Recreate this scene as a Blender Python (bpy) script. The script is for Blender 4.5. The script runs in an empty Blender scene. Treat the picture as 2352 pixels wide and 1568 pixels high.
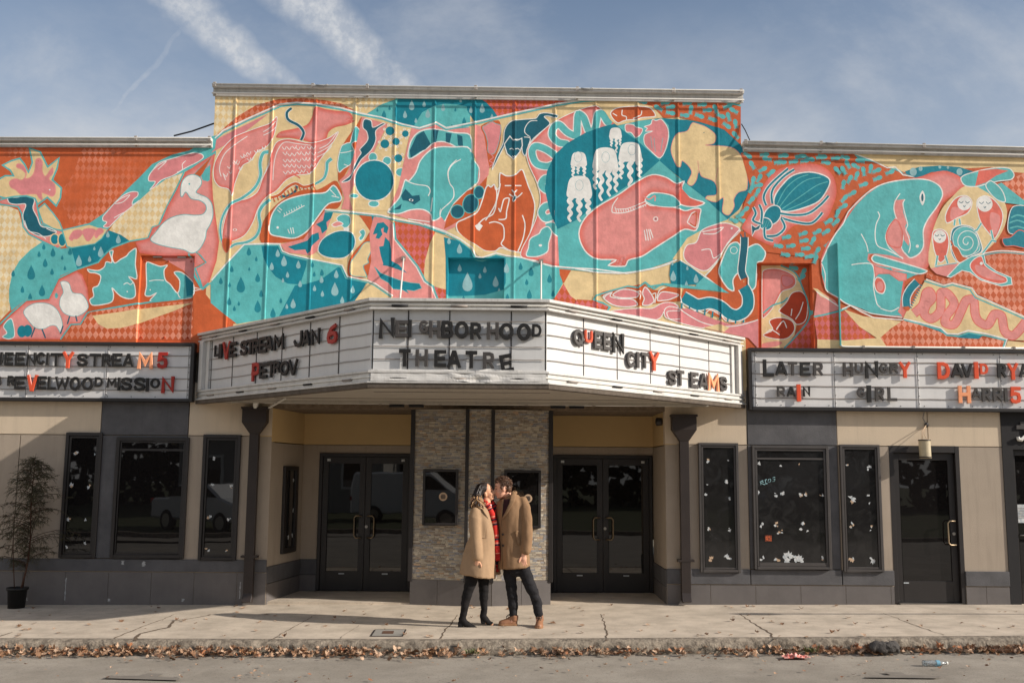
import bpy, bmesh, math, random
from mathutils import Vector, Matrix, noise
from mathutils.geometry import tessellate_polygon
random.seed(7)
sc = bpy.context.scene
COL = sc.collection
R_ = math.radians
# ---------------------------------------------------------------- camera
F_PX, CAM = 2287.0, Vector((0, -13.8, 1.8))
PITCH, ROLL = math.atan(300/2287.0), R_(0.45)
cd = bpy.data.cameras.new('camera'); cam = bpy.data.objects.new('camera', cd); COL.objects.link(cam)
cd.sensor_width = 36; cd.lens = F_PX*36/2352; cd.clip_end = 800; cd.clip_start = 0.1
cam.matrix_world = Matrix.Translation(CAM) @ Matrix.Rotation(R_(90)+PITCH, 4, 'X') @ Matrix.Rotation(ROLL, 4, 'Z')
sc.camera = cam
sc.render.resolution_x, sc.render.resolution_y = 1024, 682
# ---------------------------------------------------------------- light
SUN_AZ, SUN_EL = R_(74), R_(25.5)          # azimuth from -Y towards +X
sd = Vector((math.sin(SUN_AZ)*math.cos(SUN_EL), -math.cos(SUN_AZ)*math.cos(SUN_EL), math.sin(SUN_EL)))
sl = bpy.data.lights.new('sun', 'SUN'); sl.energy = 5.0; sl.angle = R_(0.5); sl.color = (1.0, 0.92, 0.82)
so = bpy.data.objects.new('sun', sl); COL.objects.link(so); so.rotation_euler = sd.to_track_quat('Z', 'Y').to_euler()
so.location = (20, -10, 15)
sc.view_settings.view_transform = 'Standard'; sc.view_settings.look = 'None'
sc.view_settings.exposure = 0.12; sc.view_settings.gamma = 1

def _ray(u, v):
    a = u-1176; b = 784-v
    a2 = a*math.cos(ROLL)-b*math.sin(ROLL); b2 = b*math.cos(ROLL)+a*math.sin(ROLL)
    return Vector((a2, F_PX*math.cos(PITCH)-b2*math.sin(PITCH), F_PX*math.sin(PITCH)+b2*math.cos(PITCH)))
def at_y(u, v, y=0.0):
    d = _ray(u, v); return CAM+d*((y-CAM.y)/d.y)
def at_plane(u, v, p, n):
    d = _ray(u, v); return CAM+d*((p-CAM).dot(n)/d.dot(n))
def ground_z(x): return 0.022+0.008*x
def at_ground(u, v, dz=0.0):
    n = Vector((-0.008, 0, 1)); return at_plane(u, v, Vector((0, 0, 0.022+dz)), n)

# world: physical sky with thin cirrus and two contrails laid on sky directions
W = bpy.data.worlds.new('World'); sc.world = W; W.use_nodes = True
nt = W.node_tree; nt.nodes.clear(); N = nt.nodes.new; L = nt.links.new
def vmath(op, a, b=None):
    n = N('ShaderNodeVectorMath'); n.operation = op
    if a is not None: L(a, n.inputs[0])
    if b is not None:
        if isinstance(b, (tuple, Vector)): n.inputs[1].default_value = b
        else: L(b, n.inputs[1])
    return n
def fmath(op, a, b=None, c=None, clamp=False):
    n = N('ShaderNodeMath'); n.operation = op; n.use_clamp = clamp
    for i, q in enumerate((a, b, c)):
        if q is None: continue
        if isinstance(q, (int, float)): n.inputs[i].default_value = q
        else: L(q, n.inputs[i])
    return n.outputs[0]
sky = N('ShaderNodeTexSky'); sky.sky_type = 'NISHITA'; sky.sun_disc = False
sky.sun_elevation = SUN_EL; sky.sun_rotation = math.pi-SUN_AZ
sky.air_density = 1.0; sky.dust_density = 1.2; sky.ozone_density = 1.6
tc = N('ShaderNodeTexCoord'); D = tc.outputs['Generated']
def nz(scale, detail, rough, vec, stretch=None):
    n = N('ShaderNodeTexNoise'); n.inputs['Scale'].default_value = scale; n.inputs['Detail'].default_value = detail
    n.inputs['Roughness'].default_value = rough
    if stretch:
        m = N('ShaderNodeMapping'); m.inputs['Scale'].default_value = stretch[0]; m.inputs['Rotation'].default_value = stretch[1]
        L(vec, m.inputs['Vector']); vec = m.outputs[0]
    L(vec, n.inputs['Vector']); return n.outputs['Fac']
def smooth(x, lo, hi):
    n = N('ShaderNodeMapRange'); n.interpolation_type = 'SMOOTHSTEP'; L(x, n.inputs['Value'])
    n.inputs['From Min'].default_value = lo; n.inputs['From Max'].default_value = hi; return n.outputs[0]
def streak(p, q, w0, w1, bias=0.0):
    """a contrail along the great circle through two photo directions"""
    a = _ray(*p).normalized(); b = _ray(*q).normalized(); nrm = a.cross(b).normalized(); t = (b-a).normalized()
    wob = fmath('SUBTRACT', nz(9, 4, .6, D), 0.5); wob2 = fmath('MULTIPLY', wob, 0.035)
    dist = fmath('ABSOLUTE', fmath('ADD', vmath('DOT_PRODUCT', D, nrm).outputs['Value'], wob2))
    along = vmath('DOT_PRODUCT', D, t).outputs['Value']
    s0 = a.dot(t); s1 = b.dot(t)
    k = N('ShaderNodeMapRange'); L(along, k.inputs['Value']); k.inputs['From Min'].default_value = s0; k.inputs['From Max'].default_value = s1
    k.inputs['To Min'].default_value = w0; k.inputs['To Max'].default_value = w1
    m = fmath('SUBTRACT', 1.0, fmath('DIVIDE', dist, k.outputs[0]), clamp=True)
    m = smooth(m, 0.0, 0.8)
    tex = smooth(nz(85, 5, .65, D, ((1, 1, 1), (0, 0, 0))), 0.36, 0.66)
    tex2 = smooth(nz(14, 4, .6, D), 0.25, 0.6)
    return fmath('MULTIPLY', fmath('MULTIPLY', m, tex2), fmath('ADD', fmath('MULTIPLY', tex, .42), .58))
c1 = fmath('MULTIPLY', streak((380, -40), (665, 205), .034, .016), 0.80)
c2 = fmath('MULTIPLY', streak((668, -40), (925, 205), .038, .024), 0.86)
c3 = fmath('MULTIPLY', streak((330, 180), (215, 320), .004, .002), 0.28)
veil = smooth(nz(3.0, 8, .62, D, ((1.0, 3.2, 1.7), (0.3, 0.5, 0.9))), 0.44, 0.80)
veil = fmath('MULTIPLY', veil, 0.50)
veil2 = smooth(nz(1.8, 7, .6, D, ((1.6, 1.0, 3.0), (0.1, -0.35, 0.4))), 0.42, 0.72)
sep = N('ShaderNodeSeparateXYZ'); L(D, sep.inputs[0])
low = fmath('SUBTRACT', 1.0, smooth(sep.outputs['Z'], 0.20, 0.52))
veil2 = fmath('MULTIPLY', fmath('MULTIPLY', veil2, low), 0.75)
back = vmath('DOT_PRODUCT', D, Vector((-.88, -.46, .14)).normalized()).outputs['Value']
fill_haze = fmath('MULTIPLY', smooth(back, 0.42, 0.90), 1.0)  # bright haze added behind the camera as fill light for the shaded faces
tot = fmath('MAXIMUM', fmath('MAXIMUM', c1, c2), fmath('MAXIMUM', c3, fmath('MAXIMUM', veil, veil2)))
tot = fmath('ADD', tot, fmath('MULTIPLY', low, 0.40), clamp=True)
mx = N('ShaderNodeMix'); mx.data_type = 'RGBA'; L(tot, mx.inputs[0]); L(sky.outputs[0], mx.inputs[6])
mx.inputs[7].default_value = (5.2, 5.35, 5.6, 1)
mx2 = N('ShaderNodeMix'); mx2.data_type = 'RGBA'; L(fill_haze, mx2.inputs[0]); L(mx.outputs[2], mx2.inputs[6]); mx2.inputs[7].default_value = (6.5, 6.4, 6.3, 1)
hs = N('ShaderNodeHueSaturation'); hs.inputs['Saturation'].default_value = .95; L(mx2.outputs[2], hs.inputs['Color'])
bg = N('ShaderNodeBackground'); bg.inputs['Strength'].default_value = 0.112; L(hs.outputs[0], bg.inputs['Color'])
wo = N('ShaderNodeOutputWorld'); L(bg.outputs[0], wo.inputs[0])

# ---------------------------------------------------------------- materials
def lin(c):
    r = []
    for q in c:
        q /= 255.0; r.append(q/12.92 if q <= .04045 else ((q+.055)/1.055)**2.4)
    return tuple(r)
MATS = {}
def mat(name, rgb, rough=.7, var=.12, vs=2.5, bump=0.0, bs=60.0, metal=0.0, spec=.4, streaks=0.0, second=None, attr=False, bd=.01, kind=None, srgb=True, specks=None):
    if name in MATS: return MATS[name]
    m = bpy.data.materials.new(name); MATS[name] = m; m.use_nodes = True
    t = m.node_tree; t.nodes.clear(); n_ = t.nodes.new; l_ = t.links.new
    out = n_('ShaderNodeOutputMaterial'); bs_ = n_('ShaderNodeBsdfPrincipled'); l_(bs_.outputs[0], out.inputs[0])
    bs_.inputs['Roughness'].default_value = rough; bs_.inputs['Metallic'].default_value = metal
    bs_.inputs['Specular IOR Level'].default_value = spec
    c = lin(rgb) if srgb else rgb
    tcn = n_('ShaderNodeTexCoord'); ob = tcn.outputs['Object']
    def mixc(fac, A, B):
        k = n_('ShaderNodeMix'); k.data_type = 'RGBA'
        if isinstance(fac, float): k.inputs[0].default_value = fac
        else: l_(fac, k.inputs[0])
        for i, q in ((6, A), (7, B)):
            if isinstance(q, tuple): k.inputs[i].default_value = (*q[:3], 1)
            else: l_(q, k.inputs[i])
        return k.outputs[2]
    def noi(s, d=5, r=.6, vec=None):
        k = n_('ShaderNodeTexNoise'); k.inputs['Scale'].default_value = s; k.inputs['Detail'].default_value = d; k.inputs['Roughness'].default_value = r
        l_(vec or ob, k.inputs['Vector']); return k.outputs['Fac']
    def rng(x, a, b, lo=0., hi=1.):
        k = n_('ShaderNodeMapRange'); l_(x, k.inputs['Value']); k.inputs['From Min'].default_value = a; k.inputs['From Max'].default_value = b
        k.inputs['To Min'].default_value = lo; k.inputs['To Max'].default_value = hi; return k.outputs[0]
    base = c
    if second:
        c2_ = lin(second)
        if kind == 'diamond' or kind == 'diamond_full':
            mp = n_('ShaderNodeSeparateXYZ'); l_(ob, mp.inputs[0])
            def ma(op, a, b):
                k = n_('ShaderNodeMath'); k.operation = op
                for i, q in enumerate((a, b)):
                    if isinstance(q, (float, int)): k.inputs[i].default_value = q
                    else: l_(q, k.inputs[i])
                return k.outputs[0]
            u = ma('DIVIDE', mp.outputs['X'], .082); w = ma('DIVIDE', mp.outputs['Z'], .120)
            cb = n_('ShaderNodeCombineXYZ'); l_(ma('ADD', u, w), cb.inputs[0]); l_(ma('SUBTRACT', u, w), cb.inputs[1]); cb.inputs[2].default_value = .5
            ck = n_('ShaderNodeTexChecker'); ck.inputs['Scale'].default_value = 1.0; l_(cb.outputs[0], ck.inputs['Vector'])
            f = ck.outputs['Fac']
            if kind == 'diamond':
                f = ma('MULTIPLY', f, rng(noi(.9, 2, .5), .38, .62, .05, 1.))
            else:
                f = ma('MULTIPLY', f, rng(noi(1.4, 2, .5), .3, .6, .45, 1.))
            base = mixc(f, c, c2_)
        elif kind == 'attr':
            at = n_('ShaderNodeAttribute'); at.attribute_name = 'blend'
            base = mixc(at.outputs['Fac'], c, c2_)
        else:
            base = mixc(rng(noi(vs*2.3, 6, .65), .40, .62), c, c2_)
    if attr:
        at = n_('ShaderNodeAttribute'); at.attribute_name = 'tint'; base = at.outputs['Color']
    if var:
        dk = n_('ShaderNodeMix'); dk.data_type = 'RGBA'; dk.blend_type = 'MULTIPLY'; dk.inputs[0].default_value = 1.0
        if isinstance(base, tuple): dk.inputs[6].default_value = (*base, 1)
        else: l_(base, dk.inputs[6])
        v1 = rng(noi(vs, 6, .65), .3, .7, 1-var, 1+var*.6)
        cr = n_('ShaderNodeCombineColor'); [l_(v1, cr.inputs[i]) for i in range(3)]
        l_(cr.outputs[0], dk.inputs[7]); base = dk.outputs[2]
    if streaks:
        mp = n_('ShaderNodeMapping'); mp.inputs['Scale'].default_value = (7, 7, .6); l_(ob, mp.inputs['Vector'])
        base = mixc(rng(noi(1.6, 6, .7, mp.outputs[0]), .50, .78, 0., streaks), base, (.04, .035, .03))
    if specks:
        base = mixc(rng(noi(specks[0], 3, .7), specks[1], specks[1]+.10, 0., specks[2]), base, specks[3])
    if isinstance(base, tuple): bs_.inputs['Base Color'].default_value = (*base, 1)
    else: l_(base, bs_.inputs['Base Color'])
    if bump:
        bn = n_('ShaderNodeBump'); bn.inputs['Strength'].default_value = bump; bn.inputs['Distance'].default_value = bd
        l_(noi(bs, 5, .6), bn.inputs['Height']); l_(bn.outputs[0], bs_.inputs['Normal'])
    return m
PB = dict(rough=.62, bump=.32, bs=17, bd=.012, var=.20, vs=5.0, streaks=.06, spec=.35)
mat('paint_cream', (236, 208, 156), **PB)
mat('paint_orange', (206, 99, 54), **PB)
mat('paint_orange_diamond', (206, 99, 54), second=(236, 146, 116), kind='diamond', **PB)
mat('paint_orange_pale_diamond', (206, 98, 56), second=(238, 156, 128), kind='diamond_full', **PB)
mat('paint_orange_rose_diamond', (208, 96, 56), second=(222, 116, 118), kind='diamond_full', **PB)
mat('paint_cream_diamond', (234, 204, 150), second=(242, 228, 196), kind='diamond_full', **PB)
mat('paint_pink', (234, 150, 144), second=(226, 104, 88), kind='attr', **PB)
mat('paint_coral', (230, 112, 96), **PB)
mat('paint_teal', (96, 188, 188), **PB)
mat('paint_dark_teal', (14, 132, 150), **PB)
mat('paint_deep', (24, 98, 116), **PB)
mat('paint_white', (242, 240, 234), **PB)
mat('paint_drop', (150, 192, 196), **PB)
mat('paint_drop_dark', (30, 134, 148), **PB)
mat('paint_rust', (186, 68, 36), **PB)
mat('paint_rose', (226, 140, 142), **PB)

mat('stucco_light', (206, 188, 164), streaks=.14, rough=.9, bump=.5, bs=90, bd=.006, var=.07, vs=1.2)
mat('stucco_taupe', (168, 154, 138), streaks=.2, rough=.9, bump=.5, bs=90, bd=.006, var=.08, vs=1.4)
mat('stucco_gold', (208, 178, 128), rough=.9, bump=.5, bs=90, bd=.006, var=.07, vs=1.2)
mat('slate', (90, 89, 91), rough=.75, bump=.5, bs=70, bd=.006, var=.28, vs=3.5, streaks=.25)
mat('tile', (104, 99, 97), rough=.6, bump=.15, bs=120, var=.16, vs=3, streaks=.15)
mat('grout', (156, 142, 124), rough=.9, bump=.2, var=.1)
mat('black_metal', (40, 36, 35), rough=.45, var=.15, vs=5, spec=.5)
mat('case_metal', (74, 70, 68), rough=.45, var=.15, vs=6, spec=.5, bump=.05, bs=30)
mat('brown_metal', (50, 42, 39), rough=.5, var=.18, vs=3)
mat('black_stucco', (42, 41, 42), rough=.9, bump=.5, bs=90, var=.12, bd=.006)
mat('white_metal', (206, 203, 198), rough=.5, var=.12, vs=5, bump=.15, bs=40, streaks=.34)
mat('board_white', (210, 209, 207), rough=.35, var=.06, vs=3, streaks=.10)
mat('board_grey', (220, 218, 216), rough=.4, var=.07, vs=2, streaks=.08, bump=.08, bs=3)
mat('wood_weathered', (96, 86, 76), rough=.9, var=.35, vs=9, bump=.5, bs=30, streaks=.4)
mat('soffit', (176, 168, 156), rough=.8, var=.10, vs=2, streaks=.25)
mat('ceiling_rough', (120, 104, 86), rough=.95, var=.4, vs=14, bump=.9, bs=60)
mat('rail', (150, 140, 132), rough=.5, var=.2)
mat('dark_line', (46, 40, 40), rough=.6, var=.1)
mat('letter_black', (34, 32, 31), rough=.5, var=.25, vs=8, bump=.2, bs=60)
mat('letter_grey', (72, 68, 66), rough=.5, var=.25, vs=8, bump=.2, bs=60)
mat('letter_red', (168, 44, 34), rough=.4, var=.12)
mat('letter_orange', (222, 88, 56), rough=.35, var=.12)
mat('letter_pale', (244, 164, 120), rough=.35, var=.12)
mat('pebble', (150, 140, 130), rough=.9, var=.3, vs=20, bump=.5, bs=30)
mat('chrome', (170, 166, 160), rough=.3, metal=.9, var=.1)
mat('brass', (150, 132, 108), rough=.35, metal=.7, var=.1)
mat('paper', (214, 214, 212), rough=.8, var=.25, vs=14, second=(176, 186, 192))
mat('paper_tan', (196, 168, 140), rough=.8, var=.2, vs=14)
mat('tape', (120, 116, 108), rough=.3, var=.3, vs=20)
mat('cable', (28, 26, 28), rough=.6, var=0)
mat('white_plastic', (225, 222, 214), rough=.4, var=.05)
mat('mortar', (200, 192, 178), rough=.95, bump=.4, bs=80, var=.1)
mat('thin_brick', (150, 140, 130), rough=.85, bump=.3, bs=90, var=.22, vs=30, attr=True)
mat('chalk', (150, 190, 196), rough=.8, var=.2)
mat('sticker', (206, 96, 52), rough=.6, var=.5, vs=30, second=(70, 40, 30))
mat('roof_felt', (90, 90, 90), rough=.9)
def glass_mat(name, rgb, rough=.03, wav=.02, smear=0.):
    m = mat(name, rgb, rough=rough, var=0, spec=.55)
    t = m.node_tree; b = [q for q in t.nodes if q.type == 'BSDF_PRINCIPLED'][0]
    b.inputs['IOR'].default_value = 1.66; b.inputs['Specular IOR Level'].default_value = .5
    n_ = t.nodes.new; tcn = n_('ShaderNodeTexCoord')
    k = n_('ShaderNodeTexNoise'); k.inputs['Scale'].default_value = 1.6; k.inputs['Detail'].default_value = 2
    t.links.new(tcn.outputs['Object'], k.inputs['Vector'])
    bn = n_('ShaderNodeBump'); bn.inputs['Strength'].default_value = wav; bn.inputs['Distance'].default_value = .05
    t.links.new(k.outputs['Fac'], bn.inputs['Height']); t.links.new(bn.outputs[0], b.inputs['Normal'])
    if smear:
        k2 = n_('ShaderNodeTexNoise'); k2.inputs['Scale'].default_value = 5; k2.inputs['Detail'].default_value = 8; k2.inputs['Distortion'].default_value = 1.4
        t.links.new(tcn.outputs['Object'], k2.inputs['Vector'])
        r = n_('ShaderNodeMapRange'); r.inputs['From Min'].default_value = .45; r.inputs['From Max'].default_value = .8
        r.inputs['To Min'].default_value = rough; r.inputs['To Max'].default_value = smear
        t.links.new(k2.outputs['Fac'], r.inputs['Value']); t.links.new(r.outputs[0], b.inputs['Roughness'])
    return m
glass_mat('dark_glass', (24, 22, 22), .015, .012)
glass_mat('case_glass', (34, 33, 33), .06, .06, smear=.35)

# ---------------------------------------------------------------- helpers
class MB:
    """collects geometry for ONE mesh object with several materials"""
    def __init__(s): s.v = []; s.f = []; s.m = []; s.mats = []; s.smooth = []
    def mi(s, m):
        if m not in s.mats: s.mats.append(m)
        return s.mats.index(m)
    def add(s, vs, fs, m, sm=False):
        b = len(s.v); s.v += [tuple(q) for q in vs]; i = s.mi(m)
        for f in fs: s.f.append([b+q for q in f]); s.m.append(i); s.smooth.append(sm)
    def box(s, x0, x1, y0, y1, z0, z1, m, bev=0.0):
        if x0 > x1: x0, x1 = x1, x0
        if y0 > y1: y0, y1 = y1, y0
        if z0 > z1: z0, z1 = z1, z0
        vs = [(x, y, z) for z in (z0, z1) for y in (y0, y1) for x in (x0, x1)]
        s.add(vs, [(0, 2, 3, 1), (4, 5, 7, 6), (0, 1, 5, 4), (2, 6, 7, 3), (0, 4, 6, 2), (1, 3, 7, 5)], m)
    def prism(s, loop, ext, m):
        """loop of 3-D points extruded by vector ext"""
        n = len(loop); e = Vector(ext); vs = [Vector(p) for p in loop]+[Vector(p)+e for p in loop]
        s.add(vs, [tuple(range(n-1, -1, -1)), tuple(range(n, 2*n))]+[(i, (i+1) % n, n+(i+1) % n, n+i) for i in range(n)], m)
    def beam(s, a, b, w, h, m, up=(0, 0, 1)):
        a = Vector(a); b = Vector(b); d = (b-a).normalized(); u = Vector(up); sd_ = d.cross(u).normalized(); u = sd_.cross(d).normalized()
        q = [sd_*w/2*i+u*h/2*j for i, j in ((-1, -1), (1, -1), (1, 1), (-1, 1))]
        s.add([a+k for k in q]+[b+k for k in q], [(3, 2, 1, 0), (4, 5, 6, 7)]+[(i, (i+1) % 4, 4+(i+1) % 4, 4+i) for i in range(4)], m)
    def tube(s, pts, r, m, n=8, sm=True, caps=True, flat=1.0):
        pts = [Vector(p) for p in pts]; k = len(pts); rr = r if isinstance(r, (list, tuple)) else [r]*k
        vs = []; ref = None
        for i, p in enumerate(pts):
            t = (pts[min(i+1, k-1)]-pts[max(i-1, 0)]).normalized()
            if ref is None: ref = Vector((0, 0, 1)) if abs(t.z) < .9 else Vector((0, 1, 0))
            a = t.cross(ref).normalized(); b = a.cross(t).normalized(); ref = b
            vs += [p+(a*math.cos(2*math.pi*j/n)+b*math.sin(2*math.pi*j/n)*flat)*rr[i] for j in range(n)]
        fs = [(i*n+j, i*n+(j+1) % n, (i+1)*n+(j+1) % n, (i+1)*n+j) for i in range(k-1) for j in range(n)]
        s.add(vs, fs, m, sm)
        if caps: s.add(vs[:n], [tuple(range(n))[::-1]], m); s.add(vs[-n:], [tuple(range(n))], m)
    def ball(s, c, r, m, nu=14, nv=9, rot=None):
        c = Vector(c); r = r if isinstance(r, (tuple, list)) else (r, r, r); vs = []
        for i in range(nv+1):
            a = math.pi*i/nv
            for j in range(nu):
                b = 2*math.pi*j/nu; p = Vector((r[0]*math.sin(a)*math.cos(b), r[1]*math.sin(a)*math.sin(b), r[2]*math.cos(a)))
                if rot is not None: p = rot @ p
                vs.append(c+p)
        s.add(vs, [(i*nu+j, (i+1)*nu+j, (i+1)*nu+(j+1) % nu, i*nu+(j+1) % nu) for i in range(nv) for j in range(nu)], m, True)
    def loft(s, rings, m, caps=True, sm=True):
        n = len(rings[0]); vs = [p for r in rings for p in r]
        s.add(vs, [(i*n+j, i*n+(j+1) % n, (i+1)*n+(j+1) % n, (i+1)*n+j) for i in range(len(rings)-1) for j in range(n)], m, sm)
        if caps: s.add(rings[0], [tuple(range(n))[::-1]], m); s.add(rings[-1], [tuple(range(n))], m)
    def build(s, name, parent=None, bevel=0.0, loc=None):
        me = bpy.data.meshes.new(name); vs = s.v
        if loc is not None: L0 = Vector(loc); vs = [tuple(Vector(p)-L0) for p in vs]
        me.from_pydata(vs, [], s.f)
        for m in s.mats: me.materials.append(MATS[m])
        me.polygons.foreach_set('material_index', s.m); me.polygons.foreach_set('use_smooth', s.smooth); me.update()
        bm = bmesh.new(); bm.from_mesh(me); bmesh.ops.remove_doubles(bm, verts=bm.verts, dist=1e-6)
        bm.faces.ensure_lookup_table(); bmesh.ops.recalc_face_normals(bm, faces=bm.faces)
        if bevel:
            es = [e for e in bm.edges if len(e.link_faces) == 2 and e.calc_face_angle(0) > .6]
            bmesh.ops.bevel(bm, geom=es, offset=bevel, segments=1, affect='EDGES', clamp_overlap=True)
        bm.to_mesh(me); bm.free()
        o = bpy.data.objects.new(name, me); COL.objects.link(o)
        if loc is not None: o.location = loc
        if parent: par(o, parent)
        return o
def split_build(mb, name, parent, bevel=0.0):
    """one object per cluster of touching pieces"""
    n = len(mb.v); up = list(range(n))
    def find(i):
        while up[i] != i: up[i] = up[up[i]]; i = up[i]
        return i
    for f in mb.f:
        for q in f[1:]: up[find(q)] = find(f[0])
    isl = {}
    for i in range(n): isl.setdefault(find(i), []).append(i)
    bx = []
    for k, ids in isl.items():
        P = [mb.v[i] for i in ids]; bx.append([{k}, [min(p[a] for p in P)-.012 for a in range(3)], [max(p[a] for p in P)+.012 for a in range(3)]])
    go = True
    while go:
        go = False
        for i in range(len(bx)):
            for j in range(i+1, len(bx)):
                A, B = bx[i], bx[j]
                if all(A[1][a] < B[2][a] and A[2][a] > B[1][a] for a in range(3)):
                    bx[i] = [A[0] | B[0], [min(x, y) for x, y in zip(A[1], B[1])], [max(x, y) for x, y in zip(A[2], B[2])]]; bx.pop(j); go = True; break
            if go: break
    out = []
    for ks, _, _ in bx:
        sub = MB(); mp = {}
        for i in range(n):
            if find(i) in ks: mp[i] = len(sub.v); sub.v.append(mb.v[i])
        for f, m, sm in zip(mb.f, mb.m, mb.smooth):
            if f[0] in mp: sub.f.append([mp[q] for q in f]); sub.m.append(sub.mi(mb.mats[m])); sub.smooth.append(sm)
        out.append(sub.build(name, parent, bevel))
    return out
def world_of(o):
    return o.matrix_basis if not o.parent else world_of(o.parent) @ o.matrix_parent_inverse @ o.matrix_basis
def par(o, p):
    o.parent = p; o.matrix_parent_inverse = world_of(p).inverted()
def tag(o, label=None, cat=None, group=None, kind=None):
    if label: o['label'] = label
    if cat: o['category'] = cat
    if group: o['group'] = group
    if kind: o['kind'] = kind
    return o
def empty(name, loc=(0, 0, 0)):
    o = bpy.data.objects.new(name, None); COL.objects.link(o); o.location = loc; o.empty_display_size = .2; return o
def rectV(u0, v0, u1, v1, y):
    """photo rectangle corners -> world x0,x1,z0,z1 on the plane at depth y"""
    a, b, c, d = at_y(u0, v0, y), at_y(u1, v0, y), at_y(u1, v1, y), at_y(u0, v1, y)
    return (a.x+d.x)/2, (b.x+c.x)/2, (c.z+d.z)/2, (a.z+b.z)/2
def frame(mb, x0, x1, z0, z1, y0, y1, w, m, wt=None, wb=None):
    """rectangular picture frame: four bars butted end to end"""
    wt = w if wt is None else wt; wb = w if wb is None else wb
    mb.box(x0, x0+w, y0, y1, z0, z1, m); mb.box(x1-w, x1, y0, y1, z0, z1, m)
    mb.box(x0+w, x1-w, y0, y1, z1-wt, z1, m); mb.box(x0+w, x1-w, y0, y1, z0, z0+wb, m)
# ---------------------------------------------------------------- the ground
def ground_sheet():
    mb = MB()
    mat('asphalt', (146, 138, 126), specks=(55, .56, .55, (.08, .075, .07)), rough=.9, bump=.6, bs=160, bd=.006, var=.18, vs=1.1, second=(158, 150, 138))
    mat('concrete', (200, 186, 168), specks=(26, .60, .45, (.16, .13, .10)), rough=.9, bump=.4, bs=120, bd=.004, var=.13, vs=1.3, second=(180, 167, 150))
    mat('kerb_stone', (158, 146, 130), rough=.95, bump=1.0, bs=38, bd=.02, var=.30, vs=6, second=(112, 102, 90))
    mat('earth', (96, 88, 70), rough=1, var=.2)
    mat('crack', (104, 88, 72), rough=1, var=.4, vs=20)
    g = MB(); g.add([(-300, -300, -3.0), (300, -300, -3.0), (300, 300, 2), (-300, 300, 2)], [(0, 1, 2, 3)], 'earth')
    tag(g.build('ground'), kind='structure')
    zs = ground_z
    mb.add([(x, y, zs(x)-.145+(0.02 if y > -8 and y < -3 else 0)) for x in (-40, 40) for y in (-2.4, -6, -10, -14)], [(i, i+1, 5+i, 4+i) for i in range(3)], 'asphalt', True)
    tag(mb.build('road'), kind='structure')
    # pavement slab
    KY = [at_ground(0, 1470), at_ground(1000, 1472), at_ground(2352, 1464)]
    def ky(x):
        a, b, c = KY
        t = (x-a.x)/(b.x-a.x) if x < b.x else (x-b.x)/(c.x-b.x)
        return (a.y+(b.y-a.y)*t) if x < b.x else (b.y+(c.y-b.y)*t)
    xs = [-14+i*.25 for i in range(113)]
    pv = MB(); pv.add([(x, ky(x)+.10, zs(x)) for x in xs]+[(x, 1.9, zs(x)+.01) for x in xs], [(i, i+1, 114+i, 113+i) for i in range(112)], 'concrete')
    tag(pv.build('pavement'), kind='structure')
    # rough worn kerb
    prof = [(.16, -.02), (.13, .004), (.06, .006), (.02, 0.0), (-.015, -.022), (-.03, -.06), (-.034, -.10), (-.036, -.15), (-.04, -.20)]
    kb = MB(); vs = []; n = len(prof); xs = [-9.5+i*.018 for i in range(1056)]
    for x in xs:
        for j, (dy, dz) in enumerate(prof):
            a = noise.noise(Vector((x*2.2, dz*6, 3.1)))*.03+noise.noise(Vector((x*11, dz*16, dy*9)))*.018+noise.noise(Vector((x*31, dz*40, dy*30)))*.008
            if x > 3.6: a *= 1.7
            w = 0.15 if j < 2 else 1
            chip = max(0, noise.noise(Vector((x*1.4, 7, 0)))-.25)*.10 if 2 <= j <= 5 else 0
            vs.append((x, ky(x)+dy+(a*w if j > 2 else 0)+chip*.6, zs(x)+dz+(a*.35*w if j > 1 else 0)-chip*.5))
    kb.add(vs, [(i*n+j, i*n+j+1, (i+1)*n+j+1, (i+1)*n+j) for i in range(len(xs)-1) for j in range(n-1)], 'kerb_stone', True)
    tag(kb.build('kerb'), kind='structure')
    # cracks and open joints in the pavement slabs
    ck = MB()
    def crack(pts, w0, w1):
        P = [at_ground(u, v) for u, v in pts]; Q = []
        for a, b in zip(P, P[1:]):
            m = max(2, int((b-a).length/.05))
            Q += [a.lerp(b, i/m) for i in range(m)]
        Q.append(P[-1]); vs = []
        for i, q in enumerate(Q):
            t = i/(len(Q)-1); w = .75*(w0+(w1-w0)*t)*(.55+.9*abs(noise.noise(Vector((q.x*9, q.y*9, 1)))))
            o = noise.noise(Vector((q.x*6, q.y*6, 5)))*.03
            d = (Q[min(i+1, len(Q)-1)]-Q[max(i-1, 0)]).normalized(); nn = Vector((-d.y, d.x, 0))
            for s_ in (1, -1): c = q+nn*(o+s_*w/2); vs.append((c.x, c.y, zs(c.x)+.004))
        ck.add(vs, [(2*i, 2*i+1, 2*i+3, 2*i+2) for i in range(len(Q)-1)], 'crack')
    z7 = lambda *s: [(a*.5, 1320.7+b*.5) for a, b in s]; z8 = lambda *s: [(1176+a*.5, 1320.7+b*.5) for a, b in s]
    crack(z7((930, 130), (720, 212), (510, 293)), .02, .03); crack(z7((1090, 130), (960, 185), (800, 210), (770, 240), (640, 268), (620, 300)), .03, .07)
    crack(z7((1540, 130), (1390, 215), (1245, 295)), .015, .02); crack(z7((2110, 170), (2070, 225), (2020, 295)), .02, .03); crack(z7((1645, 230), (1560, 290)), .008, .008)
    crack(z7((1560, 290), (2015, 293)), .006, .006); crack(z8((390, 140), (425, 225), (440, 300)), .02, .03); crack(z8((1000, 145), (1100, 215), (1190, 270), (1215, 300)), .025, .045)
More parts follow.
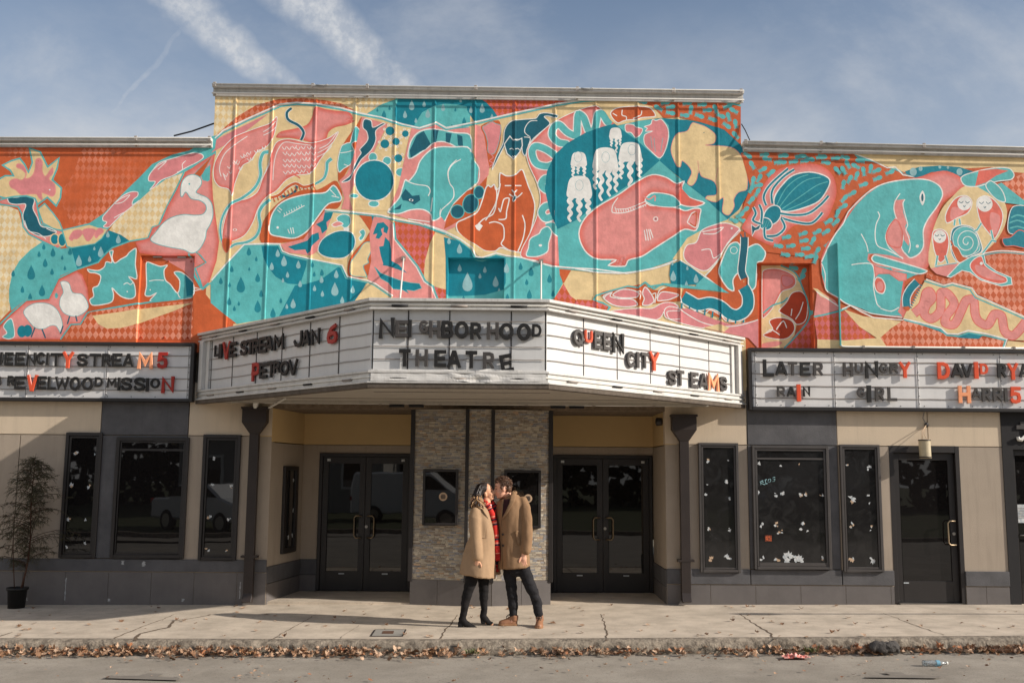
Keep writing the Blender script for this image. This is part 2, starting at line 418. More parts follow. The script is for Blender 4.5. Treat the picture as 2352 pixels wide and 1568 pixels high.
    crack(z8((1590, 135), (1800, 210), (1980, 275)), .015, .02); crack(z8((2190, 130), (2290, 152), (2420, 180)), .02, .02)
    crack(z7((0, 270), (180, 266), (420, 268)), .004, .008); crack(z7((0, 280), (60, 262)), .05, .02); crack(z7((0, 160), (140, 150), (270, 130)), .01, .008)
    tag(ck.build('pavement_cracks'), kind='structure')
    tp = MB(); mat('shadow_paint', (126, 119, 110), rough=.9, var=.15, vs=6)  # cast shadows on the road, painted as flat darker shapes
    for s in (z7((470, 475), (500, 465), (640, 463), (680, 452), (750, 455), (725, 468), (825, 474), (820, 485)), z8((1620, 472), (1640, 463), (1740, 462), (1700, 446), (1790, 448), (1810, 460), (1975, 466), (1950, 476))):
        tp.add([(q.x, q.y, zs(q.x)-.1215) for q in (at_ground(u, v, -.13) for u, v in s)], [tuple(range(len(s)))[::-1]], 'shadow_paint')
    tag(tp.build('road_shadow_patches'), kind='structure')
    return ky
KERB = ground_sheet()

# ---------------------------------------------------------------- the theatre building
BLD = empty('theatre_building', (0, 6, 0))
tag(BLD, 'mural painted theatre with a raised centre parapet, boarded display windows and recessed doors', 'building')
BATTENS = (543, 628, 727, 818, 910, 1000, 1092, 1184, 1276, 1369, 1465, 1557, 1648)
def R4(u0, v0, u1, v1): return rectV(u0, v0, u1, v1, 0)
RECESS = [(*R4(318, 587, 443, 778), .042), (*R4(1028, 592, 1158, 700), .12), (*R4(1740, 604, 1867, 795), .13)]
RECESS[0] = (RECESS[0][0], RECESS[0][1], 3.56, RECESS[0][3], .042)
RECESS[1] = (RECESS[1][0], RECESS[1][1], 3.2, RECESS[1][3], .12)
RECESS[2] = (RECESS[2][0], RECESS[2][1], 3.46, RECESS[2][3], .13)
# ---------------------------------------------------------------- the mural, painted on the upper wall
REG = {'A': (.40274, 0, 172.26), 'B': (.40274, 488.1, 172.26), 'C': (.40274, 976.2, 172.26), 'D': (.40274, 1320.7, 172.26), 'E': (.40274, 1764.0, 287.1), 'O': (1, 0, 0)}
MUR = dict(v=[], f=[], m=[], a=[], mats=[])
STACK = []      # (x0,x1,z0,z1,level)
def pts_of(R, s):
    k, ox, oy = REG[R]; o = []
    for q in s.split():
        x, y = q.split(','); p = at_y(float(x)*k+ox, float(y)*k+oy, 0); o.append((p.x, p.z))
    return o
def cat(P, closed=True, n=4):
    k = len(P); out = []
    if k < 3: return P
    for i in range(k if closed else k-1):
        p1, p2 = P[i], P[(i+1) % k]
        p0 = P[i-1] if (closed or i > 0) else p1; p3 = P[(i+2) % k] if (closed or i < k-2) else p2
        a = math.dist(p0, p1)+1e-9; b = math.dist(p1, p2)+1e-9; c = math.dist(p2, p3)+1e-9
        for j in range(n):
            t = j/n
            def comp(q):
                m1 = (p2[q]-p0[q])/(a+b)*min(b, 1.6*min(a, b)); m2 = (p3[q]-p1[q])/(b+c)*min(b, 1.6*min(b, c))
                h = t*t*(3-2*t); return p1[q]*(1-h)+p2[q]*h+m1*(t*(1-t)**2)+m2*(t*t*(t-1))
            out.append((comp(0), comp(1)))
    if not closed: out.append(P[-1])
    return out
def lvl(P, bump=1):
    x0 = min(p[0] for p in P); x1 = max(p[0] for p in P); z0 = min(p[1] for p in P); z1 = max(p[1] for p in P); l = 0
    for a in STACK:
        if a[0] < x1 and a[1] > x0 and a[2] < z1 and a[3] > z0: l = max(l, a[4])
    l += bump; STACK.append((x0, x1, z0, z1, l)); return l
def m_add(vs, fs, m, lev, attr=None):
    b = len(MUR['v']); y = -0.0008-lev*0.00005
    MUR['v'] += [(x, y-.00002*((len(MUR['v'])*7+i*13) % 11)/11, z) for i, (x, z) in enumerate(vs)]; MUR['a'] += attr if attr else [0.0]*len(vs)
    if m not in MUR['mats']: MUR['mats'].append(m)
    i = MUR['mats'].index(m)
    for f in fs: MUR['f'].append([b+q for q in f]); MUR['m'].append(i)
def offs(P, closed, d):
    k = len(P); out = []
    for i in range(k):
        a = P[i-1] if (closed or i > 0) else P[i]; c = P[(i+1) % k] if (closed or i < k-1) else P[i]; b = P[i]
        t1 = Vector((b[0]-a[0], b[1]-a[1])); t2 = Vector((c[0]-b[0], c[1]-b[1]))
        if t1.length < 1e-7: t1 = t2
        if t2.length < 1e-7: t2 = t1
        if t1.length < 1e-7: out.append(b); continue
        t1.normalize(); t2.normalize(); t = t1+t2
        if t.length < .3: t = t1
        t.normalize(); n = Vector((-t.y, t.x)); s = 1/max(.55, n.dot(Vector((-t1.y, t1.x))))
        out.append((b[0]+n.x*d*s, b[1]+n.y*d*s))
    return out
def ribbon(P, closed, w, m, lev):
    A = offs(P, closed, w/2); B = offs(P, closed, -w/2); k = len(P)
    m_add(A+B, [(i, (i+1) % k, k+(i+1) % k, k+i) for i in range(k if closed else k-1)], m, lev)
def taper(P, w0, w1, m, lev):
    k = len(P); A = []; B = []
    o1 = offs(P, False, 1.0)
    for i, p in enumerate(P):
        t = i/(k-1); w = (w0+(w1-w0)*t)/2; dx, dz = o1[i][0]-p[0], o1[i][1]-p[1]
        A.append((p[0]+dx*w, p[1]+dz*w)); B.append((p[0]-dx*w, p[1]-dz*w))
    m_add(A+B, [(i, i+1, k+i+1, k+i) for i in range(k-1)], m, lev)
PXM = 1/165.7
def fill(P, m, lev, attr=None):
    tri = tessellate_polygon([[Vector((x, z, 0)) for x, z in P]]); m_add(P, [tuple(t) for t in tri], m, lev, attr)
def inside(q, P):
    c = False; x, z = q
    for i in range(len(P)):
        a, b = P[i-1], P[i]
        if (a[1] > z) != (b[1] > z) and x < (b[0]-a[0])*(z-a[1])/(b[1]-a[1])+a[0]: c = not c
    return c
def area(P): return sum(P[i-1][0]*P[i][1]-P[i][0]*P[i-1][1] for i in range(len(P)))/2
def p(R, m, s, st=None, w=5, sm=True, glow=0, inner=None):
    """filled shape; st = outline colour, glow = width of the airbrushed red edge"""
    P = pts_of(R, s) if isinstance(s, str) else s
    if sm: P = cat(P)
    k = REG[R][0]*PXM; lev = lvl(P); mm = 'paint_'+m; fill(P, mm, lev)
    if glow:
        sgn = 1 if area(P) > 0 else -1
        n = len(P); a = 1.0
        I = offs(P, True, sgn*glow*k); I2 = offs(P, True, sgn*glow*k*.35)
        I = [q if inside(q, P) else (q2 if inside(q2, P) else b_) for q, q2, b_ in zip(I, I2, P)]
        m_add(P+I, [(i, (i+1) % n, n+(i+1) % n, n+i) for i in range(n)], mm, lev+.5, [a]*n+[0.0]*n)
    if st: ribbon(P, True, w*k*(1.18 if st == 'white' else 1.1), 'paint_'+st, lvl(P))
    return P
def l(R, m, s, w=5, sm=True, w1=None, under=None):
    P = pts_of(R, s)
    if sm: P = cat(P, False, 5)
    k = REG[R][0]*PXM
    if m == 'white': w = w*1.15
    if under: 
        lv = lvl(P)
        (ribbon(P, False, (w+2*under[1])*k, 'paint_'+under[0], lv) if w1 is None else taper(P, (w+2*under[1])*k, (w1+2*under[1])*k, 'paint_'+under[0], lv))
    lv = lvl(P)
    if w1 is None: ribbon(P, False, w*k, 'paint_'+m, lv)
    else: taper(P, w*k, w1*k, 'paint_'+m, lv)
def e(R, m, cx, cy, rx, ry=None, rot=0, st=None, w=5, glow=0):
    ry = ry or rx; k, ox, oy = REG[R]; P = []
    for i in range(28):
        a = 2*math.pi*i/28; x = rx*math.cos(a); y = ry*math.sin(a); c, s = math.cos(R_(rot)), math.sin(R_(rot))
        q = at_y((cx+x*c-y*s)*k+ox, (cy+x*s+y*c)*k+oy, 0); P.append((q.x, q.z))
    p(R, m, P, st, w, False, glow)
def drop(R, m, s, h=40):
    for q in s.split():
        t = q.split(','); x, y = float(t[0]), float(t[1]); hh = float(t[2]) if len(t) > 2 else h
        k, ox, oy = REG[R]; P = []
        for i in range(18):
            a = 2*math.pi*i/18; f = (1+math.cos(a))/2; px = hh*.30*math.sin(a)*(1-f)**.75*1.25; py = -hh*.5+hh*(1-f)
            r = at_y((x+px)*k+ox, (y+py)*k+oy, 0); P.append((r.x, r.z))
        fill(P, 'paint_'+m, lvl(P))
def ant(R, s, m='teal'):
    for q in s.split():
        t = q.split(','); x, y = float(t[0]), float(t[1]); a = float(t[2]) if len(t) > 2 else 0; c, sn = math.cos(R_(a)), math.sin(R_(a))
        e(R, m, x-c*9, y-sn*9, 19, 13, a); e(R, m, x+c*17, y+sn*17, 11, 7.5, a)
        for o_ in (6, 14, 22):
            for g in (-1, 1):
                l(R, m, '%f,%f %f,%f' % (x+c*o_, y+sn*o_, x+c*(o_+6)-sn*g*14, y+sn*(o_+6)+c*g*14), 3, False)

# base coats
mw = at_y(493, 222, 0); me_ = at_y(1701, 234, 0)
XL, XR = at_y(493, 260, 0).x, at_y(1701, 280, 0).x
ZT, ZW, ZB = 7.19, 6.40, 2.95
def quad(x0, x1, z0, z1, m): m_add([(x0, z0), (x1, z0), (x1, z1), (x0, z1)], [(0, 1, 2, 3)], 'paint_'+m, 0)
quad(-8.6, XL, 3.42, ZW, 'orange'); quad(XL, XR, ZB, ZT, 'cream'); quad(XR, 8.6, 3.38, ZW, 'orange')

# ---- A: left wing
p('A', 'orange_diamond', '470,412 1225,412 1225,450 1000,600 700,800 500,880 400,830 330,700 420,560', sm=False)
p('A', 'orange_diamond', '0,415 180,415 170,470 0,470', sm=False)
p('A', 'cream_diamond', '-10,742 50,750 105,772 128,860 160,905 240,952 170,1000 110,1060 68,1140 50,1230 58,1340 0,1400 -10,1410', sm=False)
p('A', 'cream_diamond', '1060,545 1040,590 1005,650 955,745 928,800 905,858 868,868 845,930 740,950 680,910 620,890 660,830 720,760 850,655 950,580', sm=False)
p('A', 'teal', '240,952 170,1000 110,1060 70,1130 52,1220 52,1290 65,1345 150,1278 275,1275 300,1225 330,1160 345,1145 440,1105 430,1060 420,1020 408,985 330,992 285,970', sm=False)
p('A', 'dark_teal', '405,985 418,1030 440,1105 500,1085 560,1070 600,1030 645,982 742,948 690,912 620,885 580,930 545,962 480,972', sm=False)
drop('A', 'drop', '615,908,38 675,935,52 575,1008,62 538,988,24 511,1048,36 450,1058,66')
drop('A', 'drop_dark', '250,978,36 302,1010,54 400,1005,44 223,1020,36 258,1070,52 355,1040,28 178,1125,86 370,1100,28 297,1120,40 75,1130,40 128,1222,42 240,1228,68 172,1262,44')
p('A', 'cream', '216,765 255,733 300,785 340,840 358,886 310,880 245,845 228,800', st='teal', w=7, sm=False)
# weasel
p('A', 'pink', '-10,715 80,692 150,688 207,708 212,750 232,850 265,866 355,890 385,905 375,965 330,990 235,945 165,908 132,865 124,790 104,752 0,738', glow=16, st='teal', w=8, sm=False)
p('A', 'deep', '45,703 100,697 150,692 196,710 188,760 212,810 235,862 280,872 322,896 270,920 205,912 150,870 130,800 147,738 95,738 55,730', st='white', w=4)
l('A', 'white', '140,830 150,860 165,890 220,905 262,935', 4); l('A', 'white', '265,875 300,890 325,893', 4)
e('A', 'dark_teal', 312, 937, 25, 31, 0, 'cream', 6); e('A', 'dark_teal', 355, 940, 24, 38, 0, 'cream', 6)
# star shaped flower with bison
p('A', 'cream', '-15,600 30,575 78,576 60,545 15,515 65,490 113,476 140,510 163,556 185,500 168,418 230,440 255,490 272,525 337,474 325,535 298,598 350,645 345,700 321,747 270,698 215,738 200,705 150,690 80,694 30,703 -15,690', st='teal', w=9, sm=False)
p('A', 'rose', '55,610 85,592 125,600 150,570 125,540 95,525 100,508 130,515 150,550 145,590 178,582 200,540 205,485 225,476 242,500 240,545 258,580 285,545 300,530 302,560 278,592 310,622 316,670 300,692 270,682 238,672 240,712 222,700 208,680 160,680 122,682 90,655 62,640', st='pink', w=5)
e('A', 'white', 284, 655, 5, 4); e('A', 'orange', 218, 490, 3)
# arm with rabbits and mice
p('A', 'teal', '355,886 430,868 512,848 595,792 650,735 720,662 800,585 870,512 905,495 985,458 1080,435 1120,412 1228,412 1228,455 1160,490 1058,548 945,592 850,660 790,715 715,775 640,850 610,882 580,932 540,962 410,985 383,980', st='teal', w=7, sm=False)
p('A', 'cream', '360,888 430,872 510,855 560,872 612,880 578,930 540,960 410,982 385,975', sm=False)
for q in ('395,930 420,890 460,885 470,905 440,935 420,935 410,945', '470,890 500,875 545,885 530,920 510,945 495,945 480,920', '540,915 555,880 580,875 590,895 565,915 550,930'): p('A', 'rose', q, st='pink', w=4)
p('A', 'rose', '848,580 870,545 905,505 945,488 1000,472 1100,445 1150,452 1160,470 1130,495 1060,530 985,575 920,600 880,640 855,655 875,630 885,608 850,605', st='white', w=4)
p('A', 'rose', '588,808 620,770 655,730 700,690 745,668 785,668 785,690 760,712 755,740 795,715 740,760 690,800 640,850 620,868 590,865 610,840 588,830', st='white', w=4)
l('A', 'white', '870,545 905,515 950,492 900,540', 4); l('A', 'white', '650,735 690,705 740,685 700,725 655,735', 4); l('A', 'white', '1010,555 1040,540 1040,510 1060,490', 4)
l('A', 'white', '650,815 705,785 700,800', 4)
l('A', 'teal', '-5,1425 60,1362 150,1284 278,1272 332,1160 440,1108 560,1068 590,1030 640,985 740,948 845,930 870,868 905,858 930,800 955,745 1005,650 1050,555', 9, False)
# crane
p('A', 'pink', '1228,448 1140,500 1055,560 1005,660 955,750 912,855 870,872 848,930 772,955 795,1015 960,1040 1100,1025 1105,1130 1150,1220 1195,1180 1235,1060 1250,950 1236,850 1215,700 1208,560', glow=30, sm=False)
p('A', 'orange', '1105,568 1212,458 1160,560 1140,585', st='teal', w=3, sm=False)
p('A', 'teal', '1148,580 1165,545 1200,510 1197,600 1185,608 1155,600', sm=False)
p('A', 'white', '858,938 890,895 925,850 975,815 1045,796 1110,800 1155,795 1176,770 1172,740 1140,716 1090,705 1060,668 1040,695 1031,690 1033,630 1050,592 1085,570 1120,572 1146,592 1148,625 1118,668 1140,682 1180,700 1208,735 1215,800 1200,850 1178,890 1172,930 1145,985 1118,1010 1088,1016 1050,997 965,982 890,962', st='teal', w=4)
e('A', 'teal', 1080, 622, 5)
l('A', 'teal', '1120,1012 1142,1030 1172,1068 1135,1090 1112,1100', 11, False); l('A', 'orange', '1122,1014 1168,1068 1112,1098', 4, False)
l('A', 'teal', '1075,1018 1100,1075 1110,1150 1150,1220', 10, False); l('A', 'teal', '1112,1100 1140,1170 1155,1218 1190,1185', 10, False)
# bears
p('A', 'orange', '500,1108 560,1085 600,1050 640,1000 772,960 790,1010 790,1040 1100,1040 1100,1255 770,1302 510,1345 500,1320 500,1200', sm=False)
p('A', 'pink', '915,1040 1100,1040 1100,1175 1040,1110 970,1070', sm=False)
p('A', 'teal', '776,990 740,1010 722,1032 690,1050 655,1072 640,1040 645,1002 625,1008 638,1050 636,1070 606,1066 595,1095 560,1115 500,1108 512,1125 548,1130 575,1148 560,1200 530,1216 535,1262 512,1282 528,1312 600,1306 640,1290 648,1250 640,1215 690,1262 745,1276 772,1258 765,1190 735,1150 780,1162 772,1080', st='white', w=5)
l('A', 'white', '705,1195 725,1185 745,1195 760,1180', 4); e('A', 'white', 726, 1235, 4)
p('A', 'teal', '832,1064 870,1075 910,1088 948,1082 930,1110 938,1165 965,1190 1008,1240 1020,1170 988,1122 1030,1122 1100,1185 1100,1258 1000,1276 850,1287 886,1240 850,1258 822,1252 830,1200 828,1100', st='white', w=5)
l('A', 'white', '845,1172 880,1166 930,1168', 4); l('A', 'white', '1008,1240 1020,1265 1040,1268', 4); e('A', 'white', 851, 1222, 4)
p('A', 'dark_teal', '1050,1135 1100,1185 1100,1262 1060,1266', sm=False)  # right jamb's shadow on the hatch, painted as darker teal
l('A', 'teal', '1095,1258 1000,1276 850,1292 770,1305 640,1328 500,1355', 10, False)
l('A', 'white', '1100,1232 1150,1222 1110,1212', 5, False)
# kiwis
p('A', 'pink', '-10,1445 60,1372 150,1292 278,1280 335,1168 440,1118 470,1140 500,1215 510,1320 492,1360 462,1420 405,1418 350,1508 -10,1508', glow=16, sm=False)
p('A', 'white', '135,1352 160,1320 210,1300 280,1306 325,1338 352,1395 357,1438 346,1470 322,1432 290,1428 250,1447 200,1440 160,1395', st='teal', w=3)
p('A', 'white', '346,1182 372,1176 395,1190 415,1240 470,1252 505,1318 480,1355 430,1377 370,1360 342,1318 345,1272 362,1238', st='teal', w=3)
for q in ('398,1375 385,1420', '432,1372 440,1405', '200,1440 178,1495', '240,1448 260,1500', '345,1475 360,1430'): l('A', 'deep', q, 8, False)
p('A', 'teal', '20,1432 62,1388 78,1425 82,1490 50,1505 15,1492 40,1470', st='white', w=4)
e('A', 'dark_teal', 125, 1462, 26, 34); e('A', 'dark_teal', 158, 1458, 26, 34); e('A', 'teal', 322, 1258, 9, 16)
p('A', 'orange_pale_diamond', '350,1508 412,1430 462,1424 512,1352 770,1312 1100,1286 1100,1508', sm=False)
p('A', 'cream', '528,1372 700,1348 770,1335 1096,1296 980,1345 870,1384 760,1425 690,1442 610,1446 560,1420', sm=False)
p('A', 'orange', '1102,1255 1165,1240 1240,1332 1330,1412 1330,1500 1102,1500', sm=False)
l('A', 'teal', '345,1508 405,1422 460,1420 498,1356', 8, False); l('A', 'teal', '1105,1130 1158,1222 1228,1165', 7, False)

# ---- B: left half of the tall centre
p('B', 'cream_diamond', '15,112 372,112 330,148 250,178 165,232 85,305 10,358', sm=False)
p('B', 'cream_diamond', '700,112 1085,112 1010,145 930,185 840,210 780,170', sm=False)
p('B', 'orange_pale_diamond', '20,345 80,290 150,232 250,172 380,138 520,132 640,145 740,165 850,225 600,168 480,160 390,172 200,262', sm=False)
p('B', 'rose', '-5,445 20,368 150,303 320,222 220,300 110,380 20,430', sm=False)
p('B', 'teal', '-5,350 25,345 15,420 -5,440', sm=False)
# rain clouds along the top
p('B', 'dark_teal', '880,222 960,172 1080,128 1120,118 1470,122 1470,290 1280,268 1180,300 1080,282 960,242', sm=False)
p('B', 'teal', '885,222 955,172 1060,132 1040,200 1045,268 960,242', sm=False)
p('B', 'teal', '1180,300 1150,288 1195,215 1260,178 1330,165 1400,170 1470,185 1470,290 1325,302 1275,268', sm=False)
drop('B', 'drop', '1136,172,60 1207,165,36 1098,225,44 1160,260,30 1415,145,26 1228,220,52 1315,185,44'); drop('B', 'drop_dark', '978,225,50 1010,188,26 940,200,22 1435,262,44 1385,198,24 1365,290,22')
l('B', 'white', '15,362 60,318 200,250 385,168 480,158 600,166 730,188 830,216 960,242 1080,280 1180,303 1278,272 1325,305 1462,292', 8, False)
l('B', 'teal', '10,374 62,330 200,262 390,180 480,168 600,176 730,197 830,226 960,250 1080,289 1180,312 1278,284 1322,314 1462,301', 10, False)
# flamingos
p('B', 'pink', '367,238 330,275 262,300 180,330 120,358 55,425 12,505 8,590 38,636 92,652 112,690 128,620 170,520 215,492 255,440 310,408 345,360 362,300', glow=22, st='white', w=4)
p('B', 'pink', '585,186 640,196 700,206 778,215 800,250 775,262 810,262 760,285 700,298 662,325 645,368 600,392 520,372 440,358 365,356 390,325 470,308 540,285 570,240', glow=26, st='coral', w=3)
p('B', 'pink', '717,325 660,362 560,388 440,366 372,380 342,430 322,500 282,600 255,668 200,705 128,725 88,772 60,870 55,950 82,935 110,948 182,915 232,838 262,758 305,700 365,660 420,600 480,572 560,560 610,490 690,380', glow=24, st='white', w=4)
for q in ('50,580 40,530 70,450 140,390 200,350', '75,600 60,560', '345,600 352,500 372,430 410,385 480,392 560,402', '275,605 300,560 330,500'): l('B', 'white', q, 4)
random.seed(3)
for i in range(34):
    a, b = 400+(i % 7)*27+random.uniform(-5, 5), 410+(i//7)*34+random.uniform(-5, 5)
    if b > 560-(a-380)*.05: continue
    l('B', 'white', '%f,%f %f,%f %f,%f' % (a, b, a+14, b+15, a+24, b-3), 3.5)
for i in range(20):
    t = i/19; a = 75+t*210+random.uniform(-10, 10); b = 545-t*150+random.uniform(-25, 35); l('B', 'white', '%f,%f %f,%f %f,%f' % (a, b, a+12, b+12, a+20, b-6), 3.2)
for q in ('290,325 330,300 360,265', '290,345 340,320 366,290', '610,420 660,395 710,330', '600,445 655,415 690,380', '595,470 650,440 680,405'): l('B', 'white', q, 4)
for q in ('420,580 450,572 480,575 500,590', '150,520 165,490 200,470'): l('B', 'coral', q, 6)
l('B', 'deep', '452,190 425,215 432,255 492,290 520,330 505,372', 15, under=('white', 3))
l('B', 'teal', '320,440 290,446 272,500 274,575 240,645 170,702 105,735 62,800 45,870 50,930 62,960', 20, under=('white', 3), w1=10)
l('B', 'teal', '100,985 130,965 200,952 250,918 272,860 265,790 290,742 330,712', 12, w1=20, under=('white', 3))
l('B', 'teal', '585,622 635,590 652,540 655,500 680,478', 12, under=('white', 3), w1=20); 
l('B', 'deep', '380,690 430,690 475,660 480,630', 14)
p('B', 'orange', '60,932 108,945 82,1012 62,985', st='coral', w=4); e('B', 'white', 128, 883, 12, 7); e('B', 'coral', 128, 883, 5)
# fish
p('B', 'orange', '278,955 285,850 335,770 415,702 520,655 600,655 690,605 715,612 742,690 715,760 655,765 600,840 540,935 420,955', sm=True)
p('B', 'teal', '330,905 326,850 345,785 385,735 450,702 560,678 645,670 692,630 735,695 728,720 662,735 600,810 540,890 470,930 385,922', st='white', w=6)
for q in ('405,808 460,780 525,745', '370,770 388,785', '378,757 396,772', '672,655 705,690', '680,690 722,700', '430,880 440,905', '445,872 453,906', '458,870 465,905'): l('B', 'white', q, 4, False)
for i in range(8): l('B', 'white', '%d,%d %d,%d' % (412+i*14, 800-i*7, 408+i*14, 788-i*7), 3, False)
e('B', 'white', 372, 870, 7)
# centipede
l('B', 'orange', '335,700 380,685 430,640 475,620 520,640 580,625', 16, under=('white', 3))
for i in range(12): a = 345+i*21; b = 700-(i*10 if i < 7 else 65); l('B', 'orange', '%d,%d %d,%d' % (a, b-2, a+12, b+24), 6, False)
# ring with otter
p('B', 'orange', '716,560 722,470 745,400 790,330 822,288 852,240 855,330 812,440 770,545 722,610', sm=True)
p('B', 'teal', '722,555 714,500 735,410 765,390 785,385 800,330 818,295 846,330 835,372 795,392 810,440 792,505 748,535', st='white', w=4)
l('B', 'white', '730,445 770,440 800,430', 4); l('B', 'white', '750,510 775,520', 4)
p('B', 'pink', '852,240 1000,280 960,360 900,475 830,590 790,680 800,772 735,765 752,700 722,605 770,560 812,440', sm=False)
p('B', 'deep', '866,254 905,262 915,300 970,275 985,280 932,318 932,372 905,430 852,480 835,505 802,562 782,602 738,612 790,570 812,512 832,470 848,445 840,425 885,372 880,325 858,300', st='white', w=4)
# turtles
p('B', 'cream', '1000,282 1135,302 1110,400 1085,520 1060,640 1000,775 800,770 778,690 830,590 905,470 965,360', sm=False)
for q in ('1075,555,30,24', '915,470,24,26', '995,490,24,24', '920,735,30,18', '808,690,24,12'):
    a = [float(t) for t in q.split(',')]; e('B', 'teal', a[0], a[1], a[2], a[3], 0, 'white', 4)
e('B', 'dark_teal', 923, 602, 112, 116, 0, 'white', 5)
for (a, b, r) in ((1012, 320, 25), (1100, 336, 19), (983, 394, 25), (1047, 381, 21), (1060, 476, 23)):
    for k_ in range(6): e('B', 'cream', a+math.cos(k_*1.047+.3)*r*1.35, b+math.sin(k_*1.047+.3)*r*1.35, 6, 6, 0, 'white', 3)
    e('B', 'dark_teal', a, b, r)
# raccoon
p('B', 'pink', '1135,302 1180,312 1275,285 1325,315 1470,300 1470,830 1330,890 1180,840 1000,790 1060,640 1090,500', sm=False)
p('B', 'teal', '1120,478 1128,390 1165,335 1220,312 1290,312 1380,330 1470,345 1470,470 1410,425 1335,385 1270,385 1215,425', st='white', w=6)
for q in ('1165,345 1205,320 1245,395 1215,425 1180,440 1130,475 1125,430', '1255,312 1290,315 1275,385 1262,388', '1330,330 1365,335 1352,390 1330,382', '1395,340 1425,350 1430,425 1400,400'): p('B', 'deep', q, sm=False)
p('B', 'teal', '1470,425 1360,412 1290,412 1240,432 1185,490 1160,555 1120,605 1100,598 1085,640 1065,700 1010,765 1002,785 1060,792 1130,770 1200,768 1245,795 1255,832 1300,810 1310,760 1330,740 1320,820 1410,760 1470,700', st='white', w=6)
p('B', 'deep', '1075,690 1100,650 1140,690 1180,685 1185,715 1150,740 1115,720 1085,715', sm=False); e('B', 'white', 1133, 714, 13, 7, 10); e('B', 'deep', 1133, 714, 6)
p('B', 'deep', '1030,770 1080,735 1072,765', sm=False); e('B', 'white', 1010, 768, 8, 7)
for q in ('1100,600 1130,615 1165,625 1225,635 1242,660 1230,690', '1418,482 1370,510 1345,555 1355,625 1378,660 1375,710 1320,740 1300,770 1298,805', '1255,700 1245,780', '1115,822 1180,830 1240,838'): l('B', 'white', q, 5)
# lower rain hill
p('B', 'teal', '-10,1190 60,1105 110,1040 182,972 385,965 410,1012 520,1042 740,1082 765,1150 880,1180 820,1300 140,1420 60,1360 -10,1300', sm=False)
p('B', 'dark_teal', '278,968 388,968 410,1012 540,1045 535,1090 500,1195 430,1190 360,1150 320,1100 290,1040', sm=False)
p('B', 'dark_teal', '380,1375 470,1200 540,1190 620,1165 730,1085 765,1150 882,1180 815,1290 600,1340', sm=False)
drop('B', 'drop', '372,1015,46 408,1060,62 490,1080,48 428,1138,36 338,1090,46 402,1170,28 622,1165,42 706,1135,48 582,1215,36 698,1220,78 500,1190,40 627,1246,36 460,1302,56 424,1318,30 740,1282,44 800,1222,46')
drop('B', 'drop_dark', '208,1005,50 110,1105,40 250,1048,30 162,1195,92 48,1172,42 98,1195,30 278,1245,44 96,1290,46 150,1302,28 258,1318,72 210,1105,24 125,1330,32 258,1155,54 580,1135,32 570,1080,36 624,1125,42 390,1285,32 345,1355,60')
p('B', 'orange', '-10,1300 60,1358 135,1415 -10,1450', sm=False)
l('B', 'white', '-5,1172 80,1075 182,966 300,962 390,964', 8, False); l('B', 'teal', '-5,1182 80,1085 184,974 300,971 390,972', 7, False)
# geckos and duck
p('B', 'pink', '385,965 520,935 640,775 700,778 690,830 640,930 600,1005 560,1030 420,1012', sm=False)
p('B', 'dark_teal', '640,785 690,782 680,815 650,840 655,880 625,905 615,870 590,852 630,830', sm=False); p('B', 'dark_teal', '430,980 540,945 570,910 605,898 610,935 570,970 560,1005 540,1020 530,995 470,1000', sm=False)
p('B', 'cream', '690,780 800,782 870,830 905,885 855,945 800,1000 745,1065 640,1050 595,1010 640,920', sm=False)
p('B', 'teal', '708,820 740,795 780,805 788,840 770,868 748,870', st='white', w=4); p('B', 'pink', '680,855 715,835 745,850 700,866', st='white', w=4); e('B', 'white', 765, 880, 18, 12)
p('B', 'dark_teal', '602,1000 625,940 690,898 745,888 795,900 815,945 800,1000 755,1040 690,1045 630,1030', st='white', w=4)
p('B', 'teal', '838,895 860,880 872,900 862,930 845,945 835,930 848,912', st='white', w=4); 
e('B', 'dark_teal', 908, 828, 30, 34, 0, 'orange', 6)
p('B', 'orange', '830,790 905,800 920,860 905,900 865,840', sm=False)
p('B', 'orange', '780,1150 775,1070 815,1000 870,940 905,890 918,960 905,1060 880,1150', sm=True)
p('B', 'cream', '790,1140 790,1070 830,1010 865,960 900,955 905,1000 885,1050 890,1070 860,1090 880,1150 850,1150', st='teal', w=4)
# salamanders
p('B', 'pink', '895,900 920,810 985,808 1035,850 1040,930 1110,1015 1170,1090 1210,1180 1255,1210 1285,1290 1050,1290 980,1220 920,1190 885,1160 905,1060', sm=False)
p('B', 'dark_teal', '940,845 975,840 1005,870 995,905 975,895 978,870 960,880 970,910 950,935 930,930 940,905 915,910 925,880', sm=False)
p('B', 'dark_teal', '985,925 1010,950 1020,1000 1020,1050 1000,1085 975,1080 960,1030 950,980 975,975', sm=False); p('B', 'dark_teal', '1020,1000 1020,1060 1060,1080 1110,1130 1060,1110 1000,1090 970,1085', sm=False)
p('B', 'dark_teal', '925,1095 960,1130 1010,1150 1080,1175 1130,1185 1180,1190 1192,1215 1150,1230 1105,1225 1120,1245 1085,1225 1030,1220 1005,1185 960,1160', st='teal', w=3, sm=False)
l('B', 'white', '640,768 800,782 960,800 1050,822 1180,845 1330,900 1462,965', 7, False); l('B', 'teal', '640,778 800,791 960,809 1050,832 1180,856 1330,910 1462,975', 7, False)
p('B', 'orange_rose_diamond', '1035,835 1180,860 1270,895 1235,990 1215,1090 1200,1150 1165,1085 1100,1000 1042,930', sm=False)
p('B', 'cream', '1270,898 1325,915 1335,1000 1335,1230 1230,1190 1205,1150 1212,1060 1240,960', sm=False)
p('B', 'dark_teal', '1322,925 1470,985 1470,1045 1345,1042', sm=False); drop('B', 'drop', '1350,945,36 1408,995,58')
p('B', 'orange_rose_diamond', '1255,1205 1335,1225 1335,1290 1285,1290', sm=False)
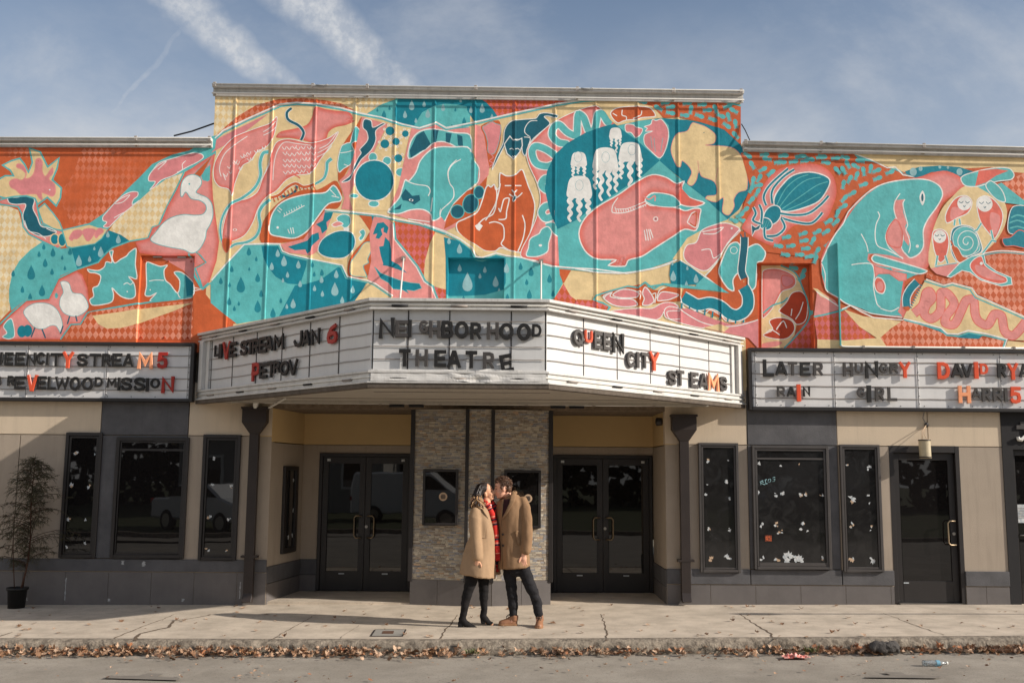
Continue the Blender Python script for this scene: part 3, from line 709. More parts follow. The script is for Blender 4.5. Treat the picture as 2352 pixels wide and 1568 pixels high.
l('B', 'teal', '1035,842 1045,935 1110,1015 1170,1090 1215,1175 1258,1205 1270,1240 1290,1290', 10, False); l('B', 'white', '1030,850 1037,938 1103,1022 1163,1096 1205,1178 1250,1210 1262,1245 1280,1290', 5, False)
l('B', 'white', '385,968 400,1005 440,1022 540,1045 690,1075 740,1085 770,1150 885,1172 930,1190 1030,1260', 6, False); l('B', 'teal', '378,974 394,1014 440,1033 540,1056 690,1086 732,1095 760,1158 885,1184 925,1202 1020,1266', 8, False)
p('B', 'cream', '885,1185 925,1205 1015,1268 810,1290', sm=False)

# ---- C: right of centre
p('C', 'orange_rose_diamond', '285,118 910,122 760,165 640,192 415,240 385,200 345,155', sm=False)
p('C', 'dark_teal', '240,120 290,120 350,158 390,200 418,244 285,275 240,200', sm=False); drop('C', 'drop', '326,190,54 382,240,38 262,198,40')
l('C', 'white', '60,268 120,302 285,270 415,240 520,216 640,190 760,164 900,145 1000,138 1200,136', 8, False); l('C', 'teal', '60,278 120,314 285,282 415,250 520,226 640,200 760,174 900,153 1000,147 1200,143', 9, False)
p('C', 'pink', '285,285 320,292 345,350 372,480 362,572 300,640 300,520 280,450', sm=False)
p('C', 'orange', '320,292 418,260 435,310 430,380 402,470 372,532 352,440 338,350', sm=True)
p('C', 'rose', '328,300 350,285 382,268 402,278 432,290 428,350 412,415 390,452 360,440 358,390 345,340', st='teal', w=3); l('C', 'rose', '365,445 390,470 368,490 388,505 370,522', 6)
p('C', 'teal', '240,425 275,450 282,492 306,532 300,610 245,655 190,705 158,742 112,832 85,800 92,745 60,805 40,750', sm=False)
l('C', 'white', '282,492 308,532 302,610 245,658 190,708 160,742 112,835', 5); l('C', 'white', '180,485 145,520 130,560 142,620 162,650 160,705 95,770 85,805', 5)
# orange oval and eggs, cat
p('C', 'orange', '108,880 125,815 160,742 240,662 305,635 355,580 345,660 320,730 280,790 200,830', sm=False)
e('C', 'deep', 185, 780, 38, 38, 0, 'teal', 5); e('C', 'deep', 260, 735, 44, 54, 15, 'teal', 5); e('C', 'deep', 308, 670, 30, 36, 0, 'teal', 5)
p('C', 'deep', '455,312 490,266 545,256 632,248 655,222 700,218 758,232 750,246 700,235 680,240 712,275 690,302 620,362 590,402 572,462 555,440 545,372 500,372 470,380 440,430 410,490 382,542 405,470 445,390', st='white', w=4)
p('C', 'deep', '452,396 484,350 502,372 530,372 552,362 555,405 540,440 506,482 468,450', st='white', w=5, sm=False)
for q in ('482,425 495,420 505,428', '515,425 528,420 540,428', '498,462 506,470 514,462', '565,355 600,362 590,400', '640,262 600,265 572,300 570,330 600,355'): l('C', 'white', q, 4)
p('C', 'orange', '428,560 462,576 510,572 552,540 575,592 592,640 610,682 626,742 618,822 600,902 558,1005 540,1012 480,1000 430,985 400,1005 340,1002 290,970 232,936 186,890 182,845 230,820 295,785 325,720 345,650 360,630 375,640 395,625 405,655 425,640', st='white', w=6)
for q in ('365,845 400,838 445,860 450,930 435,965 480,1000', '555,800 570,850 560,930 530,1005', '455,632 492,632', '515,632 550,632', '495,655 510,670 525,655', '510,670 510,690', '480,680 520,700 555,672', '420,760 430,780 450,710 480,705 465,780 460,820 420,825', '430,620 400,740 345,830', '290,868 330,825 390,790 410,690 405,640'): l('C', 'white', q, 6)
p('C', 'white', '284,860 310,845 330,860 310,890 295,880', sm=False); e('C', 'deep', 510, 705, 8, 18, 20, 'white', 4)
# snake on coral leaf
p('C', 'pink', '545,1030 600,900 640,800 658,705 640,620 590,505 580,430 620,370 720,280 850,212 975,178 1030,225 1085,292 970,350 880,400 825,455 785,555 780,650 802,780 832,900 852,1000 842,1092 720,1088 640,1060', glow=28, st='white', w=4)
l('C', 'teal', '1062,282 1040,268 1010,222 985,228 968,310 935,322 905,245 875,225 868,290 862,345 815,330 765,285 735,300 725,345 760,385 812,400 800,460 760,470 690,425 630,408 610,440 635,505 695,522 745,510 765,545 740,585 685,592 665,625 690,655 745,668 760,705 735,740 685,752 665,785 690,818 760,795 792,820 798,875 765,900 725,862 695,870', 40, under=('white', 6))
p('C', 'teal', '578,1030 590,985 600,935 650,905 665,880 700,865 722,895 705,960 700,1005 660,1030 620,1037', st='white', w=5); e('C', 'white', 658, 972, 10, 7)
p('C', 'orange', '855,905 860,1000 842,1095 760,1088 790,960 835,880', sm=False)
# jellyfish sky
p('D', 'dark_teal', '-100,880 -145,780 -172,650 -160,550 -115,455 -45,390 60,330 160,295 300,262 500,248 640,258 760,280 850,312 935,385 985,470 1002,590 985,680 935,768 868,825 740,705 480,492 380,580 250,672 100,765 0,832', sm=False)
p('D', 'teal', '240,292 370,262 500,250 535,290 540,350 525,420 482,488 350,372', sm=False)
p('D', 'teal', '0,832 100,762 380,580 482,490 585,582 740,702 872,825 760,870 660,920 555,1060 360,1125 130,1130 -90,1100 -100,880', sm=False)
def jelly(cx, cy, rx, ry, legs):
    p('C', 'white', '%f,%f %f,%f %f,%f %f,%f %f,%f %f,%f %f,%f' % (cx-rx, cy+ry*.9, cx-rx*1.02, cy, cx-rx*.75, cy-ry*.8, cx, cy-ry, cx+rx*.75, cy-ry*.8, cx+rx*1.02, cy, cx+rx, cy+ry*.9))
    for i, (ox, ln, w) in enumerate(legs):
        x = cx+rx*ox; n = 7; l('C', 'white', ' '.join('%f,%f' % (x+(7 if j % 2 else -7)*w/26+(ox*rx*.10*j/n), cy+ry*.5+ln*j/n) for j in range(n+1)), w, w1=w*.45)
jelly(877, 482, 42, 42, ((-.72, 78, 18), (-.1, 62, 16), (.7, 78, 18))); jelly(1028, 480, 66, 66, ((-.80, 140, 26), (-.35, 205, 28), (.30, 180, 28), (.85, 155, 26)))
jelly(1170, 440, 60, 56, ((-.80, 125, 26), (.0, 185, 28), (.82, 120, 28))); jelly(1086, 333, 33, 32, ((-.65, 60, 15), (.15, 95, 15), (.75, 55, 13))); jelly(880, 640, 66, 64, ((-.75, 165, 28), (0, 165, 28), (.72, 135, 28)))
for (a, b) in ((873, 468), (1030, 470), (1180, 428), (880, 630)): e('C', 'paper' if 0 else 'white', a, b, 22, 30, 0, 'drop', 2)
# whale
p('D', 'pink', '22,905 55,820 130,752 250,682 350,612 440,570 520,585 580,620 622,608 608,648 655,700 738,730 680,752 600,738 560,690 450,672 415,690 400,718 430,745 510,745 590,762 630,775 680,762 716,766 712,800 690,886 625,880 560,920 450,990 380,1035 305,1056 285,1090 190,1086 235,1055 120,1048 55,1000', glow=40, st='white', w=6)
p('D', 'teal', '400,712 450,674 560,692 600,740 560,755 450,745', st='white', w=4); p('D', 'coral', '612,620 610,650 655,702 732,732 690,748 612,735 585,690', sm=False)
l('D', 'white', '245,700 215,745 215,785 300,782 410,735', 5); l('D', 'white', '228,752 232,765 300,762 400,722', 4)
for i in range(13): l('D', 'white', '%f,%f %f,%f' % (232+i*14, 766-max(0, i-4)*3.2, 236+i*14, 783-max(0, i-4)*4), 3.5, False)
for q in ('395,885 405,945', '408,880 418,945', '420,880 432,940', '428,880 445,930', '640,840 665,790 690,785 690,870 640,842', '225,1085 240,1055', '245,1080 258,1050', '268,1080 278,1050'): l('D', 'coral' if q[0] == '2' else 'white', q, 5)
e('D', 'pink', 460, 822, 12, 12, 0, 'white', 4); e('D', 'deep', 460, 822, 4); l('D', 'pink', '390,690 420,710 455,690 455,720', 8); l('D', 'orange', '670,800 690,785 688,862 655,845', 7)
# bear
p('D', 'cream', '582,336 640,320 668,275 700,280 750,300 802,345 792,390 742,402 835,406 905,420 952,470 978,540 980,652 932,670 905,712 908,750 875,800 840,780 845,700 802,726 745,706 755,690 806,682 796,612 722,580 706,546 692,600 665,632 640,616 665,550 612,490 600,526 580,520 548,440 556,380', st='rose', w=3)
l('D', 'cream', '700,480 705,560', 3); l('D', 'rose', '700,490 706,548', 3, False); l('D', 'rose', '815,530 800,610', 3, False); e('D', 'deep', 735, 330, 3)
# pink fox pair in wedge
p('D', 'rose', '396,296 432,282 442,256 462,262 492,254 530,310 526,392 486,474 430,432 396,392 398,342 442,322 402,322 412,305', st='white', w=4); p('D', 'rose', '288,285 330,285 350,300 385,310 370,345 345,358 320,330 292,325', st='white', w=4)
for q in ('432,352 440,420', '450,360 458,440', '500,360 490,440'): l('D', 'teal', q, 3)
# capybara and ants at the top right
p('D', 'orange', '355,140 810,140 945,180 945,400 850,312 700,266 590,242 505,246 462,200 430,178 360,165', sm=False)
p('D', 'teal', '330,138 820,142 945,172 945,182 800,150 360,152', sm=False)
ant('D', '385,155,190 515,160,170 640,162,170 725,170,175 475,190,30 545,185,170 660,200,100 755,202,175 800,195,70 625,232,185 710,235,200 545,218,190 870,180,160 905,205,30 832,235,200 875,240,75 915,280,80 865,290,215 785,255,200 915,345,50')
p('D', 'cream', '118,165 360,162 440,180 500,245 370,262 240,290 205,262 170,210', sm=False)
p('D', 'orange', '204,215 240,190 330,180 420,186 452,215 456,238 380,245 355,255 300,258 272,265 245,275 212,245', st='white', w=5)
for q in ('270,200 268,230 292,240 292,258', '380,205 375,230 330,250', '215,220 240,235'): l('D', 'white', q, 5)
# lower band
p('C', 'orange_rose_diamond', '790,1190 830,1260 900,1310 1040,1350 700,1310 760,1240', sm=False)
p('C', 'teal', '460,1040 520,1040 640,1062 765,1095 785,1190 740,1270 700,1300 440,1300', sm=False); drop('C', 'drop_dark', '545,1090,44 605,1120,56 710,1160,52 595,1250,56 580,1180,36 470,1265,40 730,1245,40')
p('C', 'dark_teal', '108,925 200,950 270,1010 290,1035 400,1020 460,1045 460,1185 420,1300 120,1300 118,1040', sm=False)
drop('C', 'drop', '137,945,40 197,990,58 195,1090,44 340,1100,38 240,1170,110 312,1136,32 402,1168,64 465,1100,60 422,1218,26')
p('C', 'teal', '120,1252 220,1252 340,1245 450,1215 450,1300 120,1300', sm=False); drop('C', 'drop_dark', '218,1265,36 300,1278,30')
p('C', 'cream', '165,880 235,935 292,972 340,1004 400,1008 430,990 540,1018 550,1045 410,1025 320,1045 280,1005 200,948 110,912', sm=False)
p('C', 'orange', '765,1092 840,1100 815,1145 790,1190 768,1140', sm=False)
l('C', 'white', '-5,850 110,890 200,935 270,985 290,1035 325,1042 405,1015 460,1030 545,1040 720,1090 840,1100 980,1108 1150,1132 1300,1105 1400,1075', 7, False); l('C', 'teal', '-5,860 108,902 200,948 260,995 284,1044 325,1052 405,1026 460,1040 545,1050 720,1098 840,1109', 7, False)
p('D', 'dark_teal', '545,1080 600,1060 665,1100 735,1155 690,1195 550,1200 538,1140', sm=False); drop('D', 'drop', '560,1145,62 690,1160,52 635,1190,34 640,1100,26 555,1075,22')
p('D', 'teal', '735,1152 860,1225 895,1248 690,1212 690,1195', sm=False)
l('D', 'white', '0,1103 120,1125 250,1132 360,1120 480,1095 590,1050 660,1090 740,1150 830,1205', 7, False); l('D', 'teal', '400,1210 520,1192 640,1205 740,1215 870,1235', 10, False)
# rats
p('D', 'orange', '140,1250 160,1235 270,1215 390,1190 430,1222 480,1230 540,1205 600,1220 600,1290 480,1300 330,1322 230,1320', sm=False)
for q in ('160,1265 210,1240 200,1262 250,1275 330,1280 356,1310 290,1322 215,1310', '215,1255 260,1225 320,1225 365,1245 350,1268 260,1270', '385,1245 400,1210 435,1250 450,1290 420,1312 385,1310 395,1275', '470,1285 490,1240 540,1240 590,1255 540,1280 510,1285'): p('D', 'rose', q, st='white', w=5)
l('D', 'white', '165,1275 180,1255 212,1240', 5); l('D', 'white', '355,1235 375,1235 370,1280', 5); l('D', 'white', '440,1250 460,1245 455,1300', 5); l('D', 'white', '465,1275 480,1230 510,1210', 5)
l('D', 'teal', '105,1285 120,1258 200,1232 300,1205 360,1212 400,1182 450,1220 500,1190 545,1205 640,1212 860,1232', 9, False); l('D', 'teal', '105,1285 160,1300 200,1325 182,1345', 9, False)
p('D', 'orange_rose_diamond', '10,1280 105,1285 190,1320 180,1345 0,1320', sm=False)
p('D', 'rose', '200,1350 280,1335 370,1330 440,1330 500,1300 560,1300 590,1325 520,1335 490,1380 460,1395 330,1370', st='white', w=4); p('D', 'rose', '520,1385 510,1340 540,1320 620,1340 700,1390 740,1440 660,1430', st='white', w=4); l('D', 'white', '600,1390 540,1390 525,1350 600,1345', 4)
# rabbit, orange wedge
p('D', 'cream', '556,1050 640,930 760,865 880,822 905,850 800,1100 740,1145 610,1058', sm=False)
p('D', 'rose', '620,1010 640,970 690,955 720,890 780,860 860,845 930,870 940,895 900,930 850,990 825,1040 760,1110 720,1115 660,1085 625,1050', st='white', w=5)
for q in ('725,895 800,880 845,870 800,905 730,905', '720,1000 770,995 790,1045 830,1020'): l('D', 'white', q, 5)
e('D', 'white', 893, 875, 6)
p('D', 'orange', '750,1148 830,1050 880,960 945,890 1000,900 1060,940 1105,1000 1000,1050 960,1180 1000,1230 1040,1300 1040,1370 900,1420 600,1280 620,1218 880,1245 800,1190', sm=False)
l('D', 'white', '940,880 870,960 800,1080 742,1145', 6)
# frog and worms
p('D', 'teal', '820,1130 840,1050 880,970 925,955 960,1000 985,985 1040,965 1085,1010 1070,1060 1040,1070 1030,1200 1010,1225 990,1200 985,1150 950,1160 930,1130 900,1170 905,1230 870,1215', st='white', w=6)
e('D', 'teal', 905, 1000, 20, 20, 0, 'white', 3)
l('D', 'deep', '965,925 965,960 962,1000 955,1060 950,1120 965,1160', 40, under=('white', 5)); l('D', 'deep', '955,935 942,908', 7, False); l('D', 'deep', '970,935 968,898', 7, False)
l('D', 'dark_teal', '615,1265 650,1285 700,1310 770,1300 830,1320 880,1360 930,1370 980,1330 985,1260 960,1210', 62, under=('white', 6))
l('D', 'white', '600,1262 620,1325 660,1345 700,1345 740,1358 770,1340 830,1370 860,1400 920,1405 980,1380 1010,1340', 5)
for i in range(9): l('D', 'dark_teal', '%d,%d %d,%d' % (610+i*44, 1300+i*12, 606+i*44, 1340+i*11), 9, False)
p('D', 'rose', '590,1335 640,1330 800,1395 900,1425 1045,1395 1045,1560 990,1500 750,1445', sm=False); l('D', 'white', '590,1330 700,1400 800,1430 920,1430 1045,1395', 5); 
p('D', 'cream', '735,1440 820,1420 880,1440 850,1465', sm=False)
# right wing
p('D', 'orange', '945,445 1480,445 1480,1060 1090,1010 985,880 940,800 1000,640', sm=False)
ANTS = '985,460,215 1080,455,175 1185,460,170 1280,465,170 1400,470,170 1010,515,60 1070,540,150 1050,590,120 1015,605,100 1120,560,140 1045,630,170 1005,650,120 1095,480,10 1180,500,170 1310,490,170 1005,715,130 1040,670,120 970,770,140 940,800,150 955,830,200 905,830,200'
ant('D', ANTS)
p('D', 'pink', '950,870 1010,770 1080,620 1150,545 1250,515 1380,510 1460,560 1490,640 1480,720 1420,830 1250,860 1190,920 1140,975 1050,945 985,905', glow=40, sm=True)
p('D', 'dark_teal', '1135,740 1140,690 1180,630 1240,575 1330,555 1410,570 1452,600 1440,650 1390,720 1300,760 1215,780 1165,770', st='white', w=6)
for q in ('1150,745 1200,650 1270,590 1330,570', '1165,755 1240,660 1320,600 1400,585', '1180,765 1290,690 1380,630 1440,610', '1200,775 1320,720 1400,670'): l('D', 'teal', q, 5)
e('D', 'dark_teal', 1125, 800, 45, 60, 35, 'white', 5); e('D', 'dark_teal', 1085, 850, 40, 34, 30, 'white', 5)
for i in range(6): l('D', 'teal', '%d,%d %d,%d' % (1062+i*9, 836-i*2, 1072+i*9, 880-i*4), 3, False)
for q in ('1090,745 1075,700 1095,650 1140,600 1215,535', '1125,735 1120,680 1135,640 1190,580 1250,540', '1060,850 1065,780 1050,740', '1060,850 1015,830 1030,790 1015,755', '1170,790 1250,800 1330,790 1400,740 1445,690', '1175,815 1260,840 1350,845 1410,785', '1175,820 1195,870 1150,915 1085,920', '1080,870 1085,930 1130,945'): l('D', 'dark_teal', q, 12, under=('white', 4))
p('D', 'deep', '1005,855 1030,870 1060,850 1050,880 1025,890 1010,920', st='white', w=4, sm=False)
ant('E', '15,275,140 105,640,170 200,620,160 280,610,150 60,690,190 130,690,170 205,660,170 100,740,190 180,740,180 255,660,120 330,610,150 345,680,140 280,720,120 215,705,175 235,750,170 270,765,110')
ant('E', '90,175,180 190,180,170 310,180,190 60,212,170 145,210,170 240,195,200 385,190,175 440,185,190 330,215,190 455,225,60 395,260,45 430,260,60 500,235,30 545,265,80 465,310,120 430,340,100 505,290,110 585,250,100 620,260,160 545,340,160 480,390,150 435,420,130 430,465,150 395,505,110 345,550,150 385,555,140 625,305,160 525,205,10 695,270,160')
p('E', 'cream', '480,158 1470,178 1470,275 1385,268 1270,240 1100,250 860,260 780,270 700,245 620,215 560,195', sm=False)
p('E', 'teal', '480,156 560,190 640,222 680,245 740,250 780,280 850,300 700,250 600,212 520,200', sm=False)
l('E', 'white', '478,160 580,196 650,230 680,245 725,240 770,285 850,300', 6, False)
p('E', 'orange_pale_diamond', '1340,330 1470,270 1470,450 1350,430', sm=False)
p('E', 'dark_teal', '780,265 860,240 980,232 1090,240 1170,265 1105,300 1020,262 930,270 850,305 790,280', sm=False)
for (a, b, r) in ((828, 268, 20), (870, 250, 11), (980, 240, 8), (1026, 243, 7), (1092, 268, 17)): e('E', 'drop', a, b, r, r*1.2)
# rhino
p('E', 'pink', '300,770 330,690 380,620 440,520 500,440 590,370 700,320 850,300 1000,262 1100,300 1120,345 1060,400 1000,440 960,540 930,640 925,780 870,850 780,880 790,1080 760,1100 600,1080 540,1050 440,1020 330,940 305,850', glow=36, sm=True)
p('E', 'teal', '305,780 345,690 385,620 430,560 500,460 560,400 630,350 720,322 830,310 910,315 965,340 990,372 992,410 960,470 910,540 885,600 885,690 860,735 810,758 780,730 755,690 770,650 800,690 810,640 780,580 790,560 770,500 765,440 780,425 720,430 715,480 725,530 680,590 668,635 690,690 770,765 700,745 620,735 570,735 565,770 600,800 700,830 880,845 830,860 770,890 760,950 750,1040 735,1060 765,1090 600,1080 540,1050 440,1015 400,985 330,940 305,850', sm=False)
p('E', 'teal', '600,800 700,815 740,870 760,940 750,1040 730,1080 600,1080 560,950', sm=False)
l('E', 'white', '305,780 345,690 385,620 430,560 455,500 490,460 540,410 590,370 650,340 720,322 830,310 910,315 965,340 990,372 992,410 960,470 910,540 885,600 885,690 860,735 810,758 780,730', 6)
for q in ('752,392 722,440 718,490 745,570 770,640 760,700 785,740', '780,425 768,450 780,510 795,570 785,600 800,640 810,690 800,730', '668,640 690,575 730,535', '668,640 690,700 770,765', '625,495 635,520 615,570 610,640 625,690 680,715 770,760', '530,622 560,680 570,725', '475,798 530,790 590,795 605,850 600,920 620,1020 640,1040', '640,1045 700,1062 745,1040', '305,790 325,850 330,940 400,985 440,1015 520,1050 590,1075 765,1098'): l('E', 'white', q, 5)
p('E', 'pink', '670,635 690,575 730,535 765,600 768,650 755,700 690,690', glow=12, sm=True)
p('E', 'white', '862,415 880,375 895,415 880,460', sm=True); e('E', 'deep', 879, 415, 7, 22)
p('E', 'coral', '605,900 620,870 650,880 668,920 655,960 620,950', st='white', w=5, glow=0); e('E', 'pink', 638, 920, 20, 28); e('E', 'white', 850, 692, 9)
p('E', 'pink', '600,800 700,830 790,850 790,890 745,890 690,850 630,850 610,870', glow=8, sm=False)
p('E', 'orange', '575,760 595,735 900,830 870,855 600,790', sm=True); p('E', 'teal', '590,762 610,742 760,785 905,832 860,850 720,815 610,785', st='white', w=6)
# owls, snail
p('E', 'cream', '1120,350 1220,345 1320,400 1360,480 1350,570 1300,660 1220,735 1100,800 925,815 935,620 990,480 1050,410', sm=True)
p('E', 'teal', '1100,300 1200,262 1300,245 1380,252 1405,290 1380,318 1310,320 1240,345 1260,395 1310,430 1350,440 1330,370 1280,350 1330,330 1470,440 1470,460 1350,445', sm=False)
p('E', 'teal', '1100,300 1180,268 1300,246 1375,250 1402,285 1385,312 1310,322 1235,340 1190,352 1120,345', st='white', w=5); p('E', 'coral', '1200,262 1300,252 1370,262 1300,290 1240,330 1180,350', sm=False)
p('E', 'teal', '1240,345 1270,320 1330,370 1352,438 1310,430 1270,395', st='white', w=5)
p('E', 'coral', '1075,415 1130,405 1162,440 1140,500 1080,530 1020,560 1010,520 1035,460', st='white', w=5); p('E', 'pink', '1050,470 1120,490 1080,525 1040,540', sm=True)
p('E', 'coral', '1192,430 1235,405 1290,430 1335,500 1330,570 1290,650 1260,620 1215,560 1195,500', st='white', w=5); p('E', 'pink', '1270,500 1320,520 1310,600 1290,630 1265,560', sm=True)
p('E', 'coral', '940,610 985,595 1020,620 1030,680 1010,760 980,785 955,740 940,680', st='white', w=5)
for (a, b, r) in ((1118, 448, 40), (1235, 452, 44), (978, 637, 37)):
    e('E', 'white', a, b, r)
    for g in (-1, 1): l('E', 'deep', '%f,%f %f,%f %f,%f' % (a+g*r*.75, b-r*.25, a+g*r*.42, b-r*.05, a+g*r*.15, b-r*.3), 4)
    l('E', 'deep', '%f,%f %f,%f %f,%f' % (a-6, b+r*.3, a, b+r*.5, a+6, b+r*.3), 4)
p('E', 'dark_teal', '1040,640 1055,590 1110,572 1170,590 1205,650 1218,720 1160,750 1085,785 1045,730', st='white', w=5)
p('E', 'teal', '1052,640 1070,600 1120,580 1170,600 1200,660 1205,715 1150,745 1100,755 1065,700', st='white', w=3)
sp = ' '.join('%f,%f' % (1132+math.cos(t*.5)*(6+t*2.4), 668+math.sin(t*.5)*(6+t*2.6)) for t in range(30)); l('E', 'white', sp, 4)
p('E', 'orange', '1045,690 1080,700 1110,750 1150,760 1090,785 1055,730', st='white', w=3); l('E', 'orange', '1060,700 1040,660', 9, False)
for q in ('965,745 955,810', '1010,745 1025,795', '1065,540 1060,575', '1090,535 1095,570', '1270,600 1285,665', '1215,560 1190,600 1175,605', '955,810 1075,790', '1220,735 1275,660 1300,665'): l('E', 'teal', q, 9, under=('white', 3), sm=False)
p('E', 'pink', '925,818 1040,795 1095,790 1085,830 1035,870 960,850', sm=False)
p('E', 'orange_pale_diamond', '1225,740 1330,722 1470,730 1470,1095 1180,960 1100,830', sm=False)
p('E', 'orange_pale_diamond', '905,845 1000,875 1040,875 1100,830 1180,960 1150,920 1040,900 1000,910 900,870', sm=False)
p('E', 'teal', '1090,790 1160,750 1230,738 1240,790 1300,835 1385,870 1390,910 1330,920 1210,885 1150,840 1105,830 1040,870 1020,865', st='white', w=4, sm=False)
p('E', 'coral', '1150,800 1175,765 1215,750 1235,800 1290,840 1355,870 1360,895 1310,905 1210,875 1165,835', st='white', w=4); p('E', 'pink', '1180,800 1230,810 1300,855 1350,885 1250,875 1190,840'); e('E', 'white', 1215, 790, 9)
p('E', 'dark_teal', '1365,590 1375,510 1400,465 1470,470 1470,620 1380,620', st='white', w=4); p('E', 'dark_teal', '1335,650 1380,640 1430,600 1470,620 1470,700 1400,690 1350,690', st='coral', w=5)
for q in ('1375,560 1420,545 1465,560', '1378,590 1420,580 1465,592', '1385,530 1420,515 1465,525'): l('E', 'teal', q, 9)
l('E', 'white', '1222,735 1330,718 1470,730', 6); l('E', 'teal', '1225,745 1330,728 1470,740', 6)
# worm band
p('E', 'cream', '900,880 1000,915 1050,905 1160,930 1190,970 1470,1100 1470,1230 1360,1225 1330,1210 1140,1180 1080,1195 1020,1190 985,1160 850,1120 770,1100 800,1040', sm=False)
p('E', 'orange', '770,960 820,890 880,880 850,960 800,1060 768,1040', sm=True)
l('E', 'dark_teal', '850,895 812,935 788,985 790,1035', 40, under=('white', 5))
for i in range(10): l('E', 'dark_teal', '%f,%f %f,%f' % (862-i*6.5, 910+i*14, 848-i*6.5+30, 915+i*14+4), 6, False)
l('E', 'pink', '830,1075 880,1030 900,960 920,950 935,985 900,1030 890,1080 930,1105 980,1060 985,960 1020,960 1060,1020 1015,1090 1010,1130 1060,1135 1100,1060 1130,1000 1170,1000 1180,1080 1200,1120 1250,1140 1290,1080 1330,1090 1350,1180 1400,1200 1470,1120', 44, under=('coral', 5))
l('E', 'white', '900,880 1000,915 1050,902 1160,930 1190,972 1330,1035 1470,1098', 6, False); l('E', 'teal', '890,890 1000,925 1050,912 1150,940 1180,985 1330,1048 1470,1110', 8, False)
p('E', 'orange_pale_diamond', '640,1215 700,1150 770,1112 850,1135 985,1175 1020,1205 1080,1210 1140,1195 1330,1225 1360,1240 1340,1285 690,1285', sm=False)
p('E', 'dark_teal', '830,1125 985,1165 1030,1200 1080,1200 1140,1185 1225,1200 1200,1220 1100,1215 1020,1200 980,1180', sm=False)
l('E', 'white', '770,1105 860,1125 985,1158 1020,1190 1080,1193 1140,1172 1240,1190 1360,1222 1340,1285', 7, False); l('E', 'teal', '775,1112 860,1134 980,1168 1018,1200 1082,1204 1142,1184 1240,1201 1352,1228 1333,1285', 8, False)
p('E', 'cream', '1365,1230 1470,1240 1470,1290 1345,1290', sm=False); p('E', 'cream', '430,1050 540,1090 760,1120 700,1160 640,1212 690,1285 280,1285 280,1222 440,1225 620,1215 520,1150', sm=False)
p('E', 'orange_rose_diamond', '260,1095 410,1065 440,1062 520,1150 610,1215 440,1228 280,1222', sm=False); p('E', 'pink', '260,1095 280,940 380,1000 415,1050', sm=False); p('E', 'cream', '255,930 280,935 370,1005 300,980', sm=False)
l('E', 'teal', '255,1095 330,1080 410,1060 450,1042', 10, False); l('E', 'white', '275,950 350,1000 410,1040', 5); l('E', 'white', '420,1050 470,1030 530,1065 600,1098 770,1112', 6, False)
# recessed window at the right
p('E', 'orange', '80,790 240,790 262,1250 180,1240 200,1000', sm=False); p('E', 'cream', '-25,790 85,790 170,830 215,930 150,1270 -25,1270', sm=False); p('E', 'orange_rose_diamond', '100,1270 245,1095 262,1090 262,1270', sm=False)
ant('E', '160,805,190 215,830,120 205,860,140')
p('E', 'pink', '-20,830 20,810 90,815 160,850 172,890 150,920 95,940 60,1000 20,1060 -20,1090', glow=16, st='white', w=4); p('E', 'rose', '95,850 150,860 160,890 120,915 95,900', st='coral', w=5)
p('E', 'rust', '75,1050 120,1000 150,950 200,940 232,975 240,1040 225,1110 180,1130 150,1100 90,1065', st='white', w=4); p('E', 'rust', '-15,1190 40,1160 20,1110 80,1090 150,1110 165,1160 120,1210 40,1210', st='white', w=4)
for q in ('215,1000 195,1060 170,1100', '150,1040 145,1080', '60,1160 100,1110 120,1150', '0,1180 30,1160 80,1190'): l('E', 'white', q, 5)
l('E', 'teal', '85,792 170,835 215,930 240,1000 248,1095 170,1200 105,1265', 9); l('E', 'teal', '-15,1065 40,1020 100,1000 125,975', 9)
p('E', 'pink', '-20,1240 60,1225 95,1235 60,1255 -20,1265', sm=True)

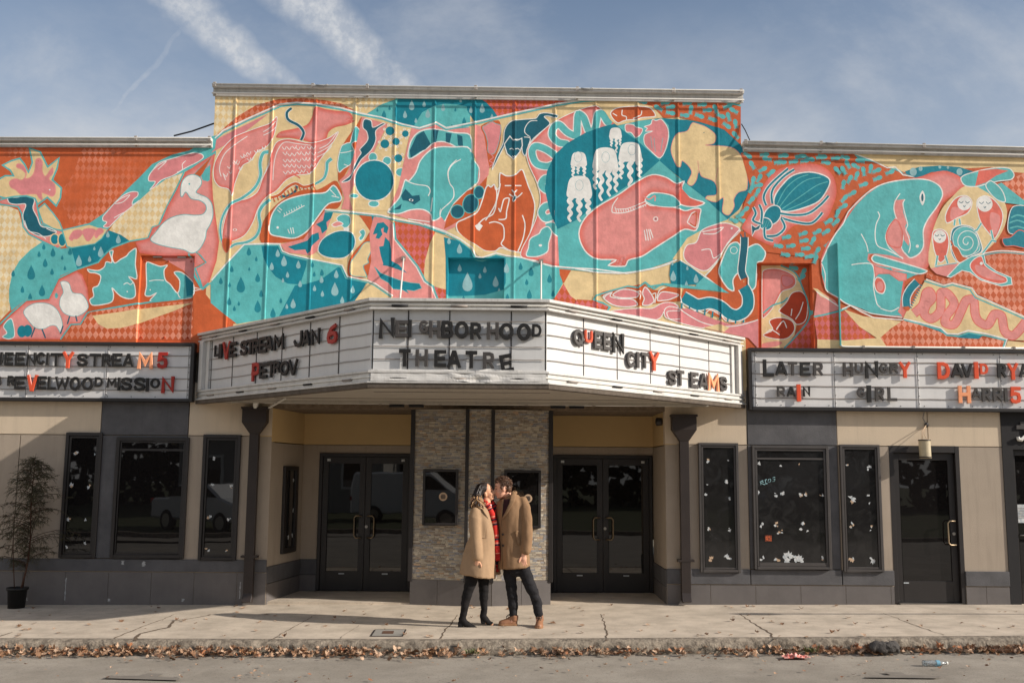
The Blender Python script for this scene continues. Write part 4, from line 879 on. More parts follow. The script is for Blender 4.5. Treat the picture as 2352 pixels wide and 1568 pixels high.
# ---- build: wall battens raised, recesses pushed in
def build_mural(parent):
    me = bpy.data.meshes.new('painted_wall'); me.from_pydata(MUR['v'], [], MUR['f'])
    for m in MUR['mats']: me.materials.append(MATS[m])
    me.polygons.foreach_set('material_index', MUR['m'])
    at = me.attributes.new('blend', 'FLOAT', 'POINT'); at.data.foreach_set('value', MUR['a'])
    bm = bmesh.new(); bm.from_mesh(me)
    bmesh.ops.triangulate(bm, faces=[f for f in bm.faces if len(f.verts) > 4])
    def cut(co, no, x0, x1, z0, z1):
        g = []
        for f in bm.faces:
            xs = [v.co.x for v in f.verts]; zs = [v.co.z for v in f.verts]
            if max(xs) >= x0 and min(xs) <= x1 and max(zs) >= z0 and min(zs) <= z1: g.append(f)
        g2 = set(g)
        for f in g: g2.update(f.edges); g2.update(f.verts)
        bmesh.ops.bisect_plane(bm, geom=list(g2), plane_co=co, plane_no=no, dist=1e-6)
    bats = [at_y(u, 230, 0).x for u in BATTENS]
    for x in bats:
        for d in (-.013, -.008, .008, .013): cut((x+d, 0, 0), (1, 0, 0), x+d-1e-4, x+d+1e-4, 2.0, 8.0)
    for (x0, x1, z0, z1, dep) in RECESS:
        for d in (0, .006):
            for co, no, b in (((x0+d, 0, 0), (1, 0, 0), (x0+d-1e-4, x0+d+1e-4, z0-.01, z1+.01)), ((x1-d, 0, 0), (1, 0, 0), (x1-d-1e-4, x1-d+1e-4, z0-.01, z1+.01)),
                              ((0, 0, z0+d), (0, 0, 1), (x0-.01, x1+.01, z0+d-1e-4, z0+d+1e-4)), ((0, 0, z1-d), (0, 0, 1), (x0-.01, x1+.01, z1-d-1e-4, z1-d+1e-4))): cut(co, no, *b)
    for v in bm.verts:
        c = v.co; inside = False
        for (x0, x1, z0, z1, dep) in RECESS:
            if x0+.0055 < c.x < x1-.0055 and z0+.0055 < c.z < z1-.0055: c.y += dep; inside = True; break
            if x0-.02 < c.x < x1+.02 and z0-.02 < c.z < z1+.02: inside = True
        if not inside and XL < c.x < XR:
            for x in bats:
                if abs(c.x-x) < .0135: c.y -= .012 if abs(c.x-x) < .009 else 0
    bm.normal_update()
    for f in bm.faces:
        if f.normal.y > 0: f.normal_flip()
    bm.to_mesh(me); bm.free()
    o = bpy.data.objects.new('painted_wall', me); COL.objects.link(o); par(o, parent); return o
build_mural(BLD)
NOSPLIT = {'coping', 'ticket_booth', 'downspout', 'security_camera', 'wall_lamp', 'door_frame'}
def part(mb, name, parent=None, bevel=0.0, label=None):
    o = split_build(mb, name, parent or BLD, bevel)[0] if name not in NOSPLIT else mb.build(name, parent or BLD, bevel)
    if label: o['label'] = label
    return o
# masonry behind the painted face, side walls and roof
mb = MB()
mb.box(-12, XL, .16, .40, 2.8, 6.42, 'stucco_taupe'); mb.box(XR, 12, .16, .40, 2.8, 6.42, 'stucco_taupe'); mb.box(XL, XR, .162, .40, 2.8, 7.2, 'stucco_taupe')
mb.box(XL, XL+.2, .0035, .16, 6.4, 7.19, 'stucco_light'); mb.box(XR-.2, XR, .0035, .16, 6.4, 7.19, 'stucco_light')
mb.box(-12, -11.8, .4, 14, 0, 6.4, 'stucco_taupe'); mb.box(11.8, 12, .4, 14, 0, 6.4, 'stucco_taupe'); mb.box(-12, 12, 14, 14.2, 0, 6.4, 'stucco_taupe')
part(mb, 'rear_wall')
mb = MB(); mb.box(-11.8, 11.8, .4, 14, 6.1, 6.2, 'roof_felt'); part(mb, 'roof')
# coping channels with tube rails and brackets
def coping(x0, z0, x1, z1, h):
    mb = MB(); d = .085
    def bar(ya, yb, za, zb, m):
        vs = [(x, y, z) for (x, zz) in ((x0, z0), (x1, z1)) for y in (ya, yb) for z in (zz+za, zz+zb)]
        mb.add(vs, [(0, 1, 3, 2), (4, 6, 7, 5), (0, 4, 5, 1), (2, 3, 7, 6), (0, 2, 6, 4), (1, 5, 7, 3)], m)
    bar(-.018, .42, -h+.04, -.05, 'white_metal'); bar(-d, .42, -.05, 0, 'white_metal'); bar(-.030, -.002, -h, -h+.04, 'white_metal')
    bar(-.024, -.0185, -h*.60, -h*.56, 'rail')
    n = max(2, int(abs(x1-x0)/1.15)); random.seed(int(abs(x0)*10))
    for i in range(n+1):
        t = min(.995, max(.005, (i+.35*random.uniform(-1, 1))/n)); x = x0+(x1-x0)*t; z = z0+(z1-z0)*t
        mb.box(x-.022, x+.022, -d-.018, -d-.001, z-.05, z+.016, 'rail'); mb.box(x-.02, x+.02, -.085, -.031, z-h+.012, z-h+.036, 'rail')
        if i % 3 == 1: mb.tube([(x+.05, -d-.03, z-.02), (x+.16, -d-.04, z-.035), (x+.22, -d-.03, z-.012)], .012, 'cable', 6)
    mb.tube([(x0, -d-.012, z0-.012), (x1, -d-.012, z1-.012)], .010, 'white_plastic', 6); mb.tube([(x0, -.078, z0-h+.022), (x1, -.078, z1-h+.022)], .012, 'white_plastic', 6)
    return part(mb, 'coping', bevel=.003)
coping(XL-.03, 7.305, XR+.04, 7.265, .165); coping(-8.8, 6.475, XL-.005, 6.50, .13); coping(XR+.02, 6.515, 8.8, 6.435, .14)
# ---- street front
def zv(u, v): return at_y(u, v, 0).z
JL = 2.06    # wall joint height is read from the photo below
def wallpiece(mb, x0, x1, z0, z1, m, y0=0.0, y1=.16, holes=()):
    """wall slab on the facade with rectangular holes, butted strips"""
    xs = sorted({x0, x1, *[h[0] for h in holes], *[h[1] for h in holes]})
    for a, b in zip(xs, xs[1:]):
        hs = sorted((h[2], h[3]) for h in holes if h[0] < b-1e-6 and h[1] > a+1e-6); z = z0
        for lo, hi in hs:
            if lo > z+1e-4: mb.box(a, b, y0, y1, z, min(lo, z1), m)
            z = max(z, hi)
        if z < z1-1e-4: mb.box(a, b, y0, y1, z, z1, m)
zj_l, zj_r = zv(60, 998), zv(1650, 1022)
zb_l, zb_r = zv(300, 1283), zv(1820, 1308)
zt_l, zt_r = zv(300, 1311), zv(1820, 1342)
x_pl0, x_pl1 = at_y(233, 960).x, at_y(434, 960).x
x_cL = at_y(627, 933).x; x_cR = at_y(1527, 945).x
x_pr0, x_pr1 = at_y(1715, 960).x, at_y(1921, 960).x
x_nb = at_y(2297, 960).x; x_nbb = at_y(2312, 1300).x
DR = rectV(2048, 1024, 2211, 1383, 0); DR = (DR[0], DR[1], ground_z(DR[0])+.02, DR[3])
GAP = .012
mb = MB()
wallpiece(mb, -12, x_pl0-GAP/2, zj_l+GAP, 3.0, 'stucco_light'); wallpiece(mb, x_pl1+GAP/2, x_cL, zj_l+GAP, 3.0, 'stucco_light')
wallpiece(mb, x_cR, x_pr0-GAP/2, zj_r+GAP, 3.0, 'stucco_light'); x_j = at_y(2127, 900).x
wallpiece(mb, x_pr1+GAP/2, x_j-GAP/2, zj_r+GAP, 3.0, 'stucco_light'); wallpiece(mb, x_j+GAP/2, x_nb, zj_r+GAP, 3.0, 'stucco_light')
mb.box(-12, x_cL-.002, .02, .161, zt_l, zj_l+.3, 'grout'); mb.box(x_cR+.002, DR[0]-.005, .02, .161, zt_r, 3.0, 'grout'); mb.box(DR[1]+.005, x_nb, .02, .161, zt_r, 3.0, 'grout'); mb.box(DR[0]-.005, DR[1]+.005, .02, .161, DR[3]+.001, 3.0, 'grout')
part(mb, 'upper_stucco')
mb = MB(); x_jl = at_y(48, 990).x
wallpiece(mb, -12, x_jl-GAP/2, zb_l, zj_l, 'stucco_taupe'); wallpiece(mb, x_jl+GAP/2, x_pl0-GAP/2, zb_l, zj_l, 'stucco_taupe'); wallpiece(mb, x_pl1+GAP/2, x_cL, zb_l, zj_l, 'stucco_taupe')
wallpiece(mb, x_cR, x_pr0-GAP/2, zb_r, zj_r, 'stucco_taupe'); wallpiece(mb, x_pr1+GAP/2, DR[0], zb_r, zj_r, 'stucco_taupe', holes=()); wallpiece(mb, DR[1], x_nb, zb_r, zj_r, 'stucco_taupe')
part(mb, 'lower_stucco')
mb = MB()
wallpiece(mb, x_pl0+GAP/2, x_pl1-GAP/2, zj_l+.01, 3.0, 'slate', -.006); wallpiece(mb, x_pl0+GAP/2, x_pl1-GAP/2, zb_l+.01, zj_l, 'slate', -.006)
wallpiece(mb, x_pr0+GAP/2, x_pr1-GAP/2, zj_r+.01, 3.0, 'slate', -.006); wallpiece(mb, x_pr0+GAP/2, x_pr1-GAP/2, zb_r+.01, zj_r, 'slate', -.006)
for a, b, z0, z1 in ((-12, x_cL, zt_l, zb_l), (x_cR, x_pr0-.006, zt_r, zb_r), (x_pr0+.006, x_pr1-.006, zt_r, zb_r), (x_pr1+.006, DR[0], zt_r, zb_r), (DR[1], x_nb, zt_r, zb_r)): mb.box(a, b, -.022, .16, z0, z1, 'slate')
part(mb, 'slate_band', bevel=.004)
# tile plinth
mb = MB()
def tiles(x0, x1, zt, first, step, y=-.012):
    x = first
    while x > x0: x -= step
    while x < x1:
        a, b = max(x, x0)+.003, min(x+step, x1)-.003
        if b-a > .01: mb.box(a, b, y, .10, ground_z((a+b)/2)-.05, zt-.012, 'tile')
        x += step
    mb.box(x0, x1, y+.008, .10-.002, ground_z(x0)-.06, zt, 'grout')
tiles(-12, x_cL, zt_l, at_y(150, 1350).x, .58); tiles(x_cR, DR[0], zt_r, at_y(1632, 1360).x, .61); tiles(DR[1], x_nb, zt_r, at_y(2265, 1360).x, .61)
part(mb, 'tile_plinth')

mb = MB(); random.seed(8)
for u, v0, v1 in ((152, 1326, 1378), (552, 1336, 1374), (60, 1372, 1378), (250, 1374, 1380), (420, 1374, 1381), (330, 1288, 1300), (282, 1287, 1296)):
    a, b = at_y(u, v0, -.0145 if v0 > 1310 else -.024), at_y(u, v1, -.0145 if v0 > 1310 else -.024); w = .012 if v1-v0 > 20 else .03; n_ = 9
    L_ = [Vector((a.x-w*random.uniform(.2, 1), a.y, a.z+(b.z-a.z)*i/n_)) for i in range(n_+1)]; R1 = [Vector((a.x+w*random.uniform(.2, 1), a.y, a.z+(b.z-a.z)*i/n_)) for i in range(n_, -1, -1)]
    mb.add(L_+R1, [tuple(range(2*n_+2))], 'lime_stain' if 'lime_stain' in MATS else mat('lime_stain', (170, 170, 170), rough=.9, var=.3, vs=20).name)
part(mb, 'lime_stain')
# ---- windows and display cases
CHIPS = [(-1, 0), (-.6, .5), (-.1, .35), (.2, 1), (.55, .6), (1, .7), (.7, .1), (.9, -.6), (.3, -.45), (.1, -1), (-.4, -.5), (-.8, -.9)]
def scraps(x0, x1, z0, z1, y, spots, parent, u=None):
    for i, (fx, fz, s) in enumerate(spots):
        mb = MB()
        cx, cz = x0+(x1-x0)*fx, z0+(z1-z0)*fz
        for k in range(random.choice((1, 2, 2, 3))):
            r = s*random.uniform(.7, 1.3); a0 = random.uniform(0, 6.28); ox, oz = random.uniform(-s, s)*.8, random.uniform(-s, s)*1.2
            P = []
            for (a, b) in CHIPS[::random.choice((1, 2))]:
                q = random.uniform(.6, 1.2)*r; P.append((cx+ox+(a*math.cos(a0)-b*math.sin(a0))*q, y-.0015-.0006*k-.0003*(i % 3), cz+oz+(a*math.sin(a0)+b*math.cos(a0))*q))
            mb.add(P, [tuple(range(len(P)))], random.choice(('paper', 'paper', 'paper', 'paper_tan')))
        mb.build('paper_scrap', parent)
def window(name, quad_, y, fw, m, pane='dark_glass', depth=.05, bars=(), sp=(), label=None, inner=.0, prot=.035):
    x0, x1, z0, z1 = quad_
    mb = MB(); frame(mb, x0, x1, z0, z1, y-prot, y+.05, fw, m)
    w = mb.build(name, BLD, .004)
    if label: w['label'] = label
    if inner:
        f2 = MB(); frame(f2, x0+fw+.004, x1-fw-.004, z0+fw+.004, z1-fw-.004, y-prot+.012, y+.03, inner, m); f2.build('sash', w, .003)
    b = MB()
    for (t, h) in bars:
        zz = z0+(z1-z0)*t; b.box(x0+fw+inner, x1-fw-inner, y-prot+.016, y+.028, zz-h/2, zz+h/2, m)
    if bars: split_build(b, 'rail', w)
    g = MB(); yy = y-prot+depth; g.box(x0+fw*.6, x1-fw*.6, yy-.028, yy-.02, z0+fw*.6, z1-fw*.6, pane); g.build('pane', w)
    if sp: scraps(x0, x1, z0, z1, yy-.028, sp, w)
    return w, yy-.028
random.seed(11)
sp1 = [(.30, .84, .022), (.80, .83, .022), (.22, .58, .026), (.70, .57, .02), (.20, .30, .026), (.68, .29, .02), (.22, .09, .026), (.70, .11, .02)]
W1 = window('window', rectV(145, 993, 229, 1280, 0), 0, .045, 'black_metal', sp=sp1, inner=.028)[0]
W2 = window('window', rectV(262, 1004, 430, 1281, 0), -.006, .05, 'black_metal', bars=((.895, .03),), inner=.022)[0]
sp3 = [(.30, .82, .024), (.30, .60, .024), (.82, .58, .02), (.25, .34, .024), (.78, .32, .02), (.24, .09, .026), (.76, .09, .026)]
W3 = window('window', rectV(462, 998, 549, 1286, 0), 0, .045, 'black_metal', sp=sp3, inner=.028)[0]
sp4 = [(.22, .86, .022), (.74, .86, .022), (.72, .70, .03), (.22, .66, .02), (.2, .58, .026), (.78, .57, .018), (.24, .33, .018), (.76, .33, .018), (.28, .10, .026), (.70, .10, .035)]
W4 = window('display_case', rectV(1605, 1017, 1697, 1313, 0), 0, .035, 'case_metal', 'case_glass', sp=sp4, inner=.025, prot=.055, depth=.06)[0]
sp5 = [(.10, .86, .02), (.36, .85, .024), (.62, .85, .01), (.08, .62, .028), (.30, .60, .02), (.38, .61, .026), (.63, .60, .024), (.69, .61, .024), (.90, .61, .022), (.10, .36, .03), (.30, .36, .02), (.66, .36, .024), (.32, .30, .022), (.38, .30, .02), (.62, .31, .022), (.70, .31, .016), (.10, .08, .03), (.30, .08, .035), (.44, .085, .05), (.52, .09, .05), (.58, .085, .04), (.88, .08, .03)]
W5, y5 = window('display_case', rectV(1728, 1024, 1904, 1306, 0), -.006, .035, 'case_metal', 'case_glass', bars=((.895, .025), (.045, .03)), sp=sp5, inner=.03, prot=.06, depth=.06)
sp6 = [(.18, .83, .024), (.72, .82, .024), (.25, .60, .035), (.28, .55, .03), (.66, .585, .026), (.73, .53, .02), (.24, .36, .034), (.24, .33, .034), (.72, .36, .014), (.72, .32, .014), (.26, .10, .034), (.72, .10, .034)]
W6 = window('display_case', rectV(1931, 1021, 2023, 1312, 0), 0, .035, 'case_metal', 'case_glass', sp=sp6, inner=.025, prot=.055, depth=.06)[0]
# chalk tag and sticker on the wide case
def stroke_text(name, strokes, w, y, m, parent):
    mb = MB()
    for s in strokes:
        mb.tube([at_y(u, v, y-.002) for u, v in s], w, m, 5)
    return mb.build(name, parent)
z6 = lambda *s: [(1550.4+a*.42125, 775.2+b*.42125) for a, b in s]
stroke_text('chalk_writing', [z6((468, 803), (466, 783)), z6((461, 786), (480, 778), (484, 786), (468, 793), (490, 801)), z6((492, 774), (494, 797)), z6((486, 776), (500, 772)), z6((488, 798), (503, 794)), z6((512, 770), (506, 780), (511, 789), (521, 783), (522, 772), (514, 769)), z6((545, 761), (533, 760), (531, 767), (545, 772), (541, 781), (530, 784))], .0042, y5, 'chalk', W5)
mb = MB(); a = rectV(1757, 1229, 1772, 1242, y5); mb.box(a[0], a[1], y5-.004, y5-.001, a[2], a[3], 'sticker'); mb.build('sticker', W5)

# ---- recessed entrance
RB = 1.28
xl_b, xr_b = at_y(699, 1000, RB).x, at_y(1499, 1000, RB).x
zc = zv(640, 934)-.02
zgj = at_y(800, 1022, RB).z; zgb = at_y(710, 1283, RB).z; zgt = at_y(710, 1318, RB).z
mb = MB()
def side(x0, x1, z0, z1, m, off=0.0):
    s = 1 if x0 < 0 else -1
    A = [Vector((x0+s*off, .0+.0005, z0)), Vector((x1+s*off, RB, z0)), Vector((x1+s*off, RB, z1)), Vector((x0+s*off, .0005, z1))]
    mb.prism(A, (-.16*s, .0, 0), m)
side(x_cL, xl_b, zgj+.01, 3.0, 'stucco_gold'); side(x_cR, xr_b, zgj+.01, 3.0, 'stucco_gold')
mb.box(xl_b, xr_b, RB, RB+.15, zgj+.008, 3.0, 'stucco_gold')
part(mb, 'entrance_upper_wall')
DL = rectV(730, 1041, 944, 1358, RB); DRR = rectV(1271, 1045, 1499, 1363, RB)
zfl = ground_z(0)+.015
mb = MB(); side(x_cL, xl_b, zgb, zgj-.004, 'stucco_taupe'); side(x_cR, xr_b, zgb, zgj-.004, 'stucco_taupe')
mb.box(xl_b, DL[0], RB+.001, RB+.15, zgb, zgj, 'stucco_taupe'); mb.box(DL[0], xr_b, RB+.001, RB+.15, DL[3]+.003, zgj, 'stucco_taupe')
mb.box(DL[1], DRR[0], RB+.001, RB+.15, 0, DL[3], 'black_metal')
part(mb, 'entrance_lower_wall')
mb = MB(); side(x_cL, xl_b, zgt, zgb-.004, 'slate', .012); side(x_cR, xr_b, zgt, zgb-.004, 'slate', .012); mb.box(xl_b+.012, DL[0], RB-.012, RB+.15, zgt, zgb, 'slate')
part(mb, 'entrance_band')
mb = MB()
for k in range(3):
    for s, xa, xb in ((1, x_cL, xl_b), (-1, x_cR, xr_b)):
        t0, t1 = k/3+.004, (k+1)/3-.004
        A = [Vector((xa+(xb-xa)*t+s*.008, RB*t+.003, z)) for t, z in ((t0, -.1), (t1, -.1), (t1, zgt-.01), (t0, zgt-.01))]; mb.prism(A, (-.1*s, 0, 0), 'tile')
mb.box(xl_b+.006, DL[0], RB-.008, RB+.1, -.1, zgt-.008, 'tile')
part(mb, 'entrance_plinth')
mb = MB(); mb.box(x_cL, x_cR, .0, RB+.2, zc, zc+.12, 'ceiling_rough'); part(mb, 'entrance_ceiling')
mb = MB(); mb.box(x_cL-.1, x_cR+.1, .05, RB+.2, zfl-.2, zfl, 'concrete'); part(mb, 'threshold')
def glazed_door(x0, x1, y, z0, z1, handle, deco=True):
    mb = MB(); st = .085; frame(mb, x0, x1, z0, z1, y, y+.045, st, 'black_metal', .10, .28)
    d = mb.build('door', BLD, .003)
    g = MB(); g.box(x0+st-.01, x1-st+.01, y+.016, y+.024, z0+.27, z1-.09, 'dark_glass'); g.build('pane', d)
    if deco:
        k = MB(); k.box((x0+x1)/2-.045, (x0+x1)/2+.04, y-.003, y+.001, z0+.235, z0+.252, 'paper'); k.box(x0+.06 if handle == 'r' else x1-.11, x0+.11 if handle == 'r' else x1-.06, y-.003, y+.001, z1-.065, z1-.03, 'paper'); k.build('sticker', d)
    hx = x1-.045 if handle == 'r' else x0+.045; s = -1 if handle == 'r' else 1; hz = z0+.93
    h = MB(); q = [(hx, y, hz+.16), (hx, y-.055, hz+.16), (hx+s*.075, y-.062, hz+.162), (hx+s*.10, y-.062, hz+.13), (hx+s*.10, y-.062, hz-.13), (hx+s*.075, y-.062, hz-.162), (hx, y-.055, hz-.16), (hx, y, hz-.16)]
    h.tube(q, .0105, 'brass', 8); h.build('handle', d)
    return d
def double(q, y):
    x0, x1, z1 = q[0], q[1], q[3]; z0 = zfl+.012
    mb = MB(); mb.box(x0, x0+.05, y-.02, y+.12, z0, z1, 'black_metal'); mb.box(x1-.05, x1, y-.02, y+.12, z0, z1, 'black_metal'); mb.box(x0+.05, x1-.05, y-.02, y+.12, z1-.05, z1, 'black_metal')
    part(mb, 'door_frame', bevel=.003); xm = (x0+x1)/2
    glazed_door(x0+.052, xm-.002, y+.01, z0, z1-.052, 'r'); d = glazed_door(xm+.002, x1-.052, y+.01, z0, z1-.052, 'l')
    k = MB(); k.tube([(xm+.03, y+.012, z0+.93), (xm+.03, y-.006, z0+.93)], .022, 'chrome', 14); k.build('lock', d)
double(DL, RB); double(DRR, RB)
# narrow display case on the left return wall
def side_case():
    mb = MB(); s = (xl_b-x_cL)/RB
    def P(t, z, off): return Vector((x_cL+s*RB*t+off, RB*t, z))
    t0, t1 = .36, .78; z0 = at_y(660, 1270, .6).z; z1 = at_y(660, 1070, .6).z; w = .07
    for a, b, c, d in ((t0, t0+w, z0, z1), (t1-w, t1, z0, z1), (t0+w, t1-w, z1-.06, z1), (t0+w, t1-w, z0, z0+.08)): mb.prism([P(a, c, .001), P(b, c, .001), P(b, d, .001), P(a, d, .001)], (.04, 0, 0), 'black_metal')
    o = mb.build('display_case', BLD, .003); o['label'] = 'narrow black display case on the inner side wall of the entrance'
    g = MB(); g.prism([P(t0+w*.6, z0+.05, .004), P(t1-w*.6, z0+.05, .004), P(t1-w*.6, z1-.04, .004), P(t0+w*.6, z1-.04, .004)], (.012, 0, 0), 'dark_glass'); g.build('pane', o)
    random.seed(5)
    for (t, f) in ((.46, .84), (.66, .84), (.46, .50), (.46, .45), (.68, .48), (.46, .20), (.56, .18), (.68, .19)):
        k = MB(); c = P(t, z0+(z1-z0)*f, .0175); r = .03; n_ = 7
        k.add([c+Vector((s*math.cos(i*.9)*r*random.uniform(.4, 1), math.cos(i*.9)*r*random.uniform(.4, 1), math.sin(i*.9)*r*1.5*random.uniform(.4, 1))) for i in range(n_)], [tuple(range(n_))], 'paper')
        k.build('paper_scrap', o)
side_case()
# ---- brick ticket booth bay
def booth():
    zb = zv(1100, 1330)
    xs = [at_y(944, 1200).x, at_y(1072, 1200).x, at_y(1131, 1200).x, at_y(1265, 1200).x]
    ys = [.03, -.15, -.15, .03]
    zt = zc-.001; zb0 = -.06
    random.seed(21)
    core = MB(); loop = [(xs[i], ys[i], zb) for i in range(4)]+[(xs[3], RB+.05, zb), (xs[0], RB+.05, zb)]
    core.prism(loop, (0, 0, zt-zb), 'mortar')
    root = part(core, 'ticket_booth'); root['label'] = 'brick faced ticket booth bay between the two pairs of doors'
    bk = MB(); cols = []
    pal = [((148, 145, 144), 6), ((160, 148, 132), 8), ((180, 168, 150), 8), ((148, 132, 116), 5), ((192, 180, 160), 5), ((138, 137, 140), 4), ((180, 152, 124), 2), ((142, 128, 112), 3)]
    pl = [c for c, w in pal for _ in range(w)]
    W1_, W2_ = rectV(972, 1077, 1053, 1205, -.08), rectV(1158, 1079, 1242, 1211, -.06)
    for i in range(3):
        a = Vector((xs[i], ys[i], 0)); b = Vector((xs[i+1], ys[i+1], 0)); d = (b-a); ln = d.length; d.normalize(); nn = Vector((d.y, -d.x, 0))
        z = zb+.004
        while z < zt-.012:
            h = random.choice((.019, .019, .019, .009)); x = -random.uniform(0, .09)
            while x < ln:
                w = random.uniform(.04, .09); x0, x1 = max(x, .002), min(x+w, ln-.002)
                if x1-x0 > .012:
                    p0 = a+d*x0; p1 = a+d*x1; t = random.uniform(.003, .008); cx = (p0.x+p1.x)/2; ok = True
                    for q in (W1_, W2_):
                        if q[0] < cx < q[1] and q[2] < z+h/2 < q[3]: ok = False
                    if ok:
                        base = len(bk.v); c = random.choice(pl); k = random.uniform(.85, 1.12); c = tuple(v*k for v in lin(c))
                        bk.add([p0+Vector((0, 0, z)), p1+Vector((0, 0, z)), p1+Vector((0, 0, z+h)), p0+Vector((0, 0, z+h)), p0+nn*t+Vector((0, 0, z)), p1+nn*t+Vector((0, 0, z)), p1+nn*t+Vector((0, 0, z+h)), p0+nn*t+Vector((0, 0, z+h))], [(4, 5, 6, 7), (0, 1, 5, 4), (1, 2, 6, 5), (2, 3, 7, 6), (3, 0, 4, 7)], 'thin_brick'); cols += [c]*8
                x += w+.005
            z += h+.0045
    me = bpy.data.meshes.new('brick_facing'); me.from_pydata(bk.v, [], bk.f); me.materials.append(MATS['thin_brick'])
    ca = me.color_attributes.new('tint', 'FLOAT_COLOR', 'POINT')
    for i, c in enumerate(cols): ca.data[i].color = (*c, 1)
    o = bpy.data.objects.new('brick_facing', me); COL.objects.link(o); par(o, root)
    mb = MB()
    for i in (0, 1, 2):
        a = Vector((xs[i], ys[i], 0)); b = Vector((xs[i+1], ys[i+1], 0)); d = (b-a).normalized(); nn = Vector((d.y, -d.x, 0)); ln = (b-a).length; k = 2 if i != 1 else 1
        for j in range(k): 
            p0 = a+d*(ln*j/k+.003); p1 = a+d*(ln*(j+1)/k-.003); mb.prism([p0+nn*.012+Vector((0, 0, zb0)), p1+nn*.012+Vector((0, 0, zb0)), p1+nn*.012+Vector((0, 0, zb-.006)), p0+nn*.012+Vector((0, 0, zb-.006))], -nn*.06, 'tile')
    mb.prism([(xs[i], ys[i], zb0) for i in range(4)]+[(xs[3], RB, zb0), (xs[0], RB, zb0)], (0, 0, zb-zb0-.001), 'grout')
    mb.build('booth_plinth', root)
    mb = MB()
    for i, (x, y) in enumerate(zip(xs, ys)):
        r = .024 if i in (1, 2) else .03
        mb.box(x-r, x+r, y-.03, y+.02, zb-.03, zt-.003, 'black_metal')
    split_build(mb, 'corner_trim', root, .003)
    for q, y, lab in ((W1_, -.135, 'ticket window with a round speaking grille'), (W2_, -.135, 'ticket window half hidden behind the man')):
        mb = MB(); frame(mb, q[0], q[1], q[2], q[3], y-.05, y+.14, .034, 'black_metal'); w = mb.build('ticket_window', root, .003); w['label'] = lab
        g = MB(); g.box(q[0]+.02, q[1]-.02, y-.045, y-.035, q[2]+.02, q[3]-.02, 'dark_glass'); g.build('pane', w)
        k = MB(); cx, cz = (q[0]*.42+q[1]*.58, q[2]*.49+q[3]*.51) if q is W1_ else (q[0]*.35+q[1]*.65, q[2]*.49+q[3]*.51)
        k.tube([(cx, y-.046, cz), (cx, y-.06, cz)], .056, 'paper_tan', 24)
        for dz in (-.024, -.008, .008, .024): k.box(cx-.034+abs(dz)*.3, cx+.034-abs(dz)*.3, y-.064, y-.0605, cz+dz-.005, cz+dz+.005, 'dark_line')
        k.build('speaking_grille', w)
booth()
# ---- glazed door at the right
mb = MB(); x0, x1, z0, z1 = DR
mb.box(x0, x0+.06, -.004, .14, z0, z1, 'black_metal'); mb.box(x1-.06, x1, -.004, .14, z0, z1, 'black_metal'); mb.box(x0+.06, x1-.06, -.004, .14, z1-.09, z1, 'black_metal'); mb.box(x0+.06, x1-.06, -.03, .14, z0-.06, z0+.008, 'chrome')
part(mb, 'door_frame', bevel=.003)
d = glazed_door(x0+.062, x1-.062, .05, z0+.012, z1-.092, 'r', deco=False)
k = MB(); k.tube([(x1-.11, .052, z0+.93), (x1-.11, .03, z0+.93)], .022, 'chrome', 14); k.build('lock', d)
k = MB(); k.box(x0+.15, x0+.22, .046, .0495, z0+.26, z0+.275, 'paper'); k.build('sticker', d)
# ---- downspouts
def downspout(u_top, u_bot, u_head, v_head, vb):
    y = -.07; hx0, hx1, a, b = rectV(u_head-28, v_head, u_head+28, v_head+32, y); cx = (hx0+hx1)/2
    z0 = ground_z(cx)+.04; w = .125
    mb = MB(); mb.box(hx0-.015, hx1+.015, -.155, -.001, b-.01, b+.02, 'brown_metal'); mb.box(hx0, hx1, -.145, -.002, a, b-.011, 'brown_metal')
    c = .09; L0 = [(hx0, -.145, a), (hx1, -.145, a), (hx1, -.002, a), (hx0, -.002, a)]; L1 = [(cx-w/2, -.115, a-c*1.7), (cx+w/2, -.115, a-c*1.7), (cx+w/2, -.01, a-c*1.7), (cx-w/2, -.01, a-c*1.7)]
    mb.add(L0+L1, [(0, 1, 5, 4), (1, 2, 6, 5), (2, 3, 7, 6), (3, 0, 4, 7), (4, 5, 6, 7)], 'brown_metal')
    o = part(mb, 'downspout', bevel=.003)
    k = MB(); zb_ = a-c*1.7; k.box(cx-w/2, cx+w/2, -.115, -.026, z0+.13, zb_, 'brown_metal')
    k.prism([(cx-w/2, -.115, z0+.13), (cx-w/2, -.026, z0+.13), (cx-w/2, -.07, z0), (cx-w/2, -.17, z0+.02)], (w, 0, 0), 'brown_metal'); k.build('pipe', o, .003)
    s = MB(); zz = zb_*.13+.33; s.box(cx-w/2-.05, cx+w/2+.05, -.121, -.0235, zz, zz+.03, 'brown_metal'); s.build('strap', o)
downspout(597, 575, 587, 938, 1378); downspout(1568, 1572, 1570, 955, 1383)
# small fittings on the front
mb = MB(); c = at_y(588, 925, -.12); mb.tube([c+Vector((0, .0, .05)), c+Vector((0, -.01, -.05))], .038, 'white_plastic', 14); mb.ball(c+Vector((0, -.01, -.05)), .0375, 'white_plastic'); mb.box(c.x-.02, c.x+.02, c.y, -.001, c.z+.02, c.z+.06, 'white_plastic')
part(mb, 'security_camera')
mb = MB(); c = at_y(1521, 968, .25); mb.tube([(x_cR+.02, c.y, c.z), (x_cR-.07, c.y, c.z)], [.05, .06], 'black_metal', 16); mb.ball((x_cR-.07, c.y, c.z), (.03, .06, .06), 'black_metal'); part(mb, 'wall_lamp')
